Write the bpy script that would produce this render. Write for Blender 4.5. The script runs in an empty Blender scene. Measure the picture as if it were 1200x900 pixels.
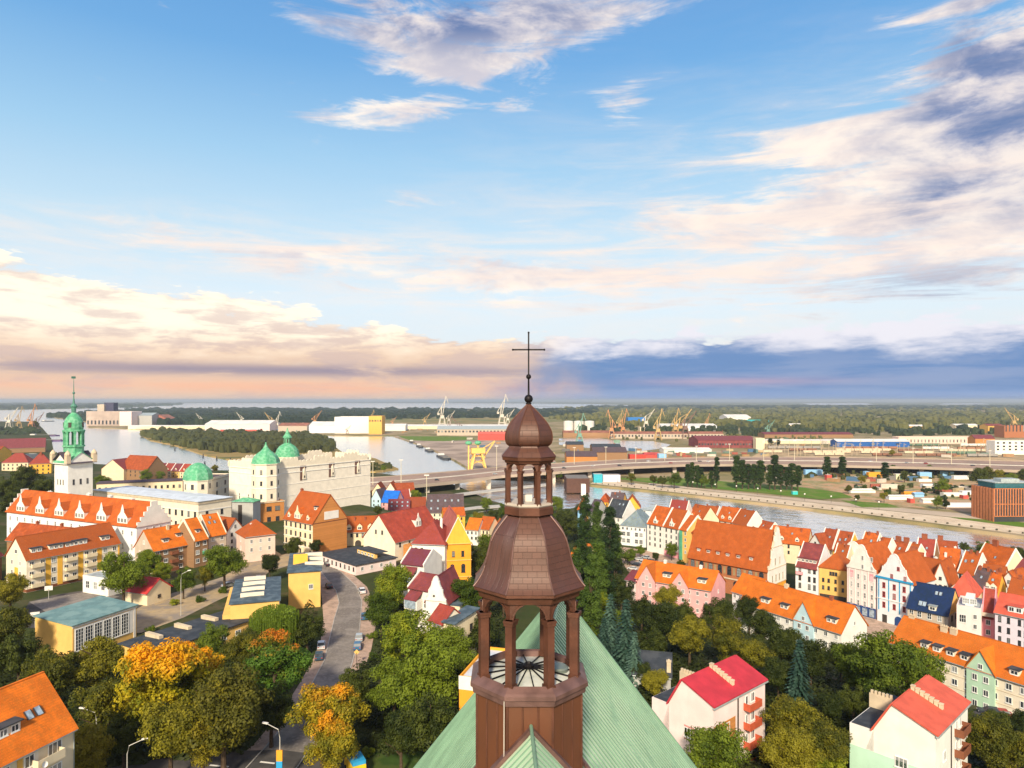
import bpy, bmesh, math, random
from math import sin, cos, pi, radians, sqrt, atan2, atan, degrees
from mathutils import Vector, Matrix, noise as mnoise
from mathutils.geometry import delaunay_2d_cdt
random.seed(7)
SC = bpy.context.scene
COL = SC.collection
H = 80.0; HZ = 469.0; F = 800.0
# ------------------------------------------------------------ camera
cam = bpy.data.cameras.new("Camera"); camo = bpy.data.objects.new("Camera", cam); COL.objects.link(camo)
camo.location = (0, 0, H); camo.rotation_euler = (radians(90), 0, 0)
cam.sensor_width = 36; cam.lens = 24.0; cam.shift_y = (HZ-450)/1200
cam.clip_start = 0.5; cam.clip_end = 200000
SC.camera = camo
SC.view_settings.view_transform = 'Standard'; SC.view_settings.look = 'None'
SC.view_settings.exposure = 0.76; SC.view_settings.gamma = 1.0
SC.render.engine = 'CYCLES'
SC.cycles.max_bounces = 6; SC.cycles.transparent_max_bounces = 8
# ------------------------------------------------------------ sun direction
SUN_EL = 33; SUN_AZ = -172      # azimuth measured from +Y towards +X : behind the camera on the left
sun = bpy.data.lights.new("Sun", 'SUN'); suno = bpy.data.objects.new("Sun", sun); COL.objects.link(suno)
sun.energy = 3.4; sun.angle = radians(6.0); sun.color = (1.0, 0.86, 0.64)
sd = Vector((sin(radians(SUN_AZ))*cos(radians(SUN_EL)), cos(radians(SUN_AZ))*cos(radians(SUN_EL)), sin(radians(SUN_EL))))
suno.rotation_euler = (-sd).to_track_quat('-Z', 'Y').to_euler()
suno.location = (0, 0, 300)
def srgb(r, g, b, a=1.0):
    f = lambda c: (c/255/12.92) if c/255 <= .04045 else ((c/255+.055)/1.055)**2.4
    return (f(r), f(g), f(b), a)
# ------------------------------------------------------------ node mini-language
class X:
    def __init__(s, nt, sock): s.nt, s.s = nt, sock
    def _m(s, op, *o, clamp=False):
        n = s.nt.nodes.new('ShaderNodeMath'); n.operation = op; n.use_clamp = clamp
        for i, v in enumerate((s,)+o):
            if isinstance(v, X): s.nt.links.new(v.s, n.inputs[i])
            else: n.inputs[i].default_value = v
        return X(s.nt, n.outputs[0])
    def __add__(s, o): return s._m('ADD', o)
    def __sub__(s, o): return s._m('SUBTRACT', o)
    def __mul__(s, o): return s._m('MULTIPLY', o)
    __radd__ = __add__; __rmul__ = __mul__
    def __rsub__(s, o): return (s*-1)+o
    def div(s, o): return s._m('DIVIDE', o)
    def clamp(s): return s._m('ADD', 0.0, clamp=True)
    def mx(s, o): return s._m('MAXIMUM', o)
def ss(x, a, b):
    n = x.nt.nodes.new('ShaderNodeMapRange'); n.interpolation_type = 'SMOOTHSTEP'
    x.nt.links.new(x.s, n.inputs[0]); n.inputs[1].default_value = a; n.inputs[2].default_value = b
    return X(x.nt, n.outputs[0])
def ssv(x, a, b, c, d):
    n = x.nt.nodes.new('ShaderNodeMapRange'); x.nt.links.new(x.s, n.inputs[0])
    for i, v in enumerate((a, b, c, d)): n.inputs[i+1].default_value = v
    return X(x.nt, n.outputs[0])
def mixc(nt, f, a, b, mode='MIX'):
    n = nt.nodes.new('ShaderNodeMix'); n.data_type = 'RGBA'; n.blend_type = mode; n.clamp_factor = True
    for k, v in ((0, f), (6, a), (7, b)):
        if isinstance(v, X): nt.links.new(v.s, n.inputs[k])
        elif isinstance(v, bpy.types.NodeSocket): nt.links.new(v, n.inputs[k])
        else: n.inputs[k].default_value = v if k == 0 else (tuple(v)+(1,))[:4]
    return n.outputs[2]
# ------------------------------------------------------------ world
world = bpy.data.worlds.new("World"); SC.world = world; world.use_nodes = True
nt = world.node_tree; nt.nodes.clear()
out = nt.nodes.new('ShaderNodeOutputWorld'); bg = nt.nodes.new('ShaderNodeBackground')
nt.links.new(bg.outputs[0], out.inputs[0]); bg.inputs[1].default_value = 0.1
tc = nt.nodes.new('ShaderNodeTexCoord')
sep = nt.nodes.new('ShaderNodeSeparateXYZ'); nt.links.new(tc.outputs['Generated'], sep.inputs[0])
dx, dy, dz = (X(nt, sep.outputs[i]) for i in range(3))
az = dx._m('ARCTAN2', dy)*57.2958
el = dz._m('ARCSINE')*57.2958
def azel(px, py): return degrees(atan((px-600)/F)), degrees(atan((HZ-py)/sqrt(F*F+(px-600)**2)))
def sknoise(sx, sz, scale, detail=7, rough=.6, dist=0.0, off=0.0):
    m = nt.nodes.new('ShaderNodeMapping'); nt.links.new(tc.outputs['Generated'], m.inputs[0])
    m.inputs['Scale'].default_value = (sx, sx, sz); m.inputs['Location'].default_value = (off, off*.7, off*.3)
    n = nt.nodes.new('ShaderNodeTexNoise'); nt.links.new(m.outputs[0], n.inputs['Vector'])
    n.inputs['Scale'].default_value = scale; n.inputs['Detail'].default_value = detail
    n.inputs['Roughness'].default_value = rough; n.inputs['Distortion'].default_value = dist
    return X(nt, n.outputs['Fac'])
def gauss(px, py, sx, sy, amp, tilt=0.0):
    a0, e0 = azel(px, py); k = .0655
    u0 = (az-a0); v0 = (el-e0)
    c, s_ = cos(radians(tilt)), sin(radians(tilt))
    u = (u0*c+v0*s_)*(1/(sx*k)); v = (v0*c-u0*s_)*(1/(sy*k))
    return ((u*u+v*v)*-1.0)._m('EXPONENT')*amp
ramp = nt.nodes.new('ShaderNodeValToRGB')
nt.links.new(ssv(el, 0, 60, 0, 1).s, ramp.inputs[0])
cr = ramp.color_ramp; cr.elements[0].position = 0; cr.elements[0].color = srgb(196, 200, 214)
cr.elements[1].position = 1; cr.elements[1].color = srgb(40, 96, 176)
for e, c in ((4, (226, 230, 234)), (8, (224, 238, 246)), (13, (204, 230, 244)), (19, (164, 209, 240)), (26, (114, 175, 229)), (36, (80, 146, 214))):
    k = cr.elements.new(e/60); k.color = srgb(*c)
sky = nt.nodes.new('ShaderNodeTexSky'); sky.sky_type = 'NISHITA'; sky.sun_disc = False
sky.sun_elevation = radians(SUN_EL); sky.sun_rotation = radians(SUN_AZ); sky.altitude = 60
sky.dust_density = 1.0; sky.ozone_density = 1.6
def k10(c, k=10.0):
    n = nt.nodes.new('ShaderNodeVectorMath'); n.operation = 'SCALE'; nt.links.new(c, n.inputs[0]); n.inputs['Scale'].default_value = k
    return n.outputs[0]
SKY_K = 6.2
base = mixc(nt, 0.86, k10(sky.outputs[0], 1.0), k10(ramp.outputs[0], SKY_K))
def C(r, g, b, k=1.0):
    c = srgb(r, g, b); return tuple(v*SKY_K*k for v in c[:3])
# scattered clouds
n1 = sknoise(1, 3.2, 3.1, 9, .62, .5); n2 = sknoise(1, 2.6, 8.0, 8, .6, .3, 3.1); n3 = sknoise(1, 5.0, 6.0, 9, .66, .7, 7.7); n4 = sknoise(1, 8.5, 3.6, 10, .64, .8, 12.1)
bias = gauss(440, 15, 220, 48, .74, -5)+gauss(640, 24, 170, 32, .60, 6)+gauss(525, 84, 70, 22, .60)+gauss(440, 132, 110, 20, .62, 3) \
    + gauss(590, 124, 50, 12, .36)+gauss(728, 122, 50, 20, .66)+gauss(340, 292, 230, 34, .34, -2)+gauss(1000, 205, 200, 60, .36, -8) \
    + gauss(800, 265, 190, 34, .36)+gauss(1185, 105, 100, 110, .85, 20)+gauss(1040, 340, 320, 40, .42)+gauss(600, 325, 300, 26, .30)+gauss(1130, 245, 170, 50, .42)+gauss(1060, 160, 110, 34, .36)+gauss(760, 215, 80, 16, .26)
rt = ss(az, -2.0, 12.0)
q = n1*.45+n3*.55; q = q*(1-rt*.6)+n4*rt*.6
dens = ss((q-.5)*3.0+bias, .26, .66)
dark = (gauss(1180, 80, 75, 85, 1.1)+gauss(520, 18, 230, 34, 1.0)+gauss(1165, 228, 110, 22, 1.0)+gauss(1040, 352, 240, 22, .9)+gauss(1150, 150, 80, 40, .7)+gauss(1010, 335, 200, 14, .4)).clamp()
light_c = mixc(nt, ss(n2, .36, .64), C(214, 208, 216), C(255, 240, 224, 1.12))
dark_c = mixc(nt, ss(n2, .36, .62), C(104, 126, 172), C(178, 180, 204))
cl_c = mixc(nt, (dark*(ss(n2, .66, .40)*.8+.3)).clamp(), light_c, dark_c)
col1 = mixc(nt, dens*.94, base, cl_c)
# thin veils
veil = (ss(n4*.6+n3*.4, .40, .68)*(gauss(980, 260, 360, 130, .85)+gauss(560, 320, 560, 50, .75)+gauss(250, 285, 260, 28, .5)))
col1 = mixc(nt, veil.clamp(), col1, C(250, 232, 220, 1.05))
# low cloud bank along the horizon
b1 = sknoise(1, 2.2, 5.5, 8, .58, .3, 1.3); b2 = sknoise(1, 5.0, 10.0, 8, .62, .3, 5.3); b3 = sknoise(1, 10.0, 4.0, 8, .62, .4, 9.3)
side = ss(az+(b1-.5)*16, -3.0, 8.0)
edge = ssv(az, -37, -4, 9.6, 5.6)+side*.15
edge2 = edge+(b1-.5)*7.0+(b2-.5)*4.6
bank = ss(edge2-el, -.12, .42)
lc = mixc(nt, ss(el+(b1-.5)*5.0+(b2-.5)*3.0, 2.8, 6.5), C(238, 204, 176, 1.02), C(255, 241, 218, 1.20))
lc = mixc(nt, (ss(b2+(b1-.5)*.5, .56, .40)*.55), lc, C(208, 186, 184))
lc = mixc(nt, (gauss(330, 434, 460, 8, .9)*ss(b3, .34, .52)).clamp(), lc, C(150, 140, 160))
lc = mixc(nt, gauss(420, 454, 560, 9, .8).clamp()*ss(b3, .66, .40), lc, C(250, 186, 150, 1.08))
rc = mixc(nt, ss(el+(b1-.5)*6.0+(b2-.5)*4.0, 3.1, 5.2), C(108, 144, 194), C(230, 228, 236, 1.08))
rc = mixc(nt, (ss(b3, .44, .64)*ss(el, 5.6, 1.5)*.6), rc, C(160, 174, 206))
rc = mixc(nt, gauss(900, 463, 600, 6, .8).clamp(), rc, C(140, 166, 212))
rc = mixc(nt, gauss(860, 447, 110, 5, .55).clamp(), rc, C(214, 178, 190))
bk = mixc(nt, side, lc, rc)
col2 = mixc(nt, bank*.97, col1, bk)
# unseen warm veil added behind the camera and overhead to warm the fill light
fill_veil = (ss(dy, .25, -.45)*ss(el, -5, 8)*.62+ss(el, 42, 70)*.30).clamp()*ss(b1, .25, .6)
col2 = mixc(nt, fill_veil, col2, C(255, 226, 188, 1.25))
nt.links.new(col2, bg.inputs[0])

# ------------------------------------------------------------ materials
MATS = {}
def mat(name, col, rough=.8, metal=0.0, var=.12, vs=.6, bump=0.0, bs=6.0, kind=None, spec=.3, **kw):
    if name in MATS: return MATS[name]
    m = bpy.data.materials.new(name); m.use_nodes = True; t = m.node_tree
    b = t.nodes['Principled BSDF']; b.inputs['Roughness'].default_value = rough; b.inputs['Metallic'].default_value = metal
    b.inputs['Specular IOR Level'].default_value = spec if rough < .84 else .06
    tcn = t.nodes.new('ShaderNodeTexCoord')
    def noi(scale, det=5, sc=(1, 1, 1), src='Object'):
        mp = t.nodes.new('ShaderNodeMapping'); t.links.new(tcn.outputs[src], mp.inputs[0]); mp.inputs['Scale'].default_value = sc
        n = t.nodes.new('ShaderNodeTexNoise'); n.inputs['Scale'].default_value = scale; n.inputs['Detail'].default_value = det
        t.links.new(mp.outputs[0], n.inputs['Vector']); return X(t, n.outputs['Fac'])
    c = tuple(col)[:3]
    sh = lambda k: tuple(min(1, v*k) for v in c)
    o = mixc(t, ss(noi(vs), .3, .7), sh(1-var), sh(1+var))
    if kind == 'tile':            # clay roof: courses, patched areas
        oi = t.nodes.new('ShaderNodeObjectInfo'); rr_ = X(t, oi.outputs['Random'])
        o = mixc(t, (rr_*rr_*.95), o, (c[0]*.50, c[1]*.60, c[2]*1.3))
        o = mixc(t, ss(noi(.45, 5), .36, .62)*.6, o, sh(.55))
        o = mixc(t, ss(noi(1.8, 6, (1, 1, .3)), .44, .66)*.5, o, (c[0]*.55, c[1]*.75, c[2]*1.6))
        sepn = t.nodes.new('ShaderNodeSeparateXYZ'); t.links.new(tcn.outputs['Object'], sepn.inputs[0])
        w = X(t, sepn.outputs[2])*(1/.26); w = w._m('FRACT')
        o = mixc(t, (ss(w, .70, .95)*ss(noi(7, 3), .25, .55))*.45, o, sh(.45))
        o = mixc(t, (ss(noi(6, 3), .50, .66))*.35, o, sh(1.25))
    if kind == 'brick':
        bt = t.nodes.new('ShaderNodeTexBrick'); bt.inputs['Scale'].default_value = 1.0
        mp = t.nodes.new('ShaderNodeMapping'); mp.inputs['Rotation'].default_value = (pi/2, 0, 0); t.links.new(tcn.outputs['Object'], mp.inputs[0]); t.links.new(mp.outputs[0], bt.inputs[0])
        bt.inputs['Brick Width'].default_value = kw.get('bw', .5); bt.inputs['Row Height'].default_value = kw.get('rh', .18); bt.inputs['Mortar Size'].default_value = .02
        bt.inputs['Color1'].default_value = sh(1.1)+(1,); bt.inputs['Color2'].default_value = sh(.75)+(1,); bt.inputs['Mortar'].default_value = sh(.7)+(1,)
        o = mixc(t, .55, o, bt.outputs[0])
    if kind == 'plaster':         # weather streaks
        o = mixc(t, ss(noi(1.2, 5, (1, 1, .12)), .52, .80)*.20, o, sh(.74))
        o = mixc(t, ss(noi(.25, 4), .5, .75)*.12, o, sh(.85))
    if kind == 'sheet':           # UV panels of sheet copper
        bt = t.nodes.new('ShaderNodeTexBrick'); uv = t.nodes.new('ShaderNodeUVMap'); t.links.new(uv.outputs[0], bt.inputs[0])
        bt.inputs['Scale'].default_value = 1.0; bt.inputs['Brick Width'].default_value = kw.get('bw', .24); bt.inputs['Row Height'].default_value = kw.get('rh', .16)
        bt.inputs['Mortar Size'].default_value = kw.get('ms', .006); bt.inputs['Mortar Smooth'].default_value = .3
        bt.inputs['Color1'].default_value = sh(1.12)+(1,); bt.inputs['Color2'].default_value = sh(.86)+(1,); bt.inputs['Mortar'].default_value = sh(.42)+(1,)
        o = mixc(t, .75, o, bt.outputs[0])
        o = mixc(t, ss(noi(1.6, 6, (1, 1, .35)), .48, .75)*.5, o, kw.get('c2', sh(.6)))
        bp = t.nodes.new('ShaderNodeBump'); bp.inputs['Strength'].default_value = .5; bp.inputs['Distance'].default_value = .012
        t.links.new(bt.outputs['Fac'], bp.inputs['Height']); bp.invert = True; t.links.new(bp.outputs[0], b.inputs['Normal'])
    if kind == 'two':
        o = mixc(t, ss(noi(kw.get('s2', 1.0), 6), kw.get('lo', .45), kw.get('hi', .6)), o, kw['c2'])
        if 'c3' in kw: o = mixc(t, ss(noi(kw.get('s3', 4.0), 4), .5, .68)*.7, o, kw['c3'])
    if bump:
        bp = t.nodes.new('ShaderNodeBump'); bp.inputs['Strength'].default_value = bump; bp.inputs['Distance'].default_value = kw.get('bd', .05)
        t.links.new(noi(bs, 6).s, bp.inputs['Height']); t.links.new(bp.outputs[0], b.inputs['Normal'])
    t.links.new(o, b.inputs['Base Color'])
    MATS[name] = m; return m
def leafmat(name, c1, c2, c3=None, zlo=None, zhi=None, sc=(.45, 3.5)):
    m = bpy.data.materials.new(name); m.use_nodes = True; t = m.node_tree; b = t.nodes['Principled BSDF']
    tcn = t.nodes.new('ShaderNodeTexCoord'); oi = t.nodes.new('ShaderNodeObjectInfo')
    def noi(s, d=4):
        n = t.nodes.new('ShaderNodeTexNoise'); n.inputs['Scale'].default_value = s; n.inputs['Detail'].default_value = d
        t.links.new(tcn.outputs['Object'], n.inputs['Vector']); return X(t, n.outputs['Fac'])
    f = noi(sc[0])*.65+noi(sc[1])*.35+(X(t, oi.outputs['Random'])-.5)*.25
    o = mixc(t, ss(f, .36, .62), c1, c2)
    if c3:
        sp = t.nodes.new('ShaderNodeSeparateXYZ'); t.links.new(tcn.outputs['Object'], sp.inputs[0])
        g = ssv(X(t, sp.outputs[2]), zlo, zhi, 0, 1)+(noi(.5)-.5)*1.5
        o = mixc(t, ss(g+(noi(2.2)-.5)*.9, .12, .95), o, c3)
    t.links.new(o, b.inputs['Base Color']); b.inputs['Roughness'].default_value = .6; b.inputs['Specular IOR Level'].default_value = .25
    tr = t.nodes.new('ShaderNodeBsdfTranslucent'); t.links.new(o, tr.inputs[0])
    mx = t.nodes.new('ShaderNodeMixShader'); mx.inputs[0].default_value = .36
    t.links.new(b.outputs[0], mx.inputs[1]); t.links.new(tr.outputs[0], mx.inputs[2]); t.links.new(mx.outputs[0], t.nodes['Material Output'].inputs[0])
    MATS[name] = m; return m
# ------------------------------------------------------------ mesh builder
class MB:
    def __init__(s): s.v = []; s.f = []; s.mi = []; s.uv = None; s.cur = 0
    def face(s, pts):
        n = len(s.v); s.v += [tuple(p) for p in pts]; s.f.append(list(range(n, n+len(pts)))); s.mi.append(s.cur)
    def box(s, a, b):
        x0, y0, z0 = a; x1, y1, z1 = b; n = len(s.v)
        s.v += [(x0, y0, z0), (x1, y0, z0), (x1, y1, z0), (x0, y1, z0), (x0, y0, z1), (x1, y0, z1), (x1, y1, z1), (x0, y1, z1)]
        for f in ((0, 3, 2, 1), (4, 5, 6, 7), (0, 1, 5, 4), (1, 2, 6, 5), (2, 3, 7, 6), (3, 0, 4, 7)):
            s.f.append([n+i for i in f]); s.mi.append(s.cur)
        return s
    def extr(s, poly, vec):      # extrude a planar polygon of 3d points along vec
        n = len(s.v); k = len(poly); vec = Vector(vec)
        s.v += [tuple(p) for p in poly]+[tuple(Vector(p)+vec) for p in poly]
        s.f.append([n+i for i in range(k)][::-1]); s.f.append([n+k+i for i in range(k)]); s.mi += [s.cur, s.cur]
        for i in range(k):
            j = (i+1) % k; s.f.append([n+i, n+j, n+k+j, n+k+i]); s.mi.append(s.cur)
        return s
    def bar(s, p, q, r, w=None):  # square bar between points
        p = Vector(p); q = Vector(q); d = (q-p).normalized(); up = Vector((0, 0, 1)) if abs(d.z) < .95 else Vector((1, 0, 0))
        a = d.cross(up).normalized(); b = a.cross(d).normalized(); w = w or r
        s.extr([p+a*w+b*r, p-a*w+b*r, p-a*w-b*r, p+a*w-b*r], q-p); return s
    def tube(s, pts, radii, n=8, cap=True):
        rings = []
        for i, p in enumerate(pts):
            p = Vector(p); d = (Vector(pts[min(i+1, len(pts)-1)])-Vector(pts[max(i-1, 0)])).normalized()
            up = Vector((0, 0, 1)) if abs(d.z) < .95 else Vector((1, 0, 0)); a = d.cross(up).normalized(); b = a.cross(d).normalized()
            r = radii[i] if isinstance(radii, (list, tuple)) else radii; k = len(s.v)
            s.v += [tuple(p+(a*cos(2*pi*j/n)+b*sin(2*pi*j/n))*r) for j in range(n)]; rings.append(k)
        for i in range(len(rings)-1):
            for j in range(n):
                s.f.append([rings[i]+j, rings[i]+(j+1) % n, rings[i+1]+(j+1) % n, rings[i+1]+j]); s.mi.append(s.cur)
        if cap:
            s.f.append([rings[0]+j for j in range(n)]); s.f.append([rings[-1]+j for j in range(n)][::-1]); s.mi += [s.cur, s.cur]
        return s
    def lathe(s, prof, n=16, c=(0, 0), ph=0.0, cap=True, flat=False):   # prof: (r,z) list
        k0 = len(s.v)
        for (r, z) in prof: s.v += [(c[0]+r*cos(ph+2*pi*j/n), c[1]+r*sin(ph+2*pi*j/n), z) for j in range(n)]
        for i in range(len(prof)-1):
            for j in range(n):
                s.f.append([k0+i*n+j, k0+i*n+(j+1) % n, k0+(i+1)*n+(j+1) % n, k0+(i+1)*n+j]); s.mi.append(s.cur)
        if cap:
            s.f.append([k0+j for j in range(n)][::-1]); m = len(prof)-1; s.f.append([k0+m*n+j for j in range(n)]); s.mi += [s.cur, s.cur]
        return s
    def build(s, name, mats, parent=None, smooth=False, uv=None):
        me = bpy.data.meshes.new(name); me.from_pydata(s.v, [], s.f)
        if not isinstance(mats, (list, tuple)): mats = [mats]
        for m in mats: me.materials.append(m)
        if len(mats) > 1: me.polygons.foreach_set('material_index', s.mi)
        if uv:
            l = me.uv_layers.new(name='UVMap'); l.data.foreach_set('uv', [c for p in uv for c in p])
        if smooth: me.polygons.foreach_set('use_smooth', [True]*len(me.polygons))
        me.update()
        return obj(name, me, parent)
def obj(name, me, parent=None):
    o = bpy.data.objects.new(name, me); COL.objects.link(o)
    if parent is not None: o.parent = parent
    return o
def tag(o, label, cat, group=None, kind=None):
    if label: o['label'] = label
    if cat: o['category'] = cat
    if group: o['group'] = group
    if kind: o['kind'] = kind
    return o
def thing(name, label, cat, loc=(0, 0, 0), rz=0.0, group=None):
    o = bpy.data.objects.new(name, None); COL.objects.link(o); o.empty_display_size = .5
    o.location = loc; o.rotation_euler = (0, 0, rz); return tag(o, label, cat, group)
def dup(root, loc, rz=0.0, scale=1.0, label=None, group=None, mats=None):
    def cp(o, par):
        c = o.copy(); COL.objects.link(c); c.parent = par
        for ch in o.children: cp(ch, c)
        return c
    r = cp(root, None); r.location = loc; r.rotation_euler = (0, 0, rz)
    r.scale = (scale,)*3 if not isinstance(scale, (tuple, list)) else scale
    if label: r['label'] = label
    if group: r['group'] = group
    return r
# ------------------------------------------------------------ terrain
def sst(x, a, b):
    t = max(0.0, min(1.0, (x-a)/(b-a))); return t*t*(3-2*t)
def T(x, y):
    n = x*.732+y*.681; a = sst(x, -60, 40)
    hi = 195+(118-195)*a; lo = 235+(238-235)*a
    s1 = 1-sst(n, hi, lo); s2 = 1-sst(y, 430, 540)
    return 2.5+19.5*s1*s2
def P(px, py, z):                       # point of the picture ray at height z
    d = (H-z)*F/(py-HZ); return Vector(((px-600)/F*d, d, z))
def D(px, py, d): return Vector(((px-600)/F*d, d, H-(py-HZ)/F*d))
def G(px, py):
    d = 40.0
    for _ in range(6000):
        z = H-(py-HZ)/F*d; x = (px-600)/F*d
        if z <= T(x, d): return Vector((x, d, T(x, d)))
        d += .25 if d < 700 else 4
    return P(px, py, 1.5)
def land(name, pts, zf, mat_, sp=0, skirt=-3.0, bounds=None, kind='structure', seglen=None):
    pts = [Vector((p[0], p[1])) for p in pts]
    if seglen:
        q = []
        for i, p in enumerate(pts):
            r = pts[(i+1) % len(pts)]; k = max(1, int((r-p).length/seglen)); q += [p.lerp(r, j/k) for j in range(k)]
        pts = q
    vs = list(pts); n = len(pts)
    if sp:
        x0, y0, x1, y1 = bounds or (min(p.x for p in pts), min(p.y for p in pts), max(p.x for p in pts), max(p.y for p in pts))
        x = x0
        while x <= x1:
            y = y0
            while y <= y1: vs.append(Vector((x+.013, y+.017))); y += sp
            x += sp
    r = delaunay_2d_cdt(vs, [], [list(range(n))], 1, 1e-5)
    v2, fs = r[0], r[2]
    mb = MB(); mb.v = [(v.x, v.y, zf(v.x, v.y)) for v in v2]; mb.f = [list(f) for f in fs]
    if skirt is not None:
        for i in range(n):
            a, b = pts[i], pts[(i+1) % n]; mb.face([(a.x, a.y, skirt), (b.x, b.y, skirt), (b.x, b.y, zf(b.x, b.y)), (a.x, a.y, zf(a.x, a.y))])
    o = mb.build(name, mat_); o['kind'] = kind
    return o
m_ground = mat('ground_green', (.050, .062, .022), .95, kind='two', c2=(.10, .085, .05), s2=.06, lo=.5, hi=.62, c3=(.035, .06, .015), s3=.5, vs=.2)
m_lowland = mat('lowland', (.24, .20, .10), .95, kind='two', c2=(.36, .28, .18), s2=.012, lo=.42, hi=.6, c3=(.07, .09, .03), s3=.03, vs=.05)
m_farland = mat('far_land', (.07, .10, .04), .95, kind='two', c2=(.20, .19, .09), s2=.0012, lo=.45, hi=.6, c3=(.03, .055, .025), s3=.004, vs=.01)
# water
mw = bpy.data.materials.new('river_water'); mw.use_nodes = True; MATS['water'] = mw
_t = mw.node_tree; _b = _t.nodes['Principled BSDF']; _b.inputs['Base Color'].default_value = (1.0, .95, .88, 1); _b.inputs['Metallic'].default_value = .96
_b.inputs['Roughness'].default_value = .2; _b.inputs['Specular IOR Level'].default_value = 1.0; _b.inputs['IOR'].default_value = 1.8
_n = _t.nodes.new('ShaderNodeTexNoise'); _n.inputs['Scale'].default_value = .12; _n.inputs['Detail'].default_value = 5
_c = _t.nodes.new('ShaderNodeTexCoord'); _t.links.new(_c.outputs['Object'], _n.inputs['Vector'])
_bp = _t.nodes.new('ShaderNodeBump'); _bp.inputs['Strength'].default_value = .55; _bp.inputs['Distance'].default_value = 2.0
_t.links.new(_n.outputs[0], _bp.inputs['Height']); _t.links.new(_bp.outputs[0], _b.inputs['Normal'])
w = MB(); w.face([(-90000, -3000, 0), (90000, -3000, 0), (90000, 110000, 0), (-90000, 110000, 0)]); o = w.build('river_water', mw); o['kind'] = 'structure'
bank = [(-3600, 3000), ] + [tuple(P(a, b, 0).xy) for a, b in ((42, 495), (50, 503), (60, 515), (63, 531), (112, 546), (220, 553), (330, 555), (440, 557), (520, 566), (575, 590), (620, 603), (668, 600), (690, 596))] + [(100, 447), (200, 340), (300, 233), (420, 104), (600, -90)]
near_pts = bank+[(600, -300), (-3600, -300)]
land('ground', near_pts, T, m_ground, 7.0, bounds=(-330, 4, 400, 560), seglen=None)
def flat(z): return lambda x, y: z
def pxy(lst, z=1.5): return [tuple(P(a, b, z).xy) for a, b in lst]
land('far_shore', [(-60000, 40000), (-60000, 90000), (90000, 90000), (90000, 9000)]+pxy([(1900, 477), (1300, 476.2), (760, 475.6), (700, 473.6), (600, 472.6), (400, 472.2), (216, 472.4), (214, 474), (150, 477.5), (0, 480.5), (-500, 481)]), flat(1.5), m_farland)
land('harbour_land', pxy([(60, 488), (66, 490), (100, 494), (104, 501), (200, 504.5), (240, 507), (300, 507.6), (366, 508.4), (392, 510.5), (460, 510.5), (500, 524), (530, 538), (556, 553), (575, 560), (640, 561), (668, 562), (692, 568), (760, 574.5), (900, 590), (1000, 602), (1200, 628.5), (1400, 660), (2300, 900)])
     + [(1500, 60), (9000, 60), (30000, 2000), (60000, 9500)] + pxy([(1900, 477.0), (1300, 476.2), (760, 475.6), (700, 476.5), (680, 479), (430, 478.6), (215, 479.2), (130, 484)]), flat(1.5), m_lowland)
land('river_island', pxy([(163, 508), (176, 505), (300, 508.6), (362, 510), (386, 518), (400, 529), (440, 537), (467, 549), (440, 552.5), (380, 551), (300, 544), (240, 533), (203, 521), (176, 516)]), flat(1.4), mat('dry_grass', (.30, .22, .09), .95, kind='two', c2=(.12, .13, .05), s2=.02, lo=.5, hi=.65))
for i, (pp) in enumerate(([(655, 514), (700, 513), (720, 516.5), (765, 517), (786, 521), (778, 525.5), (745, 529), (690, 525), (655, 521)], )):
    land('harbour_basin', pxy(pp, 1.8), flat(1.8), mw, skirt=None)
for pp in ([(940, 472.6), (1015, 472.4), (1024, 474.2), (950, 474.4)], [(1106, 472.8), (1150, 472.6), (1160, 473.8), (1100, 474.2)], [(620, 474.6), (672, 474.9), (670, 476.6), (625, 476.2)]):
    land('distant_lake', pxy(pp, 2.6), flat(2.6), mw, skirt=None)
# ------------------------------------------------------------ the church in the foreground
m_cop = mat('brown_copper', (.090, .035, .022), .5, .12, var=.2, vs=1.2, kind='sheet', bw=.26, rh=.17, c2=(.075, .036, .030), spec=.5)
m_cop2 = mat('brown_copper_seam', (.105, .048, .036), .42, .2, var=.22, vs=2.0, kind='sheet', bw=.17, rh=1.6, ms=.010, c2=(.20, .13, .12), spec=.5)
m_copp = mat('brown_copper_plain', (.105, .042, .026), .5, .15, var=.25, vs=1.6, bump=.25, bs=9, kind='two', c2=(.085, .04, .028), s2=1.5, lo=.5, hi=.75)
m_copedge = mat('copper_edge', (.155, .088, .078), .45, .25, var=.25, vs=2)
m_iron = mat('black_iron', (.018, .016, .018), .5, .6)
m_green = mat('green_copper_roof', (.45, .62, .42), .6, .0, var=.10, vs=.5, kind='two', c2=(.56, .70, .50), s2=.35, lo=.35, hi=.7, c3=(.26, .42, .30), s3=.9)
m_seam = mat('green_copper_seam', (.16, .28, .20), .6, var=.15)
m_chwall = mat('church_brick', (.33, .12, .06), .85, kind='brick', bw=.3, rh=.09)
TX, TY = .487, 20.0
PH = pi/8
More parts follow.
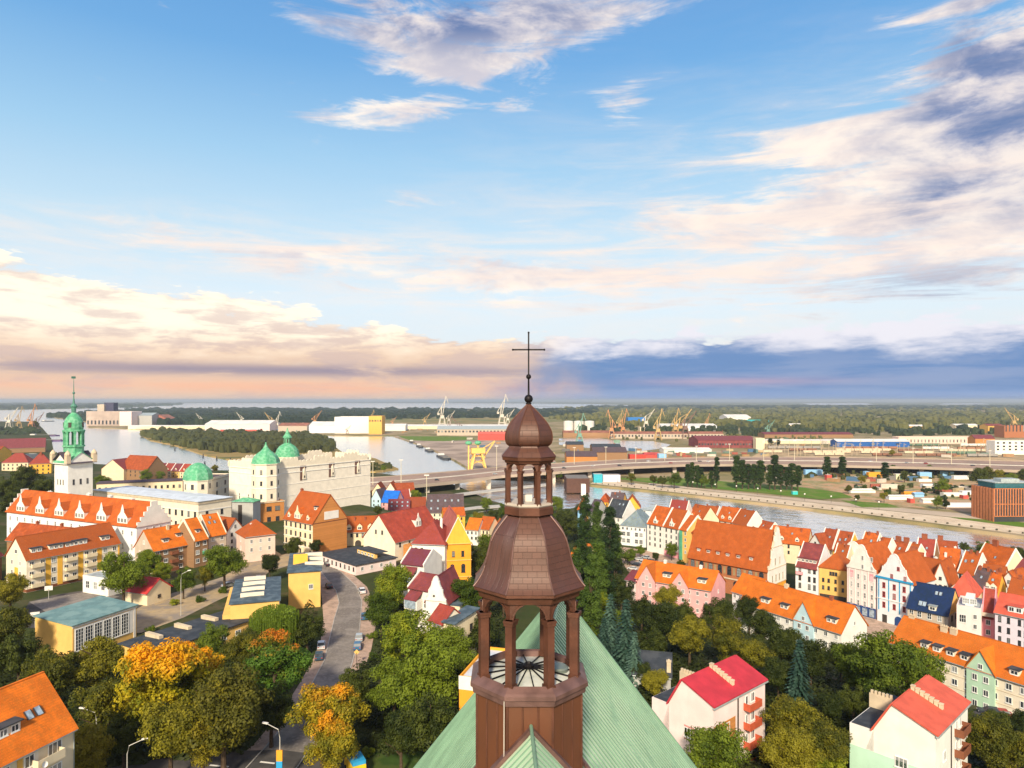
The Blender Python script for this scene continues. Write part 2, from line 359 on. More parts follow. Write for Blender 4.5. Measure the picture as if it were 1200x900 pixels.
def oct_uv(prof, mats, name, parent, n=8, ph=PH, seamfacets=(), c=(0, 0), cap=False):
    mb = MB(); uv = []; acc = [0.0]
    for i in range(1, len(prof)): acc.append(acc[-1]+math.hypot(prof[i][0]-prof[i-1][0], prof[i][1]-prof[i-1][1]))
    for i in range(len(prof)-1):
        for j in range(n):
            a0 = ph+2*pi*j/n; a1 = ph+2*pi*(j+1)/n; (r0, z0), (r1, z1) = prof[i], prof[i+1]
            mb.cur = 1 if j in seamfacets else 0
            mb.face([(c[0]+r0*cos(a0), c[1]+r0*sin(a0), z0), (c[0]+r0*cos(a1), c[1]+r0*sin(a1), z0), (c[0]+r1*cos(a1), c[1]+r1*sin(a1), z1), (c[0]+r1*cos(a0), c[1]+r1*sin(a0), z1)])
            s0 = r0*sin(pi/n); s1 = r1*sin(pi/n)
            uv += [(-s0+5, acc[i]), (s0+5, acc[i]), (s1+5, acc[i+1]), (-s1+5, acc[i+1])]
    o = mb.build(name, mats, parent, uv=uv); return o
def smoothprof(pts, k=4):
    out = []
    for i in range(len(pts)-1):
        p0 = pts[max(i-1, 0)]; p1 = pts[i]; p2 = pts[i+1]; p3 = pts[min(i+2, len(pts)-1)]
        for t in range(k):
            t /= k; q = []
            for a in (0, 1): q.append(.5*((2*p1[a])+(-p0[a]+p2[a])*t+(2*p0[a]-5*p1[a]+4*p2[a]-p3[a])*t*t+(-p0[a]+3*p1[a]-3*p2[a]+p3[a])*t*t*t))
            out.append(tuple(q))
    out.append(pts[-1]); return out
church = thing('church_roof', 'pale green copper church roof running away behind the brown turret', 'church roof', (0, 0, 0))
RD = Vector((.132, .991, 0)); RN = Vector((.991, -.132, 0)); RZ = H-9.55
R0 = Vector((TX+.2, 21.6, RZ)); R1 = Vector((2.37, 34.3, RZ))
SEAM = .36
sl = Vector((0, 0, -1.19))
mb = MB(); sm = MB()
for sgn in (-1, 1):
    dn = RN*sgn*9.5+Vector((0, 0, -1.27*9.5))
    nrm = (RN*sgn*1.27+Vector((0, 0, 1))).normalized()
    mb.extr([R0, R1, R1+dn, R0+dn], nrm*-.15)
    L = (R1-R0).length; k = int(L/SEAM)
    for i in range(k+1):
        p = R0+(R1-R0)*(i/k)+nrm*.012; sm.bar(p, p+dn, .030, .018)
mb.build('roof_sheet', m_green, church); sm.build('standing_seam', m_seam, church)
f = MB()
for sgn in (-1, 1):
    dn = RN*sgn*9.5+Vector((0, 0, -1.27*9.5)); nrm = (RN*sgn*1.27+Vector((0, 0, 1))).normalized()
    f.extr([R0+nrm*.06, R0+nrm*.06+RD*.42, R0+nrm*.06+RD*.42+dn, R0+nrm*.06+dn], nrm*-.30)
    f.bar(R0+nrm*.09+RD*.04, R0+nrm*.09+RD*.04+dn, .05, .05)
    e = MB(); e.bar(R1+nrm*.03-RD*.03, R1+nrm*.03-RD*.03+dn, .05, .06); e.build('verge_trim', m_seam, church)
f.build('verge_flashing', m_copedge, church)
m = MB(); m.tube([R0+Vector((0, 0, .03)), R1+Vector((0, 0, .03))], .07, 8); m.build('ridge_cap', m_seam, church)
wl = MB(); a = R0+RD*.6; b = R1-RD*.3; q = Vector((0, 0, -10.9))
wl.extr([a+RN*-8.0+q, a+RN*8.0+q, a+Vector((0, 0, -.6))], b-a)
wl.extr([(a+RN*-8.0).xy.to_3d()+Vector((0, 0, 20)), (a+RN*8.0).xy.to_3d()+Vector((0, 0, 20)), (a+RN*8.0).xy.to_3d()+Vector((0, 0, RZ-10.8)), (a+RN*-8.0).xy.to_3d()+Vector((0, 0, RZ-10.8))], b-a)
wl.build('wall', m_chwall, church)
# gabled roof on the near side of the turret
Q0 = Vector((TX+.03, TY-1.44, H-8.88)); qd = Vector((.03, -1, -.02)); qr = Vector((1, 0, -1.08))
mb = MB(); sm = MB(); f = MB()
for sgn in (-1, 1):
    dn = Vector((sgn*6, 0, -6.4)); nrm = Vector((sgn*1.07, 0, 1)).normalized()
    mb.extr([Q0, Q0+qd*9, Q0+qd*9+dn, Q0+dn], nrm*-.12)
    for i in range(1, 30):
        p = Q0+qd*(.30*i)+nrm*.012; sm.bar(p, p+dn, .022, .014)
    f.extr([Q0+nrm*.05+qd*-.02, Q0+nrm*.05+qd*.36, Q0+nrm*.05+qd*.36+dn, Q0+nrm*.05+qd*-.02+dn], nrm*-.1)
    f.bar(Q0+nrm*.07+qd*.34, Q0+nrm*.07+qd*.34+dn, .035, .03)
mb.build('near_roof_sheet', m_green, church); sm.build('near_seam', m_seam, church); f.build('near_flashing', m_copedge, church)
m = MB(); m.tube([Q0+Vector((0, 0, .04)), Q0+qd*9+Vector((0, 0, .04))], .05, 8); m.build('near_ridge_cap', m_seam, church)
wl = MB(); wl.box((TX-5.5, TY-10.2, 20), (TX+5.5, TY-1.5, H-15.2)); wl.build('near_wall', m_chwall, church)
# turret: all z relative to H, local origin on the turret axis
tur = thing('ridge_turret', 'brown copper two-stage lantern turret with onion top and black cross', 'turret', (TX, TY, H), 0)
S = 1/40.0
oct_uv([(1.60, -14.0), (1.60, -8.12)], [mat('copper_boards', (.145, .055, .026), .5, .15, kind='sheet', bw=.42, rh=30, ms=.012, c2=(.10, .045, .03), spec=.5)], 'shaft', tur)
m = MB()
for j in range(8):
    a = PH+2*pi*j/8; m.bar((1.61*cos(a), 1.61*sin(a), -14), (1.61*cos(a), 1.61*sin(a), -8.1), .03)
    for t in (.33, .67):
        a1 = PH+2*pi*(j+1)/8; x = 1.605*(cos(a)*(1-t)+cos(a1)*t); y = 1.605*(sin(a)*(1-t)+sin(a1)*t); m.bar((x, y, -14), (x, y, -8.1), .016)
m.build('shaft_rib', m_copp, tur)
m = MB(); m.lathe([(1.60, -8.32), (1.72, -8.27), (1.74, -8.12), (1.80, -8.09), (1.80, -7.98), (1.74, -7.93), (1.52, -7.80), (1.44, -7.84), (1.40, -8.0)], 8, ph=PH, cap=False); m.build('parapet_ledge', m_copedge, tur)
# deck with radial spokes
m = MB(); m.lathe([(1.50, -8.02), (.30, -7.84), (.02, -7.83)], 24, cap=False)
m.build('deck', mat('deck_sheet', (.62, .64, .58), .4, .0, kind='two', c2=(.34, .38, .34), s2=1.6, lo=.45, hi=.7, c3=(.66, .68, .64), s3=2.6), tur)
m = MB()
for j in range(16):
    a = 2*pi*j/16+.1; m.bar((.16*cos(a), .16*sin(a), -7.80), (1.42*cos(a), 1.42*sin(a), -7.97), .020, .014)
m.build('deck_spoke', m_iron, tur)
m = MB(); m.lathe([(.16, -7.84), (.17, -7.74), (.10, -7.68), (.07, -7.74)], 16); m.build('deck_hub', m_iron, tur)
m = MB(); m.lathe([(.30, -7.95), (.31, -7.86), (.27, -7.82), (.02, -7.81)], 20, c=(.86, .10)); m.build('round_hatch', mat('hatch_grey', (.20, .24, .21), .45, .4), tur)
m = MB(); m.bar((-.72, -1.64, -14), (-.70, -1.64, -8.1), .014); m.build('lightning_cable', mat('cable_grey', (.45, .40, .36), .5), tur)
# arcade builder
def arcade(R, z0, z1, zs, pw, pd, ztop, nm, mt):
    # eight posts with shaped capitals + eight arched panels
    ap = R*cos(pi/8); half = R*sin(pi/8)
    for j in range(8):
        a = PH+2*pi*j/8; p = MB(); c, s_ = cos(a), sin(a); T_ = Vector((-s_, c, 0)); O = Vector((c, s_, 0))
        def rect(w, d, za, zb): p.extr([O*(R-d)+T_*-w+Vector((0, 0, za)), O*(R+d*.8)+T_*-w*.8+Vector((0, 0, za)), O*(R+d*.8)+T_*w*.8+Vector((0, 0, za)), O*(R-d)+T_*w+Vector((0, 0, za))], (0, 0, zb-za))
        rect(pw, pd, z0, zs); rect(pw*1.25, pd*1.25, z0, z0+.12*(z1-z0)*.5)
        rect(pw*1.3, pd*1.3, zs-.10*R, zs-.04*R); rect(pw*1.45, pd*1.45, zs-.045*R, zs)
        p.build('post', mt, tur)
    for j in range(8):
        a0 = PH+2*pi*j/8; a1 = a0+2*pi/8
        A = Vector((R*cos(a0), R*sin(a0), 0)); B = Vector((R*cos(a1), R*sin(a1), 0)); ux = (B-A).normalized(); L = (B-A).length
        O = ((A+B)/2).normalized(); r = L/2-pw*.85; g = MB(); k = 10; cx = L/2
        arc = [(cx-r*cos(pi*t/k), zs+r*sin(pi*t/k)*1.0) for t in range(k+1)]
        for t in range(k):       # panel above the arch in vertical strips
            (xa, za), (xb, zb) = arc[t], arc[t+1]
            g.extr([A+ux*xa+Vector((0, 0, za)), A+ux*xb+Vector((0, 0, zb)), A+ux*xb+Vector((0, 0, ztop)), A+ux*xa+Vector((0, 0, ztop))], O*-.10)
            # archivolt moulding
            d1 = Vector((0, 0, 0)); g.extr([A+ux*xa+Vector((0, 0, za)), A+ux*xb+Vector((0, 0, zb)), A+ux*(cx+(xb-cx)*1.12)+Vector((0, 0, zs+(zb-zs)*1.12)), A+ux*(cx+(xa-cx)*1.12)+Vector((0, 0, zs+(za-zs)*1.12))], O*.035)
        for (xa, xb) in ((0, cx-r), (cx+r, L)): g.extr([A+ux*xa+Vector((0, 0, zs)), A+ux*xb+Vector((0, 0, zs)), A+ux*xb+Vector((0, 0, ztop)), A+ux*xa+Vector((0, 0, ztop))], O*-.10)
        g.build('arch', mt, tur)
arcade(1.42, -7.95, -5.3, -6.02, .125, .13, -5.36, 'lower', m_copp)
m = MB(); m.lathe([(1.40, -5.60), (1.52, -5.58), (1.56, -5.46), (1.58, -5.42), (1.69, -5.36), (1.69, -5.28), (1.60, -5.24), (1.2, -5.2)], 8, ph=PH, cap=False); m.build('eave_cornice', m_copp, tur)
prof = smoothprof([(1.71, -5.27), (1.57, -5.12), (1.40, -4.84), (1.28, -4.45), (1.19, -4.10), (1.07, -3.83), (.88, -3.58), (.73, -3.41), (.66, -3.33)], 4)
oct_uv(prof, [m_cop, m_cop2], 'bell_dome', tur, seamfacets=(4, 3, 0, 7))
m = MB()
for j in range(8):
    a = PH+2*pi*j/8; m.tube([((r+.006)*cos(a), (r+.006)*sin(a), z) for r, z in prof], .022, 6)
m.build('dome_hip', m_copedge, tur)
m = MB(); m.lathe([(.66, -3.32), (.76, -3.28), (.76, -3.10), (.72, -3.06), (.50, -3.05)], 8, ph=PH); m.build('lantern_base', m_copp, tur)
m = MB(); m.lathe([(.70, -3.07), (.75, -3.02), (.75, -2.96), (.68, -2.95)], 8, ph=PH); m.build('lantern_ledge', mat('pale_flashing', (.5, .44, .38), .5), tur)
arcade(.665, -3.0, -1.8, -2.02, .066, .07, -1.72, 'upper', m_copp)
m = MB(); m.box((-.16, -.1, -3.0), (.10, .12, -2.76)); m.build('inner_box', mat('pale_box', (.6, .56, .5), .6), tur)
m = MB(); m.lathe([(.66, -1.83), (.74, -1.80), (.76, -1.74), (.82, -1.72), (.84, -1.62), (.80, -1.57)], 8, ph=PH); m.build('lantern_cornice', m_copp, tur)
prof2 = smoothprof([(.86, -1.62), (.74, -1.48), (.64, -1.38), (.61, -1.32)], 3)
oct_uv(prof2, [m_cop, m_cop2], 'lantern_skirt', tur, seamfacets=(4, 3, 0, 7))
prof3 = smoothprof([(.61, -1.32), (.70, -1.24), (.735, -1.08), (.70, -.88), (.58, -.66), (.40, -.46), (.22, -.28), (.09, -.16), (.05, -.10)], 4)
oct_uv(prof3, [m_cop, m_cop2], 'onion_dome', tur, seamfacets=(4, 3, 0, 7))
m = MB()
for j in range(8):
    a = PH+2*pi*j/8; m.tube([((r+.004)*cos(a), (r+.004)*sin(a), z) for r, z in prof3], .014, 6)
m.build('onion_hip', m_copp, tur)
fin = MB()
def ball(mb, c, r, n=14, sq=1.0): mb.lathe([(max(.002, r*sin(pi*i/n)), c[2]-r*sq*cos(pi*i/n)) for i in range(n+1)], 16, c=(c[0], c[1]))
fin.tube([(0, 0, -.14), (0, 0, .75)], [.035, .022], 8); ball(fin, (0, 0, .04), .125); fin.lathe([(.07, -.12), (.09, -.09), (.05, -.06)], 12); ball(fin, (0, 0, .69), .075)
fin.build('finial', m_iron, tur, smooth=True)
m = MB(); m.bar((0, 0, .7), (0, 0, 1.98), .022); m.bar((-.46, 0, 1.48), (.46, 0, 1.48), .022)
for x, z in ((-.46, 1.48), (.46, 1.48), (0, 1.98)): ball(m, (x, 0, z), .032, 6)
m.build('cross', m_iron, tur)
# ------------------------------------------------------------ building kit
m_white = mat('white_paint', (.78, .76, .72), .6, var=.05)
m_frame = mat('window_white', (.80, .80, .78), .5, var=.03)
m_dframe = mat('window_dark', (.06, .05, .045), .5)
m_glass = mat('window_glass', (.030, .040, .055), .12, .0, var=.5, vs=.9, spec=.8)
_gt = m_glass.node_tree; _gb = _gt.nodes['Principled BSDF']; _go = _gt.nodes.new('ShaderNodeObjectInfo'); _gr = X(_gt, _go.outputs['Random'])
_gl = _gb.inputs['Base Color'].links[0].from_socket
_gt.links.new(mixc(_gt, ss(_gr, .55, 1.0)*.75, _gl, (.42, .44, .44)), _gb.inputs['Base Color'])  # random panes paled: curtains and pale reflection put into the glass colour
m_pglass = mat('pale_glass', (.30, .38, .46), .15, .0, var=.3, vs=1.5, spec=.8)
m_tileO = mat('tile_orange', (.54, .115, .014), .8, kind='tile', var=.14)
m_tileB = mat('tile_bright_orange', (.74, .178, .012), .8, kind='tile', var=.10)
m_tileD = mat('tile_old_orange', (.40, .090, .028), .85, kind='tile', var=.22)
m_tileR = mat('tile_red', (.40, .065, .034), .8, kind='tile', var=.14)
m_tileM = mat('tile_maroon', (.26, .055, .05), .75, kind='tile', var=.14)
m_tileK = mat('tile_brown', (.13, .085, .075), .8, kind='tile', var=.2)
m_crim = mat('sheet_crimson', (.46, .032, .048), .6, var=.14, vs=.5, bump=.1, bs=3)
m_coral = mat('sheet_coral', (.55, .10, .060), .65, var=.12)
m_bit = mat('bitumen', (.035, .043, .055), .75, kind='two', c2=(.06, .068, .08), s2=.5, lo=.45, hi=.65)
m_blueb = mat('bitumen_blue', (.055, .085, .11), .6, kind='two', c2=(.10, .14, .17), s2=.5)
m_teal = mat('roof_teal', (.14, .25, .25), .6, kind='two', c2=(.20, .32, .31), s2=.4)
m_zinc = mat('zinc', (.40, .46, .47), .45, .2, var=.15)
m_bluew = mat('roof_bluewhite', (.58, .64, .72), .5, var=.12, vs=.3)
m_beige = mat('chimney_beige', (.60, .50, .36), .85, kind='plaster')
m_chim = mat('chimney_brick', (.34, .11, .06), .85, kind='brick')
m_gold = mat('patina', (.085, .36, .19), .65, kind='two', c2=(.19, .47, .30), s2=.8, lo=.4, hi=.65)
m_patina = m_gold
def wallm(n, c, kind='plaster', **k): return mat('wall_'+n, c, .85, kind=kind, var=.06, vs=.4, **k)
W = dict(
 white=wallm('white', (.80, .78, .73)), cool=wallm('coolwhite', (.74, .78, .82)), cream=wallm('cream', (.78, .66, .46)), ivory=wallm('ivory', (.80, .72, .58)),
 yellow=wallm('yellow', (.82, .46, .07)), sun=wallm('sunyellow', (.80, .50, .16)), ochre=wallm('ochre', (.74, .42, .10)), orange=wallm('orange', (.82, .36, .04)),
 pink=wallm('pink', (.80, .42, .42)), rose=wallm('rose', (.78, .30, .34)), salmon=wallm('salmon', (.78, .58, .50)), pale=wallm('palepink', (.82, .68, .66)),
 brown=wallm('brownbrick', (.34, .20, .11), 'brick'), brick=wallm('redbrick', (.44, .17, .08), 'brick', bw=.6, rh=.22), obrick=wallm('orangebrick', (.58, .25, .08), 'brick', bw=.6, rh=.22),
 mint=wallm('mint', (.48, .72, .58)), green=wallm('green', (.46, .66, .50)), blue=wallm('lightblue', (.52, .72, .80)), lilac=wallm('lilac', (.72, .66, .76)), grey=wallm('grey', (.44, .44, .43)), tan=wallm('tan', (.52, .44, .36)),
 castle=wallm('castlewhite', (.86, .79, .68)), sky=wallm('sky', (.28, .52, .78)), red=wallm('redpaint', (.55, .10, .08)), sand=wallm('sandstone', (.62, .50, .36)))
ACC = dict(white=m_white, blue=mat('trim_blue', (.03, .32, .62), .6), pink=mat('trim_pink', (.80, .35, .40), .7), yellow=W['sun'], red=mat('trim_red', (.5, .05, .04), .6), dark=m_dframe, green=mat('trim_green', (.10, .40, .26), .6), beige=m_beige, navy=mat('trim_navy', (.02, .06, .20), .5), orange=W['orange'], brown=mat('trim_brown', (.22, .08, .04), .7))
WMC = {}
def winmesh(w, h, arch, nv, nh, fm):
    key = (round(w, 2), round(h, 2), arch, nv, nh, fm.name)
    if key in WMC: return WMC[key]
    f = MB(); fw = min(.11, w*.11); d = -.09
    f.box((-w/2, d, 0), (-w/2+fw, 0, h)); f.box((w/2-fw, d, 0), (w/2, 0, h)); f.box((-w/2+fw, d, 0), (w/2-fw, 0, fw)); f.box((-w/2+fw, d, h-fw), (w/2-fw, 0, h))
    for i in range(1, nv): x = -w/2+w*i/nv; f.box((x-fw*.4, d*.8, fw), (x+fw*.4, 0, h-fw))
    for i in range(1, nh): z = h*i/nh; f.box((-w/2+fw, d*.75, z-fw*.3), (w/2-fw, 0, z+fw*.3))
    f.box((-w/2-.08, d-.08, -.09), (w/2+.08, 0, -.01))
    g = MB()
    if arch:
        k = 8; g.extr([(w/2*cos(pi*t/k), -.03, h+w/2*sin(pi*t/k)*arch) for t in range(k+1)], (0, .03, 0))
        for t in range(k):
            a, b = pi*t/k, pi*(t+1)/k; q = 1+fw*1.6/w*2*.5
            f.extr([(w/2*cos(a)*.92, d, h+w/2*sin(a)*arch*.92), (w/2*cos(b)*.92, d, h+w/2*sin(b)*arch*.92), (w/2*cos(b)*1.06, d, h+w/2*sin(b)*arch*1.06), (w/2*cos(a)*1.06, d, h+w/2*sin(a)*arch*1.06)], (0, -d, 0))
    g.box((-w/2+fw, -.03, fw), (w/2-fw, 0, h-(0 if arch else fw)))
    fo = f.build('window', fm); go = g.build('pane', m_glass)
    r = (fo.data, go.data); bpy.data.objects.remove(fo); bpy.data.objects.remove(go); WMC[key] = r; return r
def addwin(root, x, y, z, rz, w, h, arch=0, nv=None, nh=None, fm=None, deep=True, nm='window'):
    if nv is None: nv = 1 if w < .8 else (2 if w < 1.7 else 3)
    if nh is None: nh = 1 if h < 1.7 else 2
    a, b = winmesh(w, h, arch, nv, nh, fm or m_frame)
    o = obj(nm, a, root); o.location = (x, y, z); o.rotation_euler = (0, 0, rz)
    p = obj('pane', b, o); return o
def multiwin(parent, x, y, z, rz, w, h, fm=None):    # one-mesh window used on dormers
    a, b = winmesh(w, h, 0, 2, 1, fm or m_frame)
    me = WMC.get(('m', a.name))
    if me is None:
        me = bpy.data.meshes.new('window'); vs = [tuple(v.co) for v in a.vertices]+[tuple(v.co) for v in b.vertices]; n = len(a.vertices)
        fs = [list(p.vertices) for p in a.polygons]+[[n+i for i in p.vertices] for p in b.polygons]
        me.from_pydata(vs, [], fs); me.materials.append(fm or m_frame); me.materials.append(m_glass)
        me.polygons.foreach_set('material_index', [0]*len(a.polygons)+[1]*len(b.polygons)); me.update(); WMC[('m', a.name)] = me
    o = obj('window', me, parent); o.location = (x, y, z); o.rotation_euler = (0, 0, rz); return o
def gable_outline(kind, L, r, ex=.5):     # from left eave to right eave, (u, dz)
    c = L/2
    if kind == 'tri': return [(0, 0), (0, ex*.4), (c, r+ex), (L, ex*.4), (L, 0)]
    if kind == 'step':
        o = [(0, 0)]; n = 5
        for i in range(n): u = c*i/n; z = (r+ex)*(i+1)/n; o += [(u, z), (c*(i+1)/n, z)]
        o = o[:-1]+[(c, o[-1][1])]
        return o+[(L-u, z) for u, z in o[::-1][1:]]
    if kind == 'baroque':
        h = [(0, 0), (0, .06), (.05, .10), (.10, .16), (.14, .26), (.16, .34), (.17, .46), (.22, .47), (.22, .52), (.26, .56), (.31, .66), (.33, .76), (.33, .80), (.37, .80), (.38, .88), (.42, .95), (.46, .99), (.5, 1.0)]
        o = [(u*L, z*(r+ex)) for u, z in h]; return o+[(L-u, z) for u, z in o[::-1][1:]]
    if kind == 'round':
        o = [(0, 0), (0, .12*r)]+[(c-c*.94*cos(t*pi/10), .12*r+(r*.88+ex)*sin(t*pi/10)) for t in range(0, 11)]+[(L, .12*r), (L, 0)]; return o
LOG = []
def bld(name, label, cat, A, B, ze, dep, roof='gx', rise=5, wm='white', rm=None, wins=(), group=None, over=.45, dorm=(), chim=(), pw=False, pwm=None,
        gab=None, gabm=None, bands=(), zg=None, xg=(), hipk=.5, par=.6, prof=None, fm=None, plinth=None, verge=True, sky=(), gut=True):
    if isinstance(A, Vector): pa, pb = A, B
    else: pa, pb = P(A[0], A[1], ze), P(B[0], B[1], ze)
    dv = (pb-pa).xy; L = dv.length; rz = atan2(dv.y, dv.x); ux = dv/L; nv = Vector((-ux.y, ux.x))
    cs = [pa.xy, pb.xy, pa.xy+nv*dep, pb.xy+nv*dep]
    if zg is None: zg = min(T(c.x, c.y) for c in cs) if pa.y < 600 or T(pa.x, pa.y) > 3 else 1.4
    zb = zg-.4; hh = ze-zb
    LOG.append((name, label[:30], round(L, 1), round(ze-zg, 1), round(pa.y)))
    root = thing(name, label, cat, (pa.x, pa.y, zb), rz, group)
    wmat = W[wm] if isinstance(wm, str) else wm; rm = rm or m_tileO; gm = W[gabm] if gabm else wmat
    rth = .22
    w = MB(); R = None
    if roof in ('gx',):
        w.extr([(0, 0, 0), (0, dep, 0), (0, dep, hh), (0, dep/2, hh+rise), (0, 0, hh)], (L, 0, 0))
    elif roof == 'gy':
        w.extr([(0, 0, 0), (L, 0, 0), (L, 0, hh), (L/2, 0, hh+rise), (0, 0, hh)], (0, dep, 0))
    elif roof == 'prof':
        w.extr([(0, 0, 0), (L, 0, 0)]+[(u, 0, z-zb) for u, z in prof[::-1]], (0, dep, 0))
    elif roof == 'shb': w.extr([(0, 0, 0), (0, dep, 0), (0, dep, hh+rise), (0, 0, hh)], (L, 0, 0))
    elif roof == 'shl': w.extr([(0, 0, 0), (L, 0, 0), (L, 0, hh), (0, 0, hh+rise)], (0, dep, 0))
    elif roof == 'shr': w.extr([(0, 0, 0), (L, 0, 0), (L, 0, hh+rise), (0, 0, hh)], (0, dep, 0))
    else: w.box((0, 0, 0), (L, dep, hh))
    w.build('wall', wmat, root)
    r = MB(); o = over; up = Vector((0, 0, rth))
    def slab(p, q, s, t):
        nn = (Vector(q)-Vector(p)).cross(Vector(t)-Vector(p)).normalized()
        if nn.z < 0: nn = -nn
        r.extr([Vector(x)+nn*.03 for x in (p, q, s, t)], nn*rth)
    if roof == 'gx':
        k = rise/(dep/2); e = .12 if pw else o*.7
        if pw: e = -.18
        slab((-e, -o, hh-k*o), (L+e, -o, hh-k*o), (L+e, dep/2, hh+rise), (-e, dep/2, hh+rise))
        slab((-e, dep+o, hh-k*o), (L+e, dep+o, hh-k*o), (L+e, dep/2, hh+rise), (-e, dep/2, hh+rise))
        r.box((-e, dep/2-.15, hh+rise+.1), (L+e, dep/2+.15, hh+rise+.36))
    elif roof == 'gy':
        k = rise/(L/2); e = -.18 if gab else o*.7
        slab((-o, -e, hh-k*o), (-o, dep+.1, hh-k*o), (L/2, dep+.1, hh+rise), (L/2, -e, hh+rise))
        slab((L+o, -e, hh-k*o), (L+o, dep+.1, hh-k*o), (L/2, dep+.1, hh+rise), (L/2, -e, hh+rise))
        r.box((L/2-.15, -e, hh+rise+.1), (L/2+.15, dep, hh+rise+.36))
    elif roof == 'hip':
        if L >= dep:
            a = hipk*dep; q1, q2 = (a, dep/2, hh+rise), (L-a, dep/2, hh+rise)
        else:
            a = hipk*L; q1, q2 = (L/2, a, hh+rise), (L/2, dep-a, hh+rise)
        c = [(-o, -o, hh-.1), (L+o, -o, hh-.1), (L+o, dep+o, hh-.1), (-o, dep+o, hh-.1)]
        c2 = [(x, y, z+.22) for x, y, z in c]; r.face(c)
        for i in range(4): r.face([c[i], c[(i+1) % 4], c2[(i+1) % 4], c2[i]])
        if L >= dep: r.face([c2[0], c2[1], q2, q1]); r.face([c2[1], c2[2], q2]); r.face([c2[2], c2[3], q1, q2]); r.face([c2[3], c2[0], q1])
        else: r.face([c2[0], c2[1], q1]); r.face([c2[1], c2[2], q2, q1]); r.face([c2[2], c2[3], q2]); r.face([c2[3], c2[0], q1, q2])
    elif roof == 'flat':
        r.box((.25, .25, hh+.02), (L-.25, dep-.25, hh+.12))
    elif roof == 'prof':
        for (u0, z0), (u1, z1) in zip(prof[:-1], prof[1:]):
            a0 = o*.6 if u0 == prof[0][0] else 0; a1 = o if u1 == prof[-1][0] else 0; s_ = (z1-z0)/(u1-u0)
            slab((u0-a0, -.3, z0-zb-s_*a0), (u1+a1, -.3, z1-zb+s_*a1), (u1+a1, dep+.3, z1-zb+s_*a1), (u0-a0, dep+.3, z0-zb-s_*a0))
    elif roof == 'shb': slab((-o, -o, hh-rise/dep*o), (L+o, -o, hh-rise/dep*o), (L+o, dep+o, hh+rise+rise/dep*o), (-o, dep+o, hh+rise+rise/dep*o))
    elif roof == 'shl': slab((-o, -o, hh+rise+rise/L*o), (L+o, -o, hh-rise/L*o), (L+o, dep+o, hh-rise/L*o), (-o, dep+o, hh+rise+rise/L*o))
    elif roof == 'shr': slab((-o, -o, hh-rise/L*o), (L+o, -o, hh+rise+rise/L*o), (L+o, dep+o, hh+rise+rise/L*o), (-o, dep+o, hh-rise/L*o))
    R = r.build('roof', rm, root)
    if roof == 'flat':
        q = MB(); t = .25
        for a, b in (((0, 0), (L, t)), ((0, dep-t), (L, dep)), ((0, t), (t, dep-t)), ((L-t, t), (L, dep-t))): q.box((a[0], a[1], hh+.002), (b[0], b[1], hh+par))
        q.build('parapet', wmat, root)
    if roof in ('gx', 'hip') and gut:
        k = rise/(dep/2) if roof == 'gx' else 0
        q = MB(); q.tube([(-.1, -o-.08, hh-k*o+.06), (L+.1, -o-.08, hh-k*o+.06)], .085, 6); q.build('gutter', m_zinc if not pw else m_dframe, root)
    if pw and roof == 'gx':
        q = MB(); k = rise/(dep/2)
        for x in (-.05, L-.30):
            q.extr([(x, -o*.5, hh-.3), (x, -o*.5, hh+.45), (x, dep/2, hh+rise+.75), (x, dep+.3, hh+.45), (x, dep+.3, hh-.3), (x, dep/2, hh+rise-.3)], (.35, 0, 0))
        q.build('party_wall', W[pwm] if pwm else W['white'], root)
    if gab:
        ol = gable_outline(gab, L, rise); q = MB()
        q.extr([(u, -.32, hh+z) for u, z in ol], (0, .5, 0)); g_ = q.build('gable', gm, root)
        q = MB()
        for (u0, z0), (u1, z1) in zip(ol[:-1], ol[1:]):
            if abs(u1-u0)+abs(z1-z0) > .05 and not (u0 == u1 and (u0 in (0, L)) and min(z0, z1) == 0): q.bar((u0, -.07, hh+z0+.04), (u1, -.07, hh+z1+.04), .07, .34)
        q.build('coping', m_white if gab != 'step' else gm, root)
    for bnd in bands:       # (zoff below eave, height, proud, colour, faces)
        zo, bh, pr, cn, fc = bnd; q = MB(); z = hh-zo
        if 'F' in fc: q.box((-pr, -pr, z), (L+pr, .0, z+bh))
        if 'L' in fc: q.box((-pr, 0.002, z), (0, dep, z+bh))
        if 'R' in fc: q.box((L, 0.002, z), (L+pr, dep, z+bh))
        q.build('cornice', ACC[cn], root)
    for wn in wins:
        face, us, zs, ww, wh = wn[:5]; kw = wn[5] if len(wn) > 5 else {}
        Lf = L if face in 'FB' else dep
        if isinstance(us, int): us = [(i+.5)/us for i in range(us)]
        for uu in us:
            u = uu*Lf
            for zo in zs:
                z = hh-zo
                if face == 'F': addwin(root, u, 0, z, 0, ww, wh, fm=kw.get('fm', fm), **{k: v for k, v in kw.items() if k != 'fm'})
                elif face == 'R': addwin(root, L, u, z, pi/2, ww, wh, fm=kw.get('fm', fm), **{k: v for k, v in kw.items() if k != 'fm'})
                elif face == 'L': addwin(root, 0, u, z, -pi/2, ww, wh, fm=kw.get('fm', fm), **{k: v for k, v in kw.items() if k != 'fm'})
                elif face == 'G': addwin(root, u, -.32, z, 0, ww, wh, fm=kw.get('fm', fm), **{k: v for k, v in kw.items() if k != 'fm'})
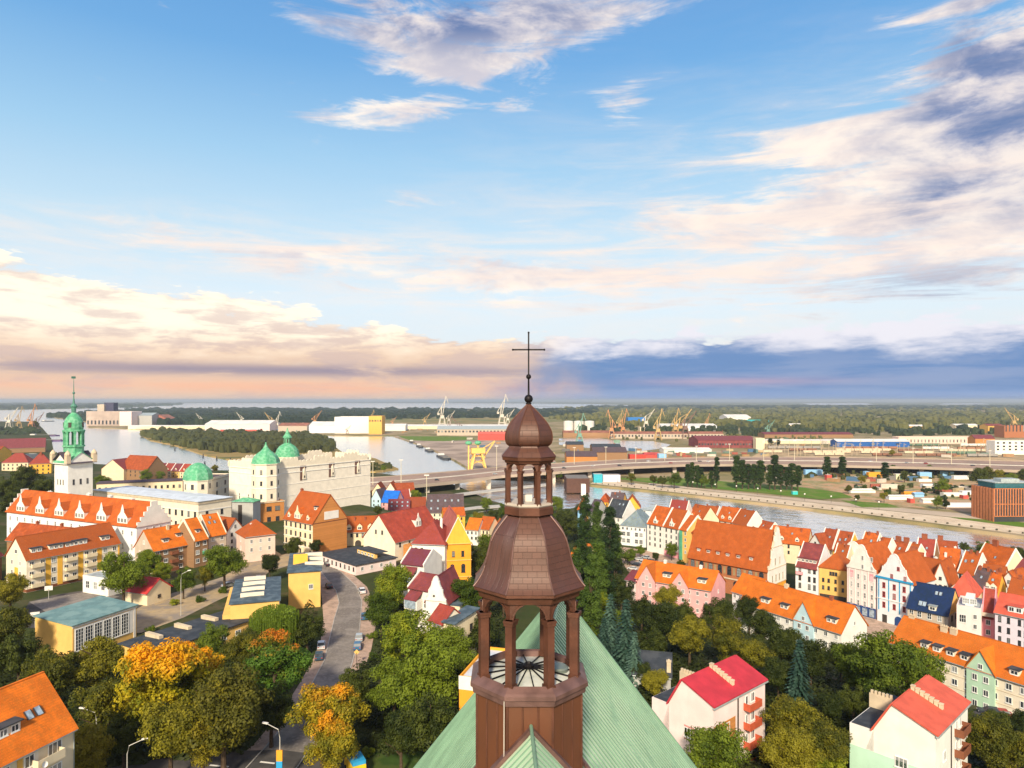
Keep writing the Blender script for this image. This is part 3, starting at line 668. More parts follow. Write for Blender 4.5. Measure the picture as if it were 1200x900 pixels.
    for d in dorm:          # (u fraction, width, height, kind, z fraction up the slope)
        u, dw, dh, dk, zf = d[:5]; dm = W[d[5]] if len(d) > 5 else W['ivory']; dr = d[6] if len(d) > 6 else (m_bit if dk == 'shed' else rm)
        nwin = max(1, int(dw/1.3)); x0 = u*L-dw/2; k = rise/(dep/2); y0 = zf*dep/2; z0 = hh+k*y0-.05; ye = y0+dh/k+.1
        q = MB(); q.extr([(x0, y0, z0), (x0, y0, z0+dh), (x0, ye, z0+dh+.02)], (dw, 0, 0))
        if dk in ('gable', 'curl'): q.extr([(x0, y0, z0+dh), (x0+dw, y0, z0+dh), (x0+dw/2, y0, z0+dh+dw*.5)], (0, .3, 0))
        if dk == 'curl': q.extr([(x0-.15, y0-.05, z0), (x0+dw+.15, y0-.05, z0), (x0+dw+.05, y0-.05, z0+dh*.8), (x0+dw*.8, y0-.05, z0+dh*1.05), (x0+dw*.68, y0-.05, z0+dh+dw*.3), (x0+dw*.5, y0-.05, z0+dh+dw*.85), (x0+dw*.32, y0-.05, z0+dh+dw*.3), (x0+dw*.2, y0-.05, z0+dh*1.05), (x0-.05, y0-.05, z0+dh*.8)], (0, .25, 0))
        D_ = q.build('dormer', dm, root); q = MB()
        if dk == 'shed': q.extr([(x0-.2, y0-.35, z0+dh-.02), (x0-.2, ye+.4, z0+dh+.10), (x0-.2, ye+.4, z0+dh+.24), (x0-.2, y0-.35, z0+dh+.14)], (dw+.4, 0, 0))
        else:
            ym = y0+(dh+dw*.5)/k+.3
            for s_ in (-1, 1):
                xc = x0+dw/2; xe = xc+s_*(dw/2+.15); q.extr([(xc, y0-.0, z0+dh+dw*.5+.03), (xe, y0-.0, z0+dh-.12), (xe, ye, z0+dh-.12), (xc, ym, z0+dh+dw*.5+.03)], (0, 0, .12))
        q.build('dormer_roof', dr, D_)
        for i in range(nwin): multiwin(D_, x0+dw*(i+.5)/nwin, y0-(.06 if dk == 'curl' else 0), z0+.25*dh, 0, dw/nwin*.72, dh*.6)
    for c in chim:          # (u, v, w, d, h above roof plane top, mat)
        u, v, cw, cd, ch = c[:5]; cm = ACC.get(c[5]) if len(c) > 5 else m_chim; x, y = u*L, v*dep
        if roof == 'gx': zt = hh+rise*(1-abs(y-dep/2)/(dep/2))
        elif roof == 'gy': zt = hh+rise*(1-abs(x-L/2)/(L/2))
        else: zt = hh
        q = MB(); q.box((x-cw/2, y-cd/2, zt-1.2), (x+cw/2, y+cd/2, zt+ch)); q.box((x-cw/2-.08, y-cd/2-.08, zt+ch), (x+cw/2+.08, y+cd/2+.08, zt+ch+.14))
        n = max(1, int(max(cw, cd)/.5))
        for i in range(n):
            a = (i+.5)/n; px_, py_ = (x-cw/2+cw*a, y) if cw > cd else (x, y-cd/2+cd*a); q.box((px_-.13, py_-.13, zt+ch+.14), (px_+.13, py_+.13, zt+ch+.42))
        q.build('chimney', cm or m_chim, R)
    for s_ in sky:          # roof windows on the front slope (u, frac, w, h)
        u, fr, sw, sh = s_; k = rise/(dep/2); y = fr*dep/2; z = hh+k*y+.28*sqrt(1+k*k)*1.0; q = MB(); a = sqrt(1+k*k); x = u*L
        dy_, dz_ = sh/a, sh*k/a; nn = Vector((0, -k, 1)).normalized()
        q.extr([(x-sw/2, y, z), (x+sw/2, y, z), (x+sw/2, y+dy_, z+dz_), (x-sw/2, y+dy_, z+dz_)], nn*.10); q.build('skylight', m_pglass, R)
        q = MB()
        for e in ((x-sw/2-.09, x-sw/2), (x+sw/2, x+sw/2+.09)): q.extr([(e[0], y, z), (e[1], y, z), (e[1], y+dy_, z+dz_), (e[0], y+dy_, z+dz_)], nn*.16)
        q.build('skylight_frame', m_dframe, R)
    for g in xg:            # cross gable wing (u0, u1, rise, mat, proud)
        u0, u1, gr, gmn, pr = g; x0, x1 = u0*L, u1*L; xc = (x0+x1)/2; q = MB(); yb = dep/2
        q.extr([(x0, -pr, 0), (x1, -pr, 0), (x1, -pr, hh), (xc, -pr, hh+gr), (x0, -pr, hh)], (0, yb+pr, 0)); q.build('cross_wing', W[gmn], root)
        q = MB(); s_ = gr/((x1-x0)/2)
        for sg in (-1, 1):
            xe = xc+sg*((x1-x0)/2+.35); ze_ = hh-s_*.35
            q.extr([(xc, -pr-.3, hh+gr+.04), (xe, -pr-.3, ze_+.04), (xe, .25*dep, ze_+.04), (xc, yb*min(1, gr/rise)+.4, hh+gr+.04)], (0, 0, .24))
        q.build('cross_roof', rm, root)
        for i, zo in enumerate(wins[0][2] if wins else (3,)):
            for uu in (.3, .7): addwin(root, x0+(x1-x0)*uu, -pr, hh-zo, 0, 1.1, 1.4, fm=fm)
        addwin(root, xc, -pr, hh+.3, 0, 1.0, 1.2, fm=fm)
    root['_L'] = L; root['_d'] = dep; root['_h'] = hh
    return root, L, hh, R
def balc(root, x, z, w, d=1.2, m_=None, face='F', L=0, slab=None):
    q = MB(); h = 1.0
    def bx(a, b):
        if face == 'F': q.box(a, b)
        else:            # right side: local (u,-v) -> (L+v, u)
            q.box((L-b[1], a[0], a[2]), (L-a[1], b[0], b[2]))
    bx((x-w/2, -d, z-.15), (x+w/2, 0, z)); bx((x-w/2, -d, z+.002), (x+w/2, -d+.07, z+h)); bx((x-w/2, -d+.072, z+.002), (x-w/2+.07, 0, z+h)); bx((x+w/2-.07, -d+.072, z+.002), (x+w/2, 0, z+h))
    return q.build('balcony', m_ or W['cream'], root)
def stripe(root, x0, x1, z0, z1, m_, pr=.06, nm='painted_bay'):
    q = MB(); q.box((x0, -pr, z0), (x1, 0, z1)); return q.build(nm, m_, root)
# ------------------------------------------------------------ left side buildings
DK = dict(fm=m_dframe)
r, L, hh, R = bld('apartment_block', 'long cream and yellow apartment block with balconies and bright orange roof', 'building', (31, 656), (140, 636), 32, 12, 'gx', 6.0, 'ivory', m_tileO,
    wins=[('F', [.05, .16, .27, .40, .49, .62, .71, .83, .94], (2.3, 5.3, 8.3), 1.35, 1.5), ('L', [.3, .7], (2.3, 5.3), 1.1, 1.4), ('L', [.5], (-1.2,), 1.6, 1.3)],
    dorm=[(.12, 3.2, 1.5, 'shed', .22), (.32, 4.2, 1.5, 'shed', .22), (.46, 2.6, 1.4, 'shed', .22), (.58, 4.2, 1.6, 'shed', .22), (.86, 3.0, 1.5, 'shed', .22)], chim=[(.25, .6, 1.0, .6, 1.1), (.7, .6, 1.0, .6, 1.1)], bands=[(9.9, .9, .05, 'brown', 'FL')])
for u in (.215, .335, .555, .765): stripe(r, u*L-.75, u*L+.75, .9, hh-.3, W['yellow'])
for u in (.10, .445, .665):
    for z in (2.6, 5.6, 8.6): balc(r, u*L, hh-z, 3.4, 1.0, W['cream'])
stripe(r, L-.5, L, .9, hh-.3, W['yellow'])
q = MB(); q.box((-.06, 4.9, 1), (0, 6.9, hh-3)); q.build('painted_bay', W['yellow'], r)
r, L, hh, R = bld('apartment_house', 'brown brick three-storey house with pale gable and orange roof, left of the stepped row', 'building', (180, 645), (226, 636), 30, 11, 'gx', 6, 'brown', m_tileB,
    wins=[('F', [.1, .3, .68, .9], (2.1, 4.9, 7.7), 1.5, 1.4), ('L', [.3, .7], (2.2, 5.0), 1.1, 1.3), ('L', [.5], (-1.5,), 1.1, 1.2)], dorm=[(.36, 2.4, 1.3, 'shed', .25), (.74, 2.2, 1.2, 'shed', .4)], chim=[(.55, .42, .9, .6, 1.6, 'beige'), (.98, .5, .5, 2.0, 1.2, 'beige')])
q = MB(); q.extr([(-.04, 0, .4), (-.04, 11, .4), (-.04, 11, hh), (-.04, 5.5, hh+6), (-.04, 0, hh)], (.03, 0, 0)); q.build('gable_render', W['tan'], r)
for z in (2.4, 5.2, 8.0): balc(r, .5*L, hh-z, 2.6, 1.1, ACC['brown']); balc(r, .04*L, hh-z, 1.6, 1.0, ACC['brown'])
for i, (A, B, wm, lab) in enumerate((((227.3, 633.5), (244, 630), 'brown', 'narrow brown brick house, middle one of the stepped orange-roofed row'), ((244.6, 628), (265, 624.5), 'tan', 'tan terraced house with skylights at the upper end of the stepped row'))):
    r, L, hh, R = bld('terraced_house', lab, 'house', A, B, 31.5, 11, 'gx', 6.5, wm, m_tileB, wins=[('F', [.25, .75], (2.2, 5.1, 8.0), 1.4, 1.5)], dorm=[(.5, 1.8, 1.2, 'shed', .3)] if i == 0 else (), sky=[(.3, .5, .7, 1.1), (.6, .5, .7, 1.1), (.45, .75, .7, 1.0)] if i else (), pw=True, pwm='ivory', group='stepped row of orange roofed houses')
    if i == 0: balc(r, .75*L, hh-5.2, 1.8, 1.0, ACC['green'])
bld('gabled_house', 'slim white house with pointed gable beside the pink house', 'house', (265.5, 624), (285.5, 620), 31, 10, 'gy', 4.5, 'white', m_tileO, wins=[('F', [.3, .7], (1.8, 4.3, 6.8), .8, 1.3, DK), ('F', [.5], (-1.2,), .7, 1.1, DK)], chim=[(.1, .4, .6, .6, 1.6, 'white'), (.9, .5, .6, .6, 1.6, 'white')])
bld('villa', 'pink rendered villa with orange hipped roof below the brick castle annexe', 'house', (287.5, 630), (322.5, 626), 31, 12, 'hip', 5.2, 'salmon', m_tileO, wins=[('F', [.2, .5, .8], (2.4, 5.4), .9, 1.5), ('L', [.5], (2.4, 5.4), .9, 1.4)], chim=[(.35, .5, .8, .8, 3.6, 'white'), (.62, .3, 1.1, .6, 1.5, 'white')])
# castle wing with curly dormer gables
r, L, hh, R = bld('castle_wing', 'long white castle wing with orange roof and six curly white dormer gables', 'castle wing', (8, 598.7), (160, 617), 37, 13, 'gx', 7.2, 'cool', m_tileO,
    wins=[('F', 16, (3.4,), .95, 1.7), ('F', 16, (8.5,), 1.1, 2.4), ('R', [.3, .5, .7], (2.5, 6), .9, 1.6), ('R', [.4, .6], (-1.3,), .8, 1.2)],
    dorm=[(u, 5.0, 2.6, 'curl', .02, 'white') for u in (.115, .275, .43, .59, .75, .90)], chim=[(.2, .55, 1.2, 1.2, 1.0, 'white'), (.36, .55, 1.2, 1.2, 1.0, 'white'), (.52, .55, 1.6, 1.2, 1.6, 'white'), (.68, .55, 1.6, 1.2, 1.6, 'white'), (.84, .55, 1.2, 1.2, 1.2, 'white')], bands=[(.5, .35, .12, 'white', 'FR')], gut=False)
q = MB(); n = 8
for x in (L-.1, -.35):
    ol = gable_outline('step', 13, 7.6); q.extr([(x, u, hh+z-.3) for u, z in ol], (.45, 0, 0))
q.build('end_gable', W['white'], r)
# clock tower
pm, pr_ = P(78.7, 543.3, 52.6), P(112, 540.7, 52.6)
r, L, hh, R = bld('castle_tower', 'tall square white castle tower with green copper lantern and spire', 'tower', pm, pr_, 52.6, 12.0, 'gx', 4.4, 'white', m_tileK,
    wins=[('F', [.22, .5, .78], (9.5,), .95, 2.3, DK), ('F', [.38, .64], (18,), .85, 2.0, DK), ('L', [.35, .55, .75], (9.5,), .7, 2.2, DK), ('L', [.4, .65], (17,), .6, 2.0), ('F', [.38, .62], (-.9,), .6, .9, DK), ('F', [.3, .7], (26,), .85, 2.0, DK)], bands=[(.4, .45, .25, 'white', 'FLR')], verge=False, zg=20, gut=False)
q = MB(); q.extr([(0, 0, hh), (L, 0, hh), (L/2, 0, hh+4.4)], (0, 12, 0)); q.build('cross_gable', W['white'], r)
q = MB()
for sg in (-1, 1):
    q.extr([(L/2, -.3, hh+4.5), (L/2+sg*(L/2+.3), -.3, hh), (L/2+sg*(L/2+.3), 12.3, hh), (L/2, 12.3, hh+4.5)], (0, 0, .2))
q.build('cross_roof', m_patina, r)
q = MB()
for x in (.4, L-.4):
    for y in (.4, 11.6): q.box((x-.9, y-.9, hh-.1), (x+.9, y+.9, hh+3.6)); q.lathe([(1.25, hh+3.6), (1.2, hh+4.2), (.7, hh+4.9), (.1, hh+5.6)], 8, c=(x, y))
q.build('corner_pinnacle', W['sand'], r)
cx, cy = L/2, 6.0; z0 = hh+2.0; NR0 = len(r.children)
q = MB(); q.lathe([(5.0, z0-.6), (4.3, z0+1.6), (3.9, z0+2.2), (3.9, z0+4.6), (4.4, z0+4.8), (4.4, z0+5.4), (3.4, z0+5.6)], 8, c=(cx, cy), ph=pi/8); q.build('lantern_drum', m_patina, r)
for j in range(8):
    a = pi/8+j*pi/4; q = MB(); q.box((-.42, -.42, 0), (.42, .42, 6.4)); q.box((-.6, -.6, 5.6), (.6, .6, 6.4)); o_ = q.build('lantern_column', m_patina, r); o_.location = (cx+3.6*cos(a), cy+3.6*sin(a), z0+5.3); o_.rotation_euler = (0, 0, a)
q = MB(); q.lathe([(4.4, z0+11.6), (4.4, z0+12.2), (3.6, z0+12.4), (3.9, z0+13.4), (3.75, z0+15.5), (3.1, z0+17.3), (2.0, z0+18.8), (.9, z0+19.8), (.5, z0+20.4)], 16, c=(cx, cy)); q.build('green_dome', m_patina, r, smooth=False)
for a in (-2.2, -.9, .6, 2.2):
    q = MB(); q.box((-.6, -.2, 0), (.6, .3, 2.2)); o_ = q.build('dome_opening', m_dframe, r); o_.location = (cx+3.75*sin(a), cy-3.75*cos(a), z0+13.4); o_.rotation_euler = (0, 0, a)
q = MB(); q.lathe([(.9, z0+20), (1.0, z0+22.2), (1.5, z0+22.6), (.5, z0+24), (.3, z0+26)], 10, c=(cx, cy)); q.tube([(cx, cy, z0+25), (cx, cy, z0+35)], [.25, .08], 6); ball(q, (cx, cy, z0+28.6), .55, 8); q.box((cx-1.0, cy-.08, z0+35), (cx+.8, cy+.08, z0+36)); q.build('spire', mat('dark_patina', (.08, .22, .17), .6), r)
for o_ in list(r.children)[NR0:]:
    k_ = .87; o_.location = (cx+(o_.location.x-cx)*k_ if o_.location.length > 0 else cx*(1-k_), cy+(o_.location.y-cy)*k_ if o_.location.length > 0 else cy*(1-k_), o_.location.z); o_.scale = (k_, k_, 1)
# castle long low wings and courtyards
wc = [('F', 18, (6.6, 11.5), 1.3, 2.3, DK), ('R', [.25, .7], (6.6, 11.5), 1.2, 2.2, DK)]
bld('castle_range', 'long cream castle range with pale blue flat roof between tower and dome', 'castle wing', (110, 574), (232.5, 588), 38, 16, 'hip', .8, 'ivory', m_bluew, wins=wc, bands=[(1.2, .9, .3, 'beige', 'FR'), (4.3, .4, .15, 'white', 'FR')], gut=False, over=.6)
bld('castle_range', 'low rear castle range with brown flat roof behind the pale blue roof', 'castle wing', (113, 567), (214, 563), 38.5, 10, 'hip', .8, 'cream', m_tileK, wins=[('F', 14, (3.5,), 1.0, 1.5, DK)], gut=False)
bld('castle_range', 'cream castle range with two dark windows beside the small green dome', 'castle wing', (247.5, 561.5), (269, 556), 40, 12, 'flat', .5, 'ivory', m_tileK, wins=[('F', [.3, .75], (4.6, 9), 1.7, 2.3, DK)], bands=[(1, .5, .2, 'beige', 'FL'), (6.2, .3, .1, 'white', 'FL')])
c = D(232, 563, 322); r = thing('domed_pavilion', 'octagonal cream pavilion under a small green copper dome', 'pavilion', (c.x, c.y, 21), 0); zt = c.z-21
q = MB(); q.lathe([(6.1, 0), (6.1, zt), (6.4, zt+.05), (6.5, zt+.5)], 8, ph=pi/8); q.build('wall', W['ivory'], r)
q = MB(); q.lathe([(6.5, zt+.5), (6.5, zt+1.4), (6.2, zt+3.4), (5.2, zt+5.5), (3.4, zt+7.2), (1.4, zt+8.2), (.05, zt+8.5)], 8, ph=pi/8); q.build('green_dome', m_patina, r)
for j in range(8):
    a = j*pi/4; addwin(r, 5.65*sin(a), -5.65*cos(a), zt-3.6, a, 1.3, 2.3, **DK)
# main castle block
r, L, hh, R = bld('castle', 'great white castle block with scalloped attic crest towering over the old town', 'castle', (311, 551), (434, 539), 46, 30, 'flat', .5, 'castle', m_tileK, wins=[('L', [.2, .45, .7], (17,), .6, 4.2, DK)],
    bands=[(2.6, .3, .22, 'white', 'FL'), (8.4, .2, .14, 'white', 'FL'), (14.0, .2, .14, 'white', 'FL'), (19.5, .2, .14, 'white', 'FL'), (.0, .35, .35, 'white', 'FLR')], par=.4, zg=14)
def crest(L0, axis, off, nm='attic_crest'):
    q = MB(); x = 0.6; i = 0
    while x < L0-1.2:
        hs = 2.9 if (i//4) % 2 == 0 else 4.6; rr = 1.25
        pts = [(x-rr, 0), (x-rr, hs-.9)]+[(x-rr*cos(pi*t/6), hs-.9+rr*sin(pi*t/6)) for t in range(1, 6)]+[(x+rr, hs-.9), (x+rr, 0)]
        P3 = [(u, off, hh+.36+z) if axis == 'x' else (off, u, hh+.36+z) for u, z in pts]
        q.extr(P3, (0, .5, 0) if axis == 'x' else (.5, 0, 0)); x += rr*2; i += 1
    return q.build(nm, W['ivory'], r)
crest(L, 'x', -.1); crest(30, 'y', -.1); crest(L, 'x', 29.6); crest(30, 'y', L-.4)
for u in (.33, .60, .865):
    q = MB(); x = u*L; q.box((x-2.4, -.16, hh-.9), (x+1.4, -.10, hh+.5)); q.box((x-2.4, -.16, hh-7), (x-1.0, -.10, hh-.9)); q.build('dark_recess', mat('recess_brown', (.16, .085, .07), .8), r)
    q = MB(); q.extr([(x-1.0, -.5, hh-6.5), (x+1.2, -.5, hh-6.5), (x+.9, -.5, hh-3.5), (x+.35, -.5, hh-1.6), (x+.1, -.5, hh-.2), (x-.15, -.5, hh-1.6), (x-.7, -.5, hh-3.5)], (0, .48, 0)); q.build('small_gable', W['ivory'], r)
    addwin(r, x+.1, -.5, hh-5.6, 0, .7, 1.0, **DK)
def dtower(nm, lab, px, py, d, R0, zbase, dprof, wz, n=8):
    c = D(px, py, d); t = thing(nm, lab, 'tower', (c.x, c.y, zbase), 0); zt = c.z-zbase
    q = MB(); q.lathe([(R0, 0), (R0, zt), (R0*1.06, zt+.1), (R0*1.08, zt+.6)], n, ph=pi/n); q.build('wall', W['ivory'], t)
    q = MB(); [q.lathe([(R0, zt-z), (R0*1.03, zt-z+.1), (R0*1.03, zt-z+.4), (R0, zt-z+.5)], n, ph=pi/n, cap=False) for z in (5.6, 11.6)]; q.build('cornice', m_white, t)
    q = MB(); q.lathe([(a*R0, zt+.6+b) for a, b in dprof], n, ph=pi/n); q.build('green_dome', m_patina, t)
    ap = R0*cos(pi/n)
    for j in range(n):
        a = 2*pi*j/n
        for z in wz: addwin(t, ap*sin(a), -ap*cos(a), zt-z, a, 1.05, 2.1, **DK)
    return t, zt
t, zt = dtower('castle_corner_tower', 'white corner tower with onion-shaped green dome at the castle front', 311.5, 544, 333, 6.6, 18, [(1.06, 0), (1.0, .5), (.95, 2.0), (.80, 3.6), (.58, 4.9), (.36, 6.0), (.2, 7.2), (.09, 8.6), (.03, 10.2)], (4.4, 9.8, 16))
q = MB(); q.tube([(0, 0, zt+10), (0, 0, zt+13.5)], .1, 5); ball(q, (0, 0, zt+11.3), .4, 6); q.build('finial', m_iron, t)
t, zt = dtower('castle_rear_tower', 'rear castle tower with large green dome and pointed green lantern', 336.7, 536, 378, 6.4, 18, [(1.05, 0), (1.0, 1.6), (.9, 3.6), (.7, 5.4), (.42, 6.7), (.30, 7.1)], (2.6,), 16)
q = MB(); q.lathe([(2.0, zt+7.6), (2.0, zt+10.8), (2.6, zt+11.0), (2.5, zt+11.3), (1.3, zt+13), (.6, zt+14.8), (.06, zt+16.6)], 8); q.build('lantern', m_patina, t)
for j in range(8):
    a = j*pi/4+pi/8; q = MB(); q.box((-.32, -.1, 0), (.32, .1, 2.1)); o_ = q.build('lantern_opening', m_dframe, t); o_.location = (1.86*sin(a), -1.86*cos(a), zt+8.2); o_.rotation_euler = (0, 0, a)
bld('brick_annexe', 'flat-topped brown brick annexe below the onion-domed castle tower', 'building', (297, 591), (333, 587.5), 31, 12, 'flat', .5, 'obrick', m_tileK, wins=[('F', [.18], (4, 9), 1.4, 2.2, DK), ('F', [.5, .78], (4,), 2.4, 2.2, DK), ('F', [.5, .78], (9,), 1.8, 2.2, DK)], bands=[(0, .5, .3, 'beige', 'FLR')])
r, L, hh, R = bld('gatehouse', 'small grey gatehouse with a tall dark doorway and tiny green roof', 'building', (272, 588), (296.5, 588.5), 33, 7, 'hip', 1.6, 'grey', m_patina)
q = MB(); q.box((3.0, -.1, 1), (4.9, 0, hh-1.4)); q.build('door', m_dframe, r)
# town house with orange gable
r, L, hh, R = bld('town_house', 'large cream town house with orange brick gable wall and steep orange roof', 'building', (333, 607), (366.5, 613.3), 34.4, 15.5, 'gx', 9.6, 'cream', m_tileO,
    wins=[('F', 6, (2.6, 5.8, 9.0), .95, 1.7, DK), ('F', [.08, .25, .42, .58, .92], (12,), .95, 1.7, DK)], dorm=[(.45, 3.6, 2.4, 'curl', .03, 'cream'), (.14, 1.5, 1.6, 'gable', .05, 'cream'), (.80, 1.5, 1.6, 'gable', .05, 'cream'), (.84, 1.6, 1.5, 'shed', .42, 'ivory')], bands=[(.3, .3, .2, 'white', 'F'), (3.2, .2, .12, 'white', 'F'), (6.4, .2, .12, 'white', 'F'), (9.6, .3, .15, 'white', 'F')], chim=[(.02, .5, .8, 1.0, .8)])
q = MB(); q.extr([(L+.03, 0, .4), (L+.03, 15.5, .4), (L+.03, 15.5, hh), (L+.03, 7.75, hh+9.6), (L+.03, 0, hh)], (.05, 0, 0)); q.build('brick_gable', W['obrick'], r)
q = MB(); q.box((L+.1, 5.0, hh+.6), (L+.2, 11.5, hh+3.6)); q.build('blank_billboard', m_white, r)
q = MB(); q.box((L+.09, 0, hh-.4), (L+.16, 15.5, hh-.1)); q.build('cornice', ACC['brown'], r)
r, L, hh, R = bld('low_house', 'low cream house with three orange dormer bays beside the brick gable', 'house', (402, 623.5), (448, 622), 27.6, 11, 'gx', 5, 'cream', m_tileO, wins=[('F', 7, (2.1,), .9, 1.3, DK)], dorm=[(u, 2.0, 1.7, 'gable', .08, 'cream') for u in (.15, .42, .69)], chim=[(.28, .35, .6, .6, 1.6), (.55, .35, .6, .6, 1.6), (.82, .35, .6, .6, 1.6)])
q = MB(); q.extr([(L*.38+1.2*cos(pi*t/8), -.05, .4+1.0+1.2*sin(pi*t/8)) for t in range(9)]+[(L*.38-1.2, -.05, .4), (L*.38+1.2, -.05, .4)], (0, .05, 0)); q.build('arched_gate', m_dframe, r)
r, L, hh, R = bld('workshop', 'low flat-roofed cream workshop with dark bitumen roof beside the road', 'building', (373, 648.5), (417, 662.5), 25.4, 16, 'hip', .7, 'pale', m_bit, wins=[('F', 9, (2.2,), .8, 1.3, DK), ('R', [.15, .38, .62, .85], (2.2,), 1.0, 1.3)], gut=False, over=.5)
q = MB(); q.box((L*.45, 9, hh+.1), (L*.9, 10, hh+2.0)); q.build('clerestory', W['sun'], r)
for i in range(5): addwin(r, L*(.5+.085*i), 9, hh+.7, 0, 1.1, .9)
q = MB(); q.box((L*.43, 8.8, hh+2.002), (L*.92, 14, hh+2.2)); q.build('clerestory_roof', m_bit, r)
r, L, hh, R = bld('hall', 'wide house with white gable and big red tiled roof behind the workshop', 'building', (463, 635), (516, 622), 29, 16, 'gx', 8.8, 'ivory', m_tileR, wins=[('L', [.4, .6], (-2.0,), .8, 1.4, DK), ('F', 5, (2.2,), .9, 1.4, DK)], dorm=[(.60, 3.0, 3.0, 'curl', .3, 'white')])
q = MB(); q.extr([(L*.15, -.5, hh-1.6), (L*.15, -3.5, hh-2.6), (L*.15, -3.5, 0), (L*.15, -.5, 0)], (L*.6, 0, 0)); q.build('lean_to', W['obrick'], r)
# gothic house
r, L, hh, R = bld('gothic_house', 'yellow-orange gothic house with steep decorated gable and salmon red roof', 'building', (521.5, 637.3), (552, 636), 37, 24, 'gy', 7.4, 'orange', mat('tile_salmon', (.52, .13, .085), .7, kind='tile'), wins=[('F', [.32, .68], (4.0,), .85, 1.7, DK), ('F', [.28, .7], (8.8,), 1.2, 2.0, dict(fm=m_dframe, arch=.9)), ('F', [.28, .7], (13.6,), 1.2, 2.0, dict(fm=m_dframe, arch=.9)), ('R', 5, (4, 8.8), .9, 1.7, DK)], gab='tri', gabm='yellow', bands=[(.2, .25, .4, 'yellow', 'F'), (5.2, .22, .2, 'yellow', 'F'), (10.2, .22, .2, 'yellow', 'F')])
q = MB()
for i in range(5):
    x = L*(.18+.16*i); h0 = (7.4+.5)*(1-abs(x-L/2)/(L/2)); q.box((x-.12, -.42, hh+.4), (x+.12, -.322, hh+max(.8, h0-.5)))
q.box((L/2-.35, -.3, hh+7.6), (L/2+.35, .3, hh+8.5)); q.build('pilaster', W['yellow'], r)
r, L, hh, R = bld('white_house', 'white house with red hipped roof attached left of the yellow gothic gable', 'house', (483, 637.5), (521.2, 639), 37, 14, 'hip', 6.2, 'white', m_tileR, wins=[('F', [.12, .30], (3.4,), .8, 2.4, DK), ('F', [.62], (6.4,), .8, .6, DK)], chim=[(.7, .5, .7, .7, 6.4, 'white')])
r, L, hh, R = bld('terrace_house', 'upper white terrace house with maroon lean-to roofs and curved parapet', 'house', (470, 660), (497, 663), 34, 10, 'gx', 3.0, 'white', m_tileM, wins=[('F', [.3, .7], (3.2,), .7, 1.0)], pw=True, gut=False)
q = MB(); q.box((1.0, -2.6, hh-5.2), (5.4, 0, hh-2.6)); q.build('bay', W['white'], r); q = MB(); q.extr([(1.0, -2.8, hh-2.7), (5.4, -2.8, hh-2.7), (5.4, 0, hh-.8), (1.0, 0, hh-.8)], (0, 0, .15)); q.build('bay_roof', m_tileM, r)
q = MB(); q.box((1.4, -2.86, hh-4.6), (5.0, -2.6, hh-2.75)); q.build('bay_glazing', m_pglass, r)
r, L, hh, R = bld('terrace_house', 'lower white terrace house with maroon roof above the round tree', 'house', (478, 688), (505, 693), 33, 9, 'gx', 2.6, 'white', m_tileM, wins=[('F', [.25, .75], (4.4,), .8, 1.1)], pw=True, gut=False)
q = MB(); q.box((.8, -2.4, hh-4.6), (4.8, 0, hh-2.2)); q.build('bay', W['white'], r); q = MB(); q.extr([(.8, -2.6, hh-2.3), (4.8, -2.6, hh-2.3), (4.8, 0, hh-.6), (.8, 0, hh-.6)], (0, 0, .15)); q.build('bay_roof', m_tileM, r)
q = MB(); q.box((1.1, -2.66, hh-4.2), (4.5, -2.4, hh-2.35)); q.build('bay_glazing', m_pglass, r)
r, L, hh, R = bld('terrace_house', 'white house with rounded gable and one tiny round window above the leafy tree', 'house', (499, 703), (523, 705), 31, 12, 'gy', 5.5, 'white', m_tileM, gab='baroque', gut=False)
q = MB(); q.tube([(L*.42, -.36, hh+1.2), (L*.42, -.30, hh+1.2)], .3, 12); q.build('round_window', m_dframe, r)
for i in range(3):
    q = MB(); q.box((L+.05, 1+i*3.6, hh-1.2-i*.3), (L+3.2, 3.6+i*3.6, hh-1.0-i*.3)); q.build('terrace_roof', m_blueb, r); q = MB(); q.box((L, 1.2+i*3.6, 0), (L+3.0, 3.5+i*3.6, hh-1.21-i*.3)); q.build('side_bay', W['cream'], r)
bld('small_house', 'small cream house with blue-grey mono-pitch roof among green trees', 'house', (520, 729), (532.5, 731.5), 33, 9, 'shb', .8, 'cream', m_blueb, wins=[('R', [.3, .7], (3, 6.2), 1.0, 1.4, DK)])
bld('small_house', 'little red-roofed outhouse in front of the white rounded gable', 'house', (504, 726), (519, 731), 32.5, 6, 'gx', 2.5, 'ivory', m_tileR, wins=[('F', [.4], (2,), .9, 1.1)])
r, L, hh, R = bld('painted_house', 'house with white and orange painted wall left of the green church roof', 'house', (538, 796), (572, 800), 34, 14, 'flat', .5, 'orange', m_bluew)
q = MB(); q.box((-.05, -.05, hh-1.6), (L+.05, -.002, hh+.62)); q.build('white_band', m_white, r)
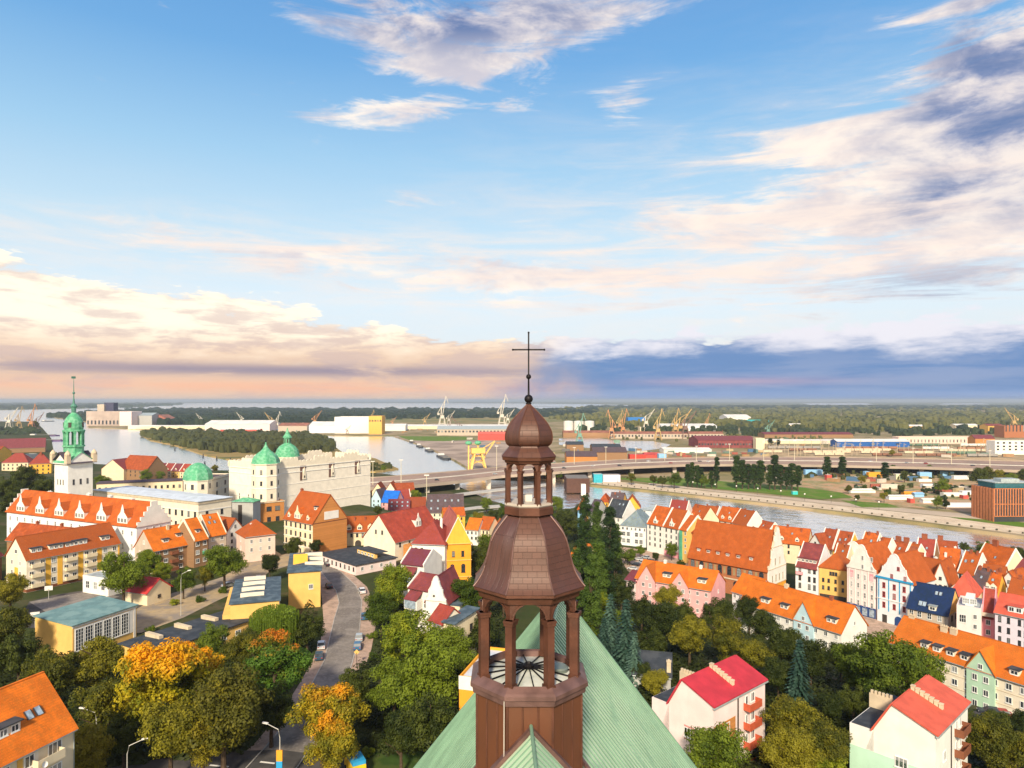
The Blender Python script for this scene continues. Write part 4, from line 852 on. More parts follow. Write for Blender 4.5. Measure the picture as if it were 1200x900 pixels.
# school, gym, garages
r, L, hh, R = bld('school_wing', 'low school wing with blue-grey flat roof, row of pale skylights and yellow walls', 'school', (270, 708), (327, 703), 31, 23, 'hip', .5, 'sun', m_blueb, wins=[('R', 7, (3.2, 6.0), 1.6, 1.5)], gut=False, over=.4)
def sklt(r, R, xs, ys, w, d, hh, m_=None):
    for x in xs:
        for y in ys:
            q = MB(); q.box((x, y, hh+.1), (x+w, y+d, hh+1.15)); q.build('skylight_box', m_ or W['ivory'], R)
sklt(r, R, (2.0,), (4, 9.5, 15, 20.5), 5.5, .9, hh)
q = MB(); q.box((-1.8, .4, 0), (-.02, 26, hh-2.6)); q.build('side_wall', W['sun'], r)
r, L, hh, R = bld('school_hall', 'tall yellow school hall with blue-grey flat roof at the bend of the road', 'school', (338, 671), (375.5, 668.5), 32.2, 24, 'hip', .6, 'sun', m_blueb, wins=[('F', [.7], (5,), 1.2, 1.4)], gut=False)
sklt(r, R, (L*.5,), (6, 12, 18), 5, .9, hh)
q = MB(); q.extr([(1, 8, hh+.3), (1, 16, hh+.3), (1, 12, hh+2.4)], (4, 0, 0)); q.build('roof_light', W['yellow'], R)
r, L, hh, R = bld('garage_row', 'long low building with black bitumen roof and beige vents between gym and school', 'building', (142, 754), (178, 765), 27, 31, 'hip', .4, 'sun', m_bit, wins=[('R', 8, (2.6,), 1.5, 1.2)], gut=False, over=.5)
sklt(r, R, (.6,), (5, 12, 19, 26), 5.2, 1.0, hh-.1, m_beige)
r, L, hh, R = bld('gymnasium', 'yellow gymnasium with teal roof and tall white-framed grid windows', 'gym', (85, 734), (160, 709.5), 29.6, 12, 'shb', .9, 'sun', m_teal, over=.35, bands=[(.5, .35, .1, 'white', 'F')])
stripe(r, .4, L-1.0, hh-6.2, hh-.7, m_white, .05, 'window_wall')
for i in range(6):
    x = 1.6+i*(L-2.6)/6; addwin(r, x, -.05, hh-5.9, 0, 2.0, 4.9, nv=3, nh=6)
q = MB(); q.box((L-.9, -.1, .3), (L-.3, 0, hh-.5)); q.build('white_pier', m_white, r)
bld('garage', 'small cream garage with bright red gabled roof in the school yard', 'garage', (145, 691.5), (172.5, 695.3), 25.6, 8.0, 'gx', 3.0, 'cream', mat('sheet_red', (.58, .05, .05), .6, var=.1), wins=[('R', [.5], (2.2,), 1.0, .9, DK)])
r, L, hh, R = bld('kiosk', 'small white flat-roofed pavilion in front of the yellow apartment block', 'kiosk', (97, 675), (127, 679.5), 27, 6, 'flat', .4, 'white', m_zinc, wins=[('F', [.2, .5, .8], (3.4,), 1.6, 2.2)], par=.3)
# near house bottom left
r, L, hh, R = bld('corner_house', 'near house with bright orange tiled roof, dormer and cream balconies, cut by the frame', 'building', (-60, 925), (87, 852), 37, 11.5, 'gx', 6.2, 'cream', m_tileB,
    wins=[('F', [.18, .40], (2.2, 5.1, 8.0), 1.3, 1.5), ('F', [.60], (2.2, 5.1, 8.0), 1.3, 1.5), ('F', [.82], (2.2, 5.1, 8.0), 1.9, 1.6)], dorm=[(.52, 2.8, 1.5, 'shed', .3, 'ivory')], sky=[(.72, .36, .75, 1.2), (.80, .36, .75, 1.2)], over=.35, bands=[(.35, .3, .12, 'brown', 'F')])
for z in (2.5, 5.4, 8.3): balc(r, .74*L, hh-z, 3.6, 1.1, W['cream'])
stripe(r, .64*L, .655*L+.3, 1, hh-.4, W['ivory']); stripe(r, .5*L, .545*L, 1, hh-.4, W['ochre'])
q = MB(); q.tube([(L-.15, -.12, 0), (L-.15, -.12, hh-.3)], .06, 6); q.build('downpipe', m_zinc, r)
q = MB(); q.lathe([(.02, 0), (.25, .05), (.38, .16)], 12, cap=False); o_ = q.build('satellite_dish', m_white, r); o_.location = (.66*L, -1.3, hh-2.1); o_.rotation_euler = (radians(75), 0, 0)
bld('old_house', 'old house with faded brown-orange roof between apartment block and castle wing', 'house', (8, 632), (80, 640), 30, 9, 'gx', 5, 'brown', m_tileD, chim=[(.3, .5, .8, .8, 1.2), (.7, .5, .8, .8, 1.2)])
bld('old_house', 'dark brown-roofed house at the left edge beside the apartment block', 'house', (-40, 668), (2, 650), 30, 10, 'gx', 5, 'brown', m_tileM, chim=[(.6, .5, .8, .8, 1.0)])
# old quarter behind the castle on the left
bld('shipyard_hall', 'very long maroon-roofed hall near the shipyard cranes', 'hall', (-14, 526), (53, 524), 10, 30, 'gx', 13, 'brown', m_tileM)
bld('gabled_house', 'small ochre gable house cut by the left edge below the maroon hall', 'house', (-4, 531), (13.5, 529), 18, 18, 'gy', 7, 'yellow', m_tileD)
bld('tenement', 'cream tenement with red hipped roof on the far left', 'building', (2, 542.5), (33, 542), 18, 16, 'hip', 9, 'cream', m_tileR, wins=[('F', 6, (3, 6.5, 10), 1.2, 1.8, DK)], dorm=())
bld('tenement', 'yellow tenement with red roof just left of the castle tower', 'building', (34, 544), (60, 543), 18, 16, 'hip', 10, 'yellow', m_tileR, wins=[('F', 4, (3, 6.5, 10), 1.2, 1.8, DK)], chim=[(.5, .4, 1.5, 1.5, 11)])
bld('tenement', 'low grey-roofed house wedged between two red roofed tenements', 'building', (26, 534), (44, 532), 17, 10, 'flat', 1, 'grey', m_blueb)
bld('gabled_house', 'cream house with wide blank gable right of the castle tower', 'house', (119, 549.5), (145, 550), 14.5, 22, 'gy', 8.8, 'cream', m_tileM)
bld('tenement', 'large red-roofed brown brick house behind the cream gable', 'building', (140, 549), (172, 551), 14.5, 22, 'gx', 12, 'brown', m_tileD, wins=[('F', 6, (3, 6.5), 1.2, 1.8, DK)])
for i in range(6):
    x = 172+i*9.6; lab = ['first', 'second', 'third', 'fourth', 'fifth', 'sixth'][i]
    bld('row_house', lab+' from the left in the row of yellow houses with maroon roofs by the river', 'house', (x, 550.5+i*.4), (x+9.4, 550.9+i*.4), 10, 12, 'gx', 6.5, ['cream', 'yellow', 'cream', 'sun', 'cream', 'yellow'][i], m_tileM if i % 2 else m_tileR, wins=[('F', 2, (3, 6), 1.2, 1.6, DK)], pw=True, group='row of maroon roofed riverside houses', gut=False, dorm=[(.5, 2, 1.5, 'gable', .1, 'cream')])
# lower town right of the castle
def sm_(label, A, B, ze, dep, roof, rise, wm, rm, nw=3, zs=(2.4, 5.2), **k):
    L0 = (P(*B, ze)-P(*A, ze)).length; n = nw or max(1, int(L0/3))
    return bld(k.pop('nm', 'town_house'), label, 'house', A, B, ze, dep, roof, rise, wm, rm, wins=[('F', n, zs, .95, 1.4, DK)], **k)
sm_('pale blue gabled house squeezed against the castle wall', (435.5, 584), (446, 584.5), 12, 12, 'gy', 6, 'blue', m_tileK, 2)
r_ = sm_('pink house with vivid blue gabled roof below the highway', (447, 588), (464, 589), 10, 11, 'gx', 7, 'pink', mat('roof_vivid_blue', (.01, .14, .62), .5), 3)
sm_('brown-roofed house with rows of white skylights behind the big red roof', (455, 598), (480, 597.5), 9, 13, 'gx', 6, 'ivory', m_tileM, 4, sky=[(u, f, 1.0, 1.3) for f in (.25, .6) for u in (.15, .4, .65, .9)])
sm_('cream gabled house with orange roof beneath the highway, left of its twin', (436, 576), (449, 576), 10, 14, 'gy', 6, 'cream', m_tileD, 2)
sm_('cream gabled house with orange roof beneath the highway, right of its twin', (451, 576), (464, 576), 10, 14, 'gy', 6.5, 'ivory', m_tileD, 2)
sm_('wide orange-roofed house under the highway ramp', (462, 577), (486, 576), 9, 14, 'gx', 6, 'cream', m_tileD, 5)
sm_('red-roofed house between the blue roof and the highway', (463, 588), (482, 587), 9.5, 13, 'gx', 7, 'ivory', m_tileR, 4, pw=True)
sm_('house with steep orange roof just left of the brown mansard roof', (478, 596), (498, 596), 9, 12, 'gx', 6.5, 'ivory', m_tileD, 4)
sm_('big dark brown mansard-roofed house with many white skylights', (500, 600.5), (543, 600), 9.5, 18, 'gx', 10, 'ivory', m_tileK, 7, sky=[(u, f, 1.1, 1.5) for f in (.12, .55) for u in (.12, .3, .5, .68, .86)])
sm_('small white house with bright orange roof left of the upper lantern', (546, 620), (560, 621), 11, 11, 'gx', 5, 'white', m_tileB, 3)
sm_('small orange-roofed house with dark solar panels beside the trees', (560, 619), (573, 620.5), 11, 11, 'gx', 5.5, 'cream', m_tileO, 3)
sm_('tiny orange-roofed house half hidden behind the brown dome', (579, 621), (592, 621), 10, 10, 'gy', 4.5, 'sun', m_tileB, 2)
sm_('tall white-walled house with orange roof right of the brown dome', (668, 652), (682, 655), 16, 10, 'gx', 5, 'cream', m_tileB, 3)
sm_('little yellow roofed house behind the salmon gothic roof', (520, 605), (545, 604), 12, 10, 'gx', 4, 'yellow', m_tileO, 3)
# ------------------------------------------------------------ right side: old town by the river
AR = dict(fm=m_dframe, arch=1.2)
sm_('house with light blue front and orange roof at the north end of the old town', (677, 597), (691, 598.5), 14.5, 13, 'gx', 6, 'sky', m_tileO, 2, gut=False)
sm_('narrow grey house with dark roof squeezed beside the yellow gable', (689.5, 599), (697, 600), 16, 13, 'gx', 6, 'grey', m_tileK, 2, zs=(2.4, 5.2, 8.0))
sm_('slim yellow house with pointed gable behind the poplars', (696, 601), (709, 600), 14.5, 14, 'gy', 7, 'yellow', m_zinc, 2, zs=(-.8, 2.4, 5.2, 8.0))
sm_('white modern house with dark navy roof and dark window bands', (709, 603), (730, 606), 15, 14, 'gx', 8, 'white', m_bit, 2, zs=(2.6, 6.0, 9.2), pw=True, sky=[(.55, .65, .9, 1.2), (.75, .65, .9, 1.2), (.2, .2, .9, 1.2)])
r, L, hh, R = bld('mansard_house', 'wide white and grey house with big grey mansard roof by the square', 'building', (727.5, 615.5), (757.3, 618.3), 13, 16, 'hip', 8, 'cool', mat('slate_green', (.22, .28, .27), .6, kind='tile'), wins=[('F', 6, (1.9,), .9, 1.1, DK), ('F', [.12, .30, .62, .80], (5.4, 9.0), 1.9, 2.3)], bands=[(.2, .3, .3, 'white', 'F'), (6.1, .25, .2, 'white', 'F')], dorm=(), hipk=.3)
for u in (.02, .21, .40, .5, .71, .9, .98): stripe(r, u*L-.22, u*L+.22, .3, hh-.2, m_white, .16, 'pilaster')
q = MB(); q.box((L*.3, 1.2, hh+1.0), (L*.85, 3.0, hh+2.6)); q.build('dormer_band', m_zinc, R)
wt = [('F', [.18, .5, .82], (2.4, 5.3, 8.2, 11.1), .85, 1.5, DK)]
r, L, hh, R = bld('burgher_house', 'tall white house with orange roof and arched dormer, left of the white pair', 'house', (758.3, 612.7), (777.3, 616.3), 17, 14, 'gx', 8, 'white', m_tileO, wins=wt, dorm=[(.5, 2.4, 2.0, 'curl', .03, 'white')], pw=True, gut=False)
r, L, hh, R = bld('burgher_house', 'tall white house with orange roof and pink shopfront, right of the white pair', 'house', (777.6, 616.4), (796, 620), 17, 14, 'gx', 8, 'white', m_tileO, wins=wt, dorm=[(.5, 2.6, 2.2, 'curl', .03, 'white')], pw=True, gut=False)
stripe(r, 0.5, L-.5, .4, 3.2, ACC['pink'], .08, 'shopfront')
r, L, hh, R = bld('burgher_house', 'narrow cream house with green bay windows next to the bare brick wall', 'house', (796.3, 620), (805.5, 622), 18, 14, 'gx', 6, 'sun', m_tileO, wins=[('F', [.75], (2.4, 5.3, 8.2, 11.1), 1.1, 1.6)], pw=True, gut=False)
stripe(r, .3, 1.9, 1.5, hh-.5, ACC['green'], .5, 'bay')
bld('brick_wall_house', 'house end of bare orange brick beside the town hall roof', 'building', (805.8, 622), (817, 626), 17, 14, 'gx', 4, 'obrick', m_tileD, gut=False)
# town hall
r, L, hh, R = bld('town_hall', 'gothic brick town hall with huge orange roof, six dormers and white curved gable', 'town hall', (806.7, 651.3), (899.3, 668.3), 14.7, 15.5, 'gx', 14, 'brick', m_tileO, wins=[('F', [.06, .18, .30, .42, .54, .66, .80, .93], (4.6,), 1.8, 2.4, dict(fm=m_dframe, arch=1.1, nv=2)), ('F', [.2, .45, .62, .85], (10.5,), 2.0, 2.6, AR)], over=.5,
    dorm=[(u, 1.9, 1.5, 'shed', .16, 'brick', m_tileD) for u in (.12, .25, .375, .50, .635, .79)], bands=[(6.3, .5, .25, 'beige', 'F'), (.35, .35, .15, 'brown', 'F')], gut=False, chim=[(.72, .52, .9, .9, .8)])
for u in (.12, .24, .36, .48, .60, .73, .87): stripe(r, u*L-.45, u*L+.45, hh-4.4, hh-1.6, mat('niche_green', (.34, .25, .13), .8), .05, 'blind_niche')
q = MB(); ol = gable_outline('baroque', 15.5, 15.0, .8)
q.extr([(L+.02, u, hh+z) for u, z in ol], (.5, 0, 0)); q.box((L+.02, 0, hh-6.2), (L+.5, 15.5, hh-.002)); gq = q.build('white_gable', W['white'], r)
q = MB()
for (u0, z0), (u1, z1) in zip(ol[:-1], ol[1:]):
    if abs(u1-u0)+abs(z1-z0) > .3: q.bar((L+.27, u0, hh+z0+.05), (L+.27, u1, hh+z1+.05), .08, .36)
for z in (-.2, -6.3, 8.0): a = 3.4 if z == 8.0 else 0; q.box((L+.4, a, hh+z), (L+.66, 15.5-a, hh+z+.25))
q.build('gable_moulding', ACC['beige'], r)
for z, us in ((-5.2, (.2, .4, .6, .8)), (1.2, (.36, .62))):
    for u in us: addwin(r, L+.52, u*15.5, hh+z, pi/2, .7, 2.6, nv=1, nh=1, fm=m_beige)
q = MB(); q.box((L+.02, 0, 0), (L+.4, 15.5, hh-6.21)); q.build('brick_ground_floor', W['orange'], r)
for u in (.25, .5, .75): addwin(r, L+.42, u*15.5, .8, pi/2, 1.6, 2.4, arch=1.2, fm=m_dframe)
# pink house and light blue house
r, L, hh, R = bld('pink_house', 'long pink house with orange roof and pink cross gables behind dark trees', 'building', (745, 677), (833, 692), 16, 14, 'gx', 5, 'pink', m_tileB, wins=[('F', 9, (2.4, 5.3, 8.2), .95, 1.3), ('R', [.5], (2.4,), .9, 1.2)], xg=[(.05, .28, 5.0, 'pink', .6), (.50, .72, 4.5, 'pink', .6)], dorm=[(.40, 3.0, 1.6, 'shed', .25, 'ivory'), (.86, 3.0, 1.6, 'shed', .25, 'ivory')], chim=[(.3, .5, 1.0, .8, 1.0, 'white'), (.78, .5, 1.0, .8, 1.0, 'white')])
r, L, hh, R = bld('low_house', 'low pink annexe with maroon lean-to roof left of the long pink house', 'house', (733, 679), (746, 682), 14.5, 9, 'gx', 2.5, 'pale', m_tileM, wins=[('F', [.3, .7], (2.2, 5), .9, 1.2, DK)])
r, L, hh, R = bld('terraced_block', 'light blue and white house with long orange roof and white end gable', 'building', (868, 705), (986, 741.5), 17, 12, 'gx', 6.2, 'white', m_tileB, wins=[('F', 11, (2.2, 5.0), 1.1, 1.3), ('R', [.5], (-1.0,), .9, 1.1)], xg=[(.57, .76, 5.6, 'blue', .5)], dorm=[(.24, 3.0, 1.6, 'shed', .2, 'ivory'), (.44, 2.6, 1.5, 'shed', .2, 'ivory'), (.89, 3.0, 1.6, 'shed', .2, 'ivory')], chim=[(.36, .5, 1.2, .8, 1.0, 'beige'), (.8, .5, .9, .8, 1.0)], bands=[(.4, .3, .1, 'brown', 'F')])
bld('terraced_block', 'orange-roofed house end peeking between the town hall and dark trees', 'building', (858, 692), (884, 700), 15, 11, 'gx', 5, 'cool', m_tileB, wins=[('F', 4, (2.2, 5.0), 1.1, 1.3)])
# market square row
r, L, hh, R = bld('burgher_house', 'white and pale blue house with dark maroon roof next to the town hall gable', 'house', (932.3, 662.7), (958.5, 667.3), 14.3, 15, 'gx', 8, 'cool', m_tileM, wins=[('F', [.2, .62, .85], (2.0, 5.4, 8.4), 1.0, 2.0, DK)], dorm=[(.45, 7.5, 1.7, 'shed', .18, 'tan', m_tileM)], pw=True, gut=False)
balc(r, .2*L, hh-2.9, 2.6, 1.0, ACC['pink'])
r, L, hh, R = bld('burgher_house', 'sunny yellow house with orange hipped roof and dark shop windows', 'house', (960, 664.2), (992.3, 668.9), 15.3, 12, 'hip', 5.6, 'sun', m_tileO, wins=[('F', [.42, .52, .62], (2.6,), .85, 1.4, DK), ('F', [.15, .35, .6, .86], (5.5, 8.4), .85, 1.5, DK)], gut=False)
stripe(r, .2, L-.2, .4, 3.0, ACC['dark'], .06, 'shopfront')
r, L, hh, R = bld('burgher_house', 'tall white and pink house with slim curved gable and blue shopfront', 'house', (992.7, 664), (1026.7, 671.2), 19, 15, 'gy', 8.5, 'pale', m_tileO, gab='baroque', gabm='white', wins=[('F', [.16, .40, .62, .86], (3.6, 6.8, 10.0, 13), .85, 1.9), ('G', [.40, .62], (-.4, -3.6), .8, 1.6)], gut=False)
for u in (.08, .28, .51, .74, .93): stripe(r, u*L-.13, u*L+.13, 4.2, hh, m_white, .14, 'pilaster')
for u in (.14, .86): stripe(r, u*L-.9, u*L+.9, hh-3.4, hh-.8, ACC['pink'], .07, 'pink_panel')
stripe(r, .1, L-.1, .4, 4.0, ACC['navy'], .16, 'shopfront')
for i in range(4):
    q = MB(); q.box((L*(.06+.24*i), -.22, .8), (L*(.06+.24*i)+1.8, -.16, 3.4)); q.build('shop_window', m_pglass, r)
r, L, hh, R = bld('burgher_house', 'white house with bright blue cornice, blue pilasters and ornate gable', 'house', (1028, 675.5), (1069, 684.5), 18, 15, 'gy', 8.5, 'cool', m_tileO, gab='baroque', gabm='cool', wins=[('F', [.2, .5, .78], (3.4, 6.6, 10.2), 1.0, 1.9, dict(fm=ACC['red'])), ('G', [.35, .65], (-.6,), .9, 1.4, dict(fm=ACC['red'])), ('G', [.5], (-3.6,), .9, 1.3, dict(fm=ACC['red']))], bands=[(.2, .7, .4, 'blue', 'F'), (7.4, .2, .2, 'white', 'F')], gut=False)
for u in (.05, .34, .65, .95): stripe(r, u*L-.14, u*L+.14, 4.6, hh-.3, ACC['blue'], .12, 'pilaster')
q = MB(); q.extr([(L*.62+1.3*cos(pi*t/8), -.08, 2.4+1.3*sin(pi*t/8)) for t in range(9)]+[(L*.62-1.3, -.08, .4), (L*.62+1.3, -.08, .4)], (0, .08, 0)); q.build('arched_door', ACC['navy'], r)
q = MB(); q.box((L*.22-.8, -.08, .4), (L*.22+.8, 0, 3.2)); q.build('door', m_dframe, r)
r, L, hh, R = bld('modern_house', 'modern beige house with dark navy tiled roof and yellow end gable', 'house', (1063.5, 711), (1111, 721), 11, 12, 'gx', 7.2, 'tan', mat('tile_navy', (.012, .035, .085), .5, kind='tile'), wins=[('F', [.1, .3, .55, .8], (2.6, 5.6), 1.3, 1.9), ('R', [.3, .6], (2.6, -.8), 1.2, 1.8, DK)], sky=[(.30, .10, 1.0, 1.6), (.40, .10, 1.0, 1.6), (.62, .62, .8, 1.2), (.72, .62, .8, 1.2)], dorm=[(.62, 2.2, 1.8, 'shed', .02, 'ivory', m_zinc)], gut=False)
q = MB(); q.extr([(L+.02, 0, hh-.2), (L+.02, 12, hh-.2), (L+.02, 6, hh+7.4)], (.12, 0, 0)); q.build('yellow_gable', W['sun'], r)
r, L, hh, R = bld('modern_house', 'pale pink and white modern house with roof terrace and deep pink bay', 'house', (1121, 711), (1150, 715.5), 16, 13, 'flat', 1, 'pale', m_zinc, wins=[('F', [.75], (3, 6, 9), 1.0, 1.5), ('F', [.25], (4.5,), 1.8, 2.4)])
q = MB(); q.box((2, 3, hh+.1), (L-2, 9, hh+2.8)); q.build('penthouse', W['white'], r); addwin(r, L*.35, 3, hh+.7, 0, 1.8, 1.7); addwin(r, L*.65, 3, hh+.7, 0, 1.8, 1.7)
r, L, hh, R = bld('modern_house', 'rose pink house with balcony and slanted maroon roof edge', 'house', (1150.5, 722), (1165.5, 724.5), 13.5, 13, 'gx', 7, 'rose', m_tileR, wins=[('F', [.5], (2.4, 5.4, 8.4), 1.2, 1.6)], pw=True, pwm='rose', gut=False)
balc(r, .5*L, hh+.6, 3.6, 1.3, W['tan'])
r, L, hh, R = bld('modern_house', 'white-lilac house with coral roof and terrace at the right edge', 'house', (1166, 717), (1225, 729), 17, 12, 'gx', 4.5, 'lilac', m_coral, wins=[('F', [.1, .28, .5, .62, .82, .92], (2.6, 5.6, 8.6), .75, 1.7, DK)], dorm=[(.4, 3.6, 2.2, 'shed', .1, 'cool', m_coral)])
# roofscape behind the square (label, A, B, eave z, depth, roof, rise, wall, roof material, extras)
RB = [
 ('yellow house with small hipped roof at the waterfront, left of the orange gable', (702, 588), (713, 588.5), 12.5, 12, 'hip', 5, 'yellow', m_tileD, {}),
 ('ochre waterfront house with brown roof behind the navy roof', (714, 589), (729, 590), 12.5, 12, 'gx', 6, 'ochre', m_tileK, {}),
 ('orange waterfront house with yellow gable behind the grey mansard', (732, 594), (750, 594.5), 12.5, 13, 'gy', 6.5, 'yellow', m_tileO, {}),
 ('long grey flat-roofed waterfront house behind the mansard roof', (751, 597), (778, 600), 12, 14, 'hip', 3, 'cool', m_zinc, {}),
 ('house with red roof framed by two white slanting party walls', (782, 604), (803, 606), 18, 13, 'gx', 7.5, 'white', m_tileR, dict(pw=True)),
 ('orange-roofed house with white attic behind the bare brick wall', (805, 607), (822, 611), 16, 12, 'gx', 7, 'cream', m_tileO, dict(dorm=1)),
 ('orange mansard house with white attic windows above the town hall ridge', (822, 607), (838, 609), 15, 12, 'gx', 6, 'white', m_tileO, dict(pw=True)),
 ('orange-roofed waterfront house with flat white dormer', (840, 609), (860, 612), 15, 12, 'gx', 6.5, 'white', m_tileO, dict(dorm=1)),
 ('orange-roofed house ending in a slanting white gable wall above the town hall', (858, 612), (876, 616), 15.5, 12, 'gx', 6.5, 'white', m_tileO, dict(pw=True)),
 ('low waterfront house with orange roof right of the slanting white gable wall', (878, 621), (899, 626), 12, 11, 'gx', 5, 'cream', m_tileD, dict(pw=True)),
 ('long waterfront house with orange roof behind the white town hall gable', (903, 634), (946, 639), 12, 12, 'gx', 6.5, 'cream', m_tileO, dict(dorm=1)),
 ('white gabled house with one square blue window behind the maroon roof', (947, 638), (964, 642), 13.5, 13, 'gy', 5.5, 'white', m_tileD, {}),
 ('brown-orange roofed house right behind the white gable with blue window', (960, 641), (976, 643.5), 13, 13, 'gx', 7.5, 'cream', m_tileD, dict(pw=True)),
 ('house with old brown roof, skylights and yellow dormer behind the yellow house', (976, 644), (994, 647), 13, 13, 'gx', 7.5, 'yellow', m_tileD, dict(pw=True, sk=1, dorm=1)),
 ('white house with round-arched gable and balcony behind the slim pink gable', (990, 651), (1010, 654.5), 15, 12, 'gy', 6, 'white', m_tileO, dict(gab='round')),
 ('orange-roofed house with skylights right of the round-arched gable', (1006, 646), (1024, 649), 14, 13, 'gx', 7.5, 'cream', m_tileO, dict(pw=True, sk=1)),
 ('house with short orange roof and white party walls above the blue and white gable', (1024, 651), (1037, 653.5), 14, 12, 'gx', 7, 'white', m_tileO, dict(pw=True)),
 ('house with dark brown roof, skylights and two big brick chimneys', (1037, 653), (1058, 657), 13, 12, 'gx', 6.5, 'cream', m_tileD, dict(sk=1, ch=2, pw=True)),
 ('orange-roofed house directly right of the big brick chimneys', (1058, 657), (1070, 659.5), 13, 12, 'gx', 6.5, 'cream', m_tileO, dict(pw=True)),
 ('maroon-brown roofed house with brick chimney near the river trees', (1072, 656), (1094, 659), 13, 13, 'gx', 8, 'brown', m_tileR, dict(ch=1, pw=True)),
 ('long orange-brown roof along the river left of the bank trees', (1092, 652), (1122, 655), 13, 12, 'gx', 6, 'cream', m_tileD, dict(ch=1)),
 ('orange-roofed house with two white chimneys right of the blue and white gable', (1069, 682), (1093, 687), 13, 12, 'gx', 8.5, 'cream', m_tileO, dict(chw=2)),
 ('white house with steep orange roof and bare white side wall', (1093, 681), (1111, 684), 15, 13, 'gy', 7, 'white', m_tileO, {}),
 ('orange-roofed house with round white chimneys in the middle of the roofscape', (1100, 667), (1122, 670), 13, 13, 'gx', 7.5, 'ivory', m_tileO, dict(chw=1, dorm=1)),
 ('orange-roofed house with white stepped gable in the middle of the roofscape', (1122, 670), (1143, 674), 13.5, 13, 'gx', 7, 'white', m_tileO, dict(pw=True, sk=1)),
 ('largest orange roof by the bank trees, with brown dormers', (1138, 666), (1174, 675), 12.5, 15, 'gx', 9.5, 'cream', m_tileO, dict(pw=True, dorm=1, ch=1)),
 ('house with rounded coral-orange hipped roof above the pink modern house', (1112, 697), (1142, 702), 15, 13, 'hip', 7, 'cream', m_coral, {}),
 ('narrow house with dark brown roof between two orange roofs', (1137, 690), (1151, 693), 14.5, 12, 'gx', 6.5, 'brown', m_tileK, {}),
 ('orange-roofed house right of the narrow brown roof', (1151, 692), (1168, 695), 14.5, 12, 'gx', 5.5, 'yellow', m_tileO, dict(dorm=1)),
 ('low orange-roofed house with white roof terrace behind the coral roof', (1150, 680), (1176, 684), 13, 11, 'gx', 5, 'white', m_tileO, {}),
 ('orange-roofed house at the right edge behind the coral roof', (1180, 700), (1212, 706), 14, 12, 'gx', 5.5, 'cream', m_tileO, {}),
 ('white-gabled house with orange roof near the right edge', (1170, 684), (1195, 689), 13, 11, 'gy', 5, 'white', m_tileO, {}),
 ('house with purple-maroon roof and white party wall at the right edge', (1184, 674), (1212, 679), 12.5, 12, 'gx', 5.5, 'white', m_tileM, dict(pw=True)),
 ('house with weathered brown-orange roof right below the big brick chimneys', (1060, 671), (1082, 674), 14, 12, 'gx', 7, 'cream', m_tileD, dict(ch=1, pw=True)),
 ('house with plain orange roof behind the sunny yellow house', (976, 656), (992, 658.5), 14.5, 11, 'gx', 5.5, 'cream', m_tileO, dict(pw=True)),
 ('orange-roofed house wedged behind the blue-corniced gable', (1040, 668), (1060, 672), 15, 11, 'gx', 6, 'ivory', m_tileO, dict(dorm=1)),
]
rnd = random.Random(3)
for lab, A, B, ze, dep, roof, rise, wm, rm, ex in RB:
    k = {}
    if 'gab' in ex: k['gab'] = ex['gab']
    ch = [(rnd.uniform(.12, .4), rnd.uniform(.4, .6), .9, .8, 1.3), (rnd.uniform(.6, .9), rnd.uniform(.3, .6), .7, .7, 1.5)]
    if ex.get('ch'): ch = [(.35, .5, 2.0, 1.0, 2.0), (.8, .5, 2.0, 1.0, 2.0)][:ex['ch']]
    if ex.get('chw'): ch = [(.3, .3, .8, .8, 1.5, 'white'), (.75, .55, .8, .8, 1.5, 'white')]
    bld('town_house', lab, 'house', A, B, ze, dep, roof, rise, wm, rm, wins=[('F', 3, (2.3, 5.1), .9, 1.5, DK)] + ([('F', [.5], (-.9,), .9, 1.1, DK)] if roof == 'gy' and 'gab' not in ex else []), chim=ch if roof != 'hip' else (), pw=ex.get('pw', False),
        dorm=[(.3, 1.8, 1.5, 'gable', .12, 'ivory'), (.72, 1.8, 1.5, 'gable', .12, 'ivory')] if ex.get('dorm') else (), sky=[(.25, .45, .8, 1.2), (.6, .5, .8, 1.2)] if ex.get('sk') else [(.55, .5, .7, 1.0)] if roof == 'gx' else (), gut=False, **k)
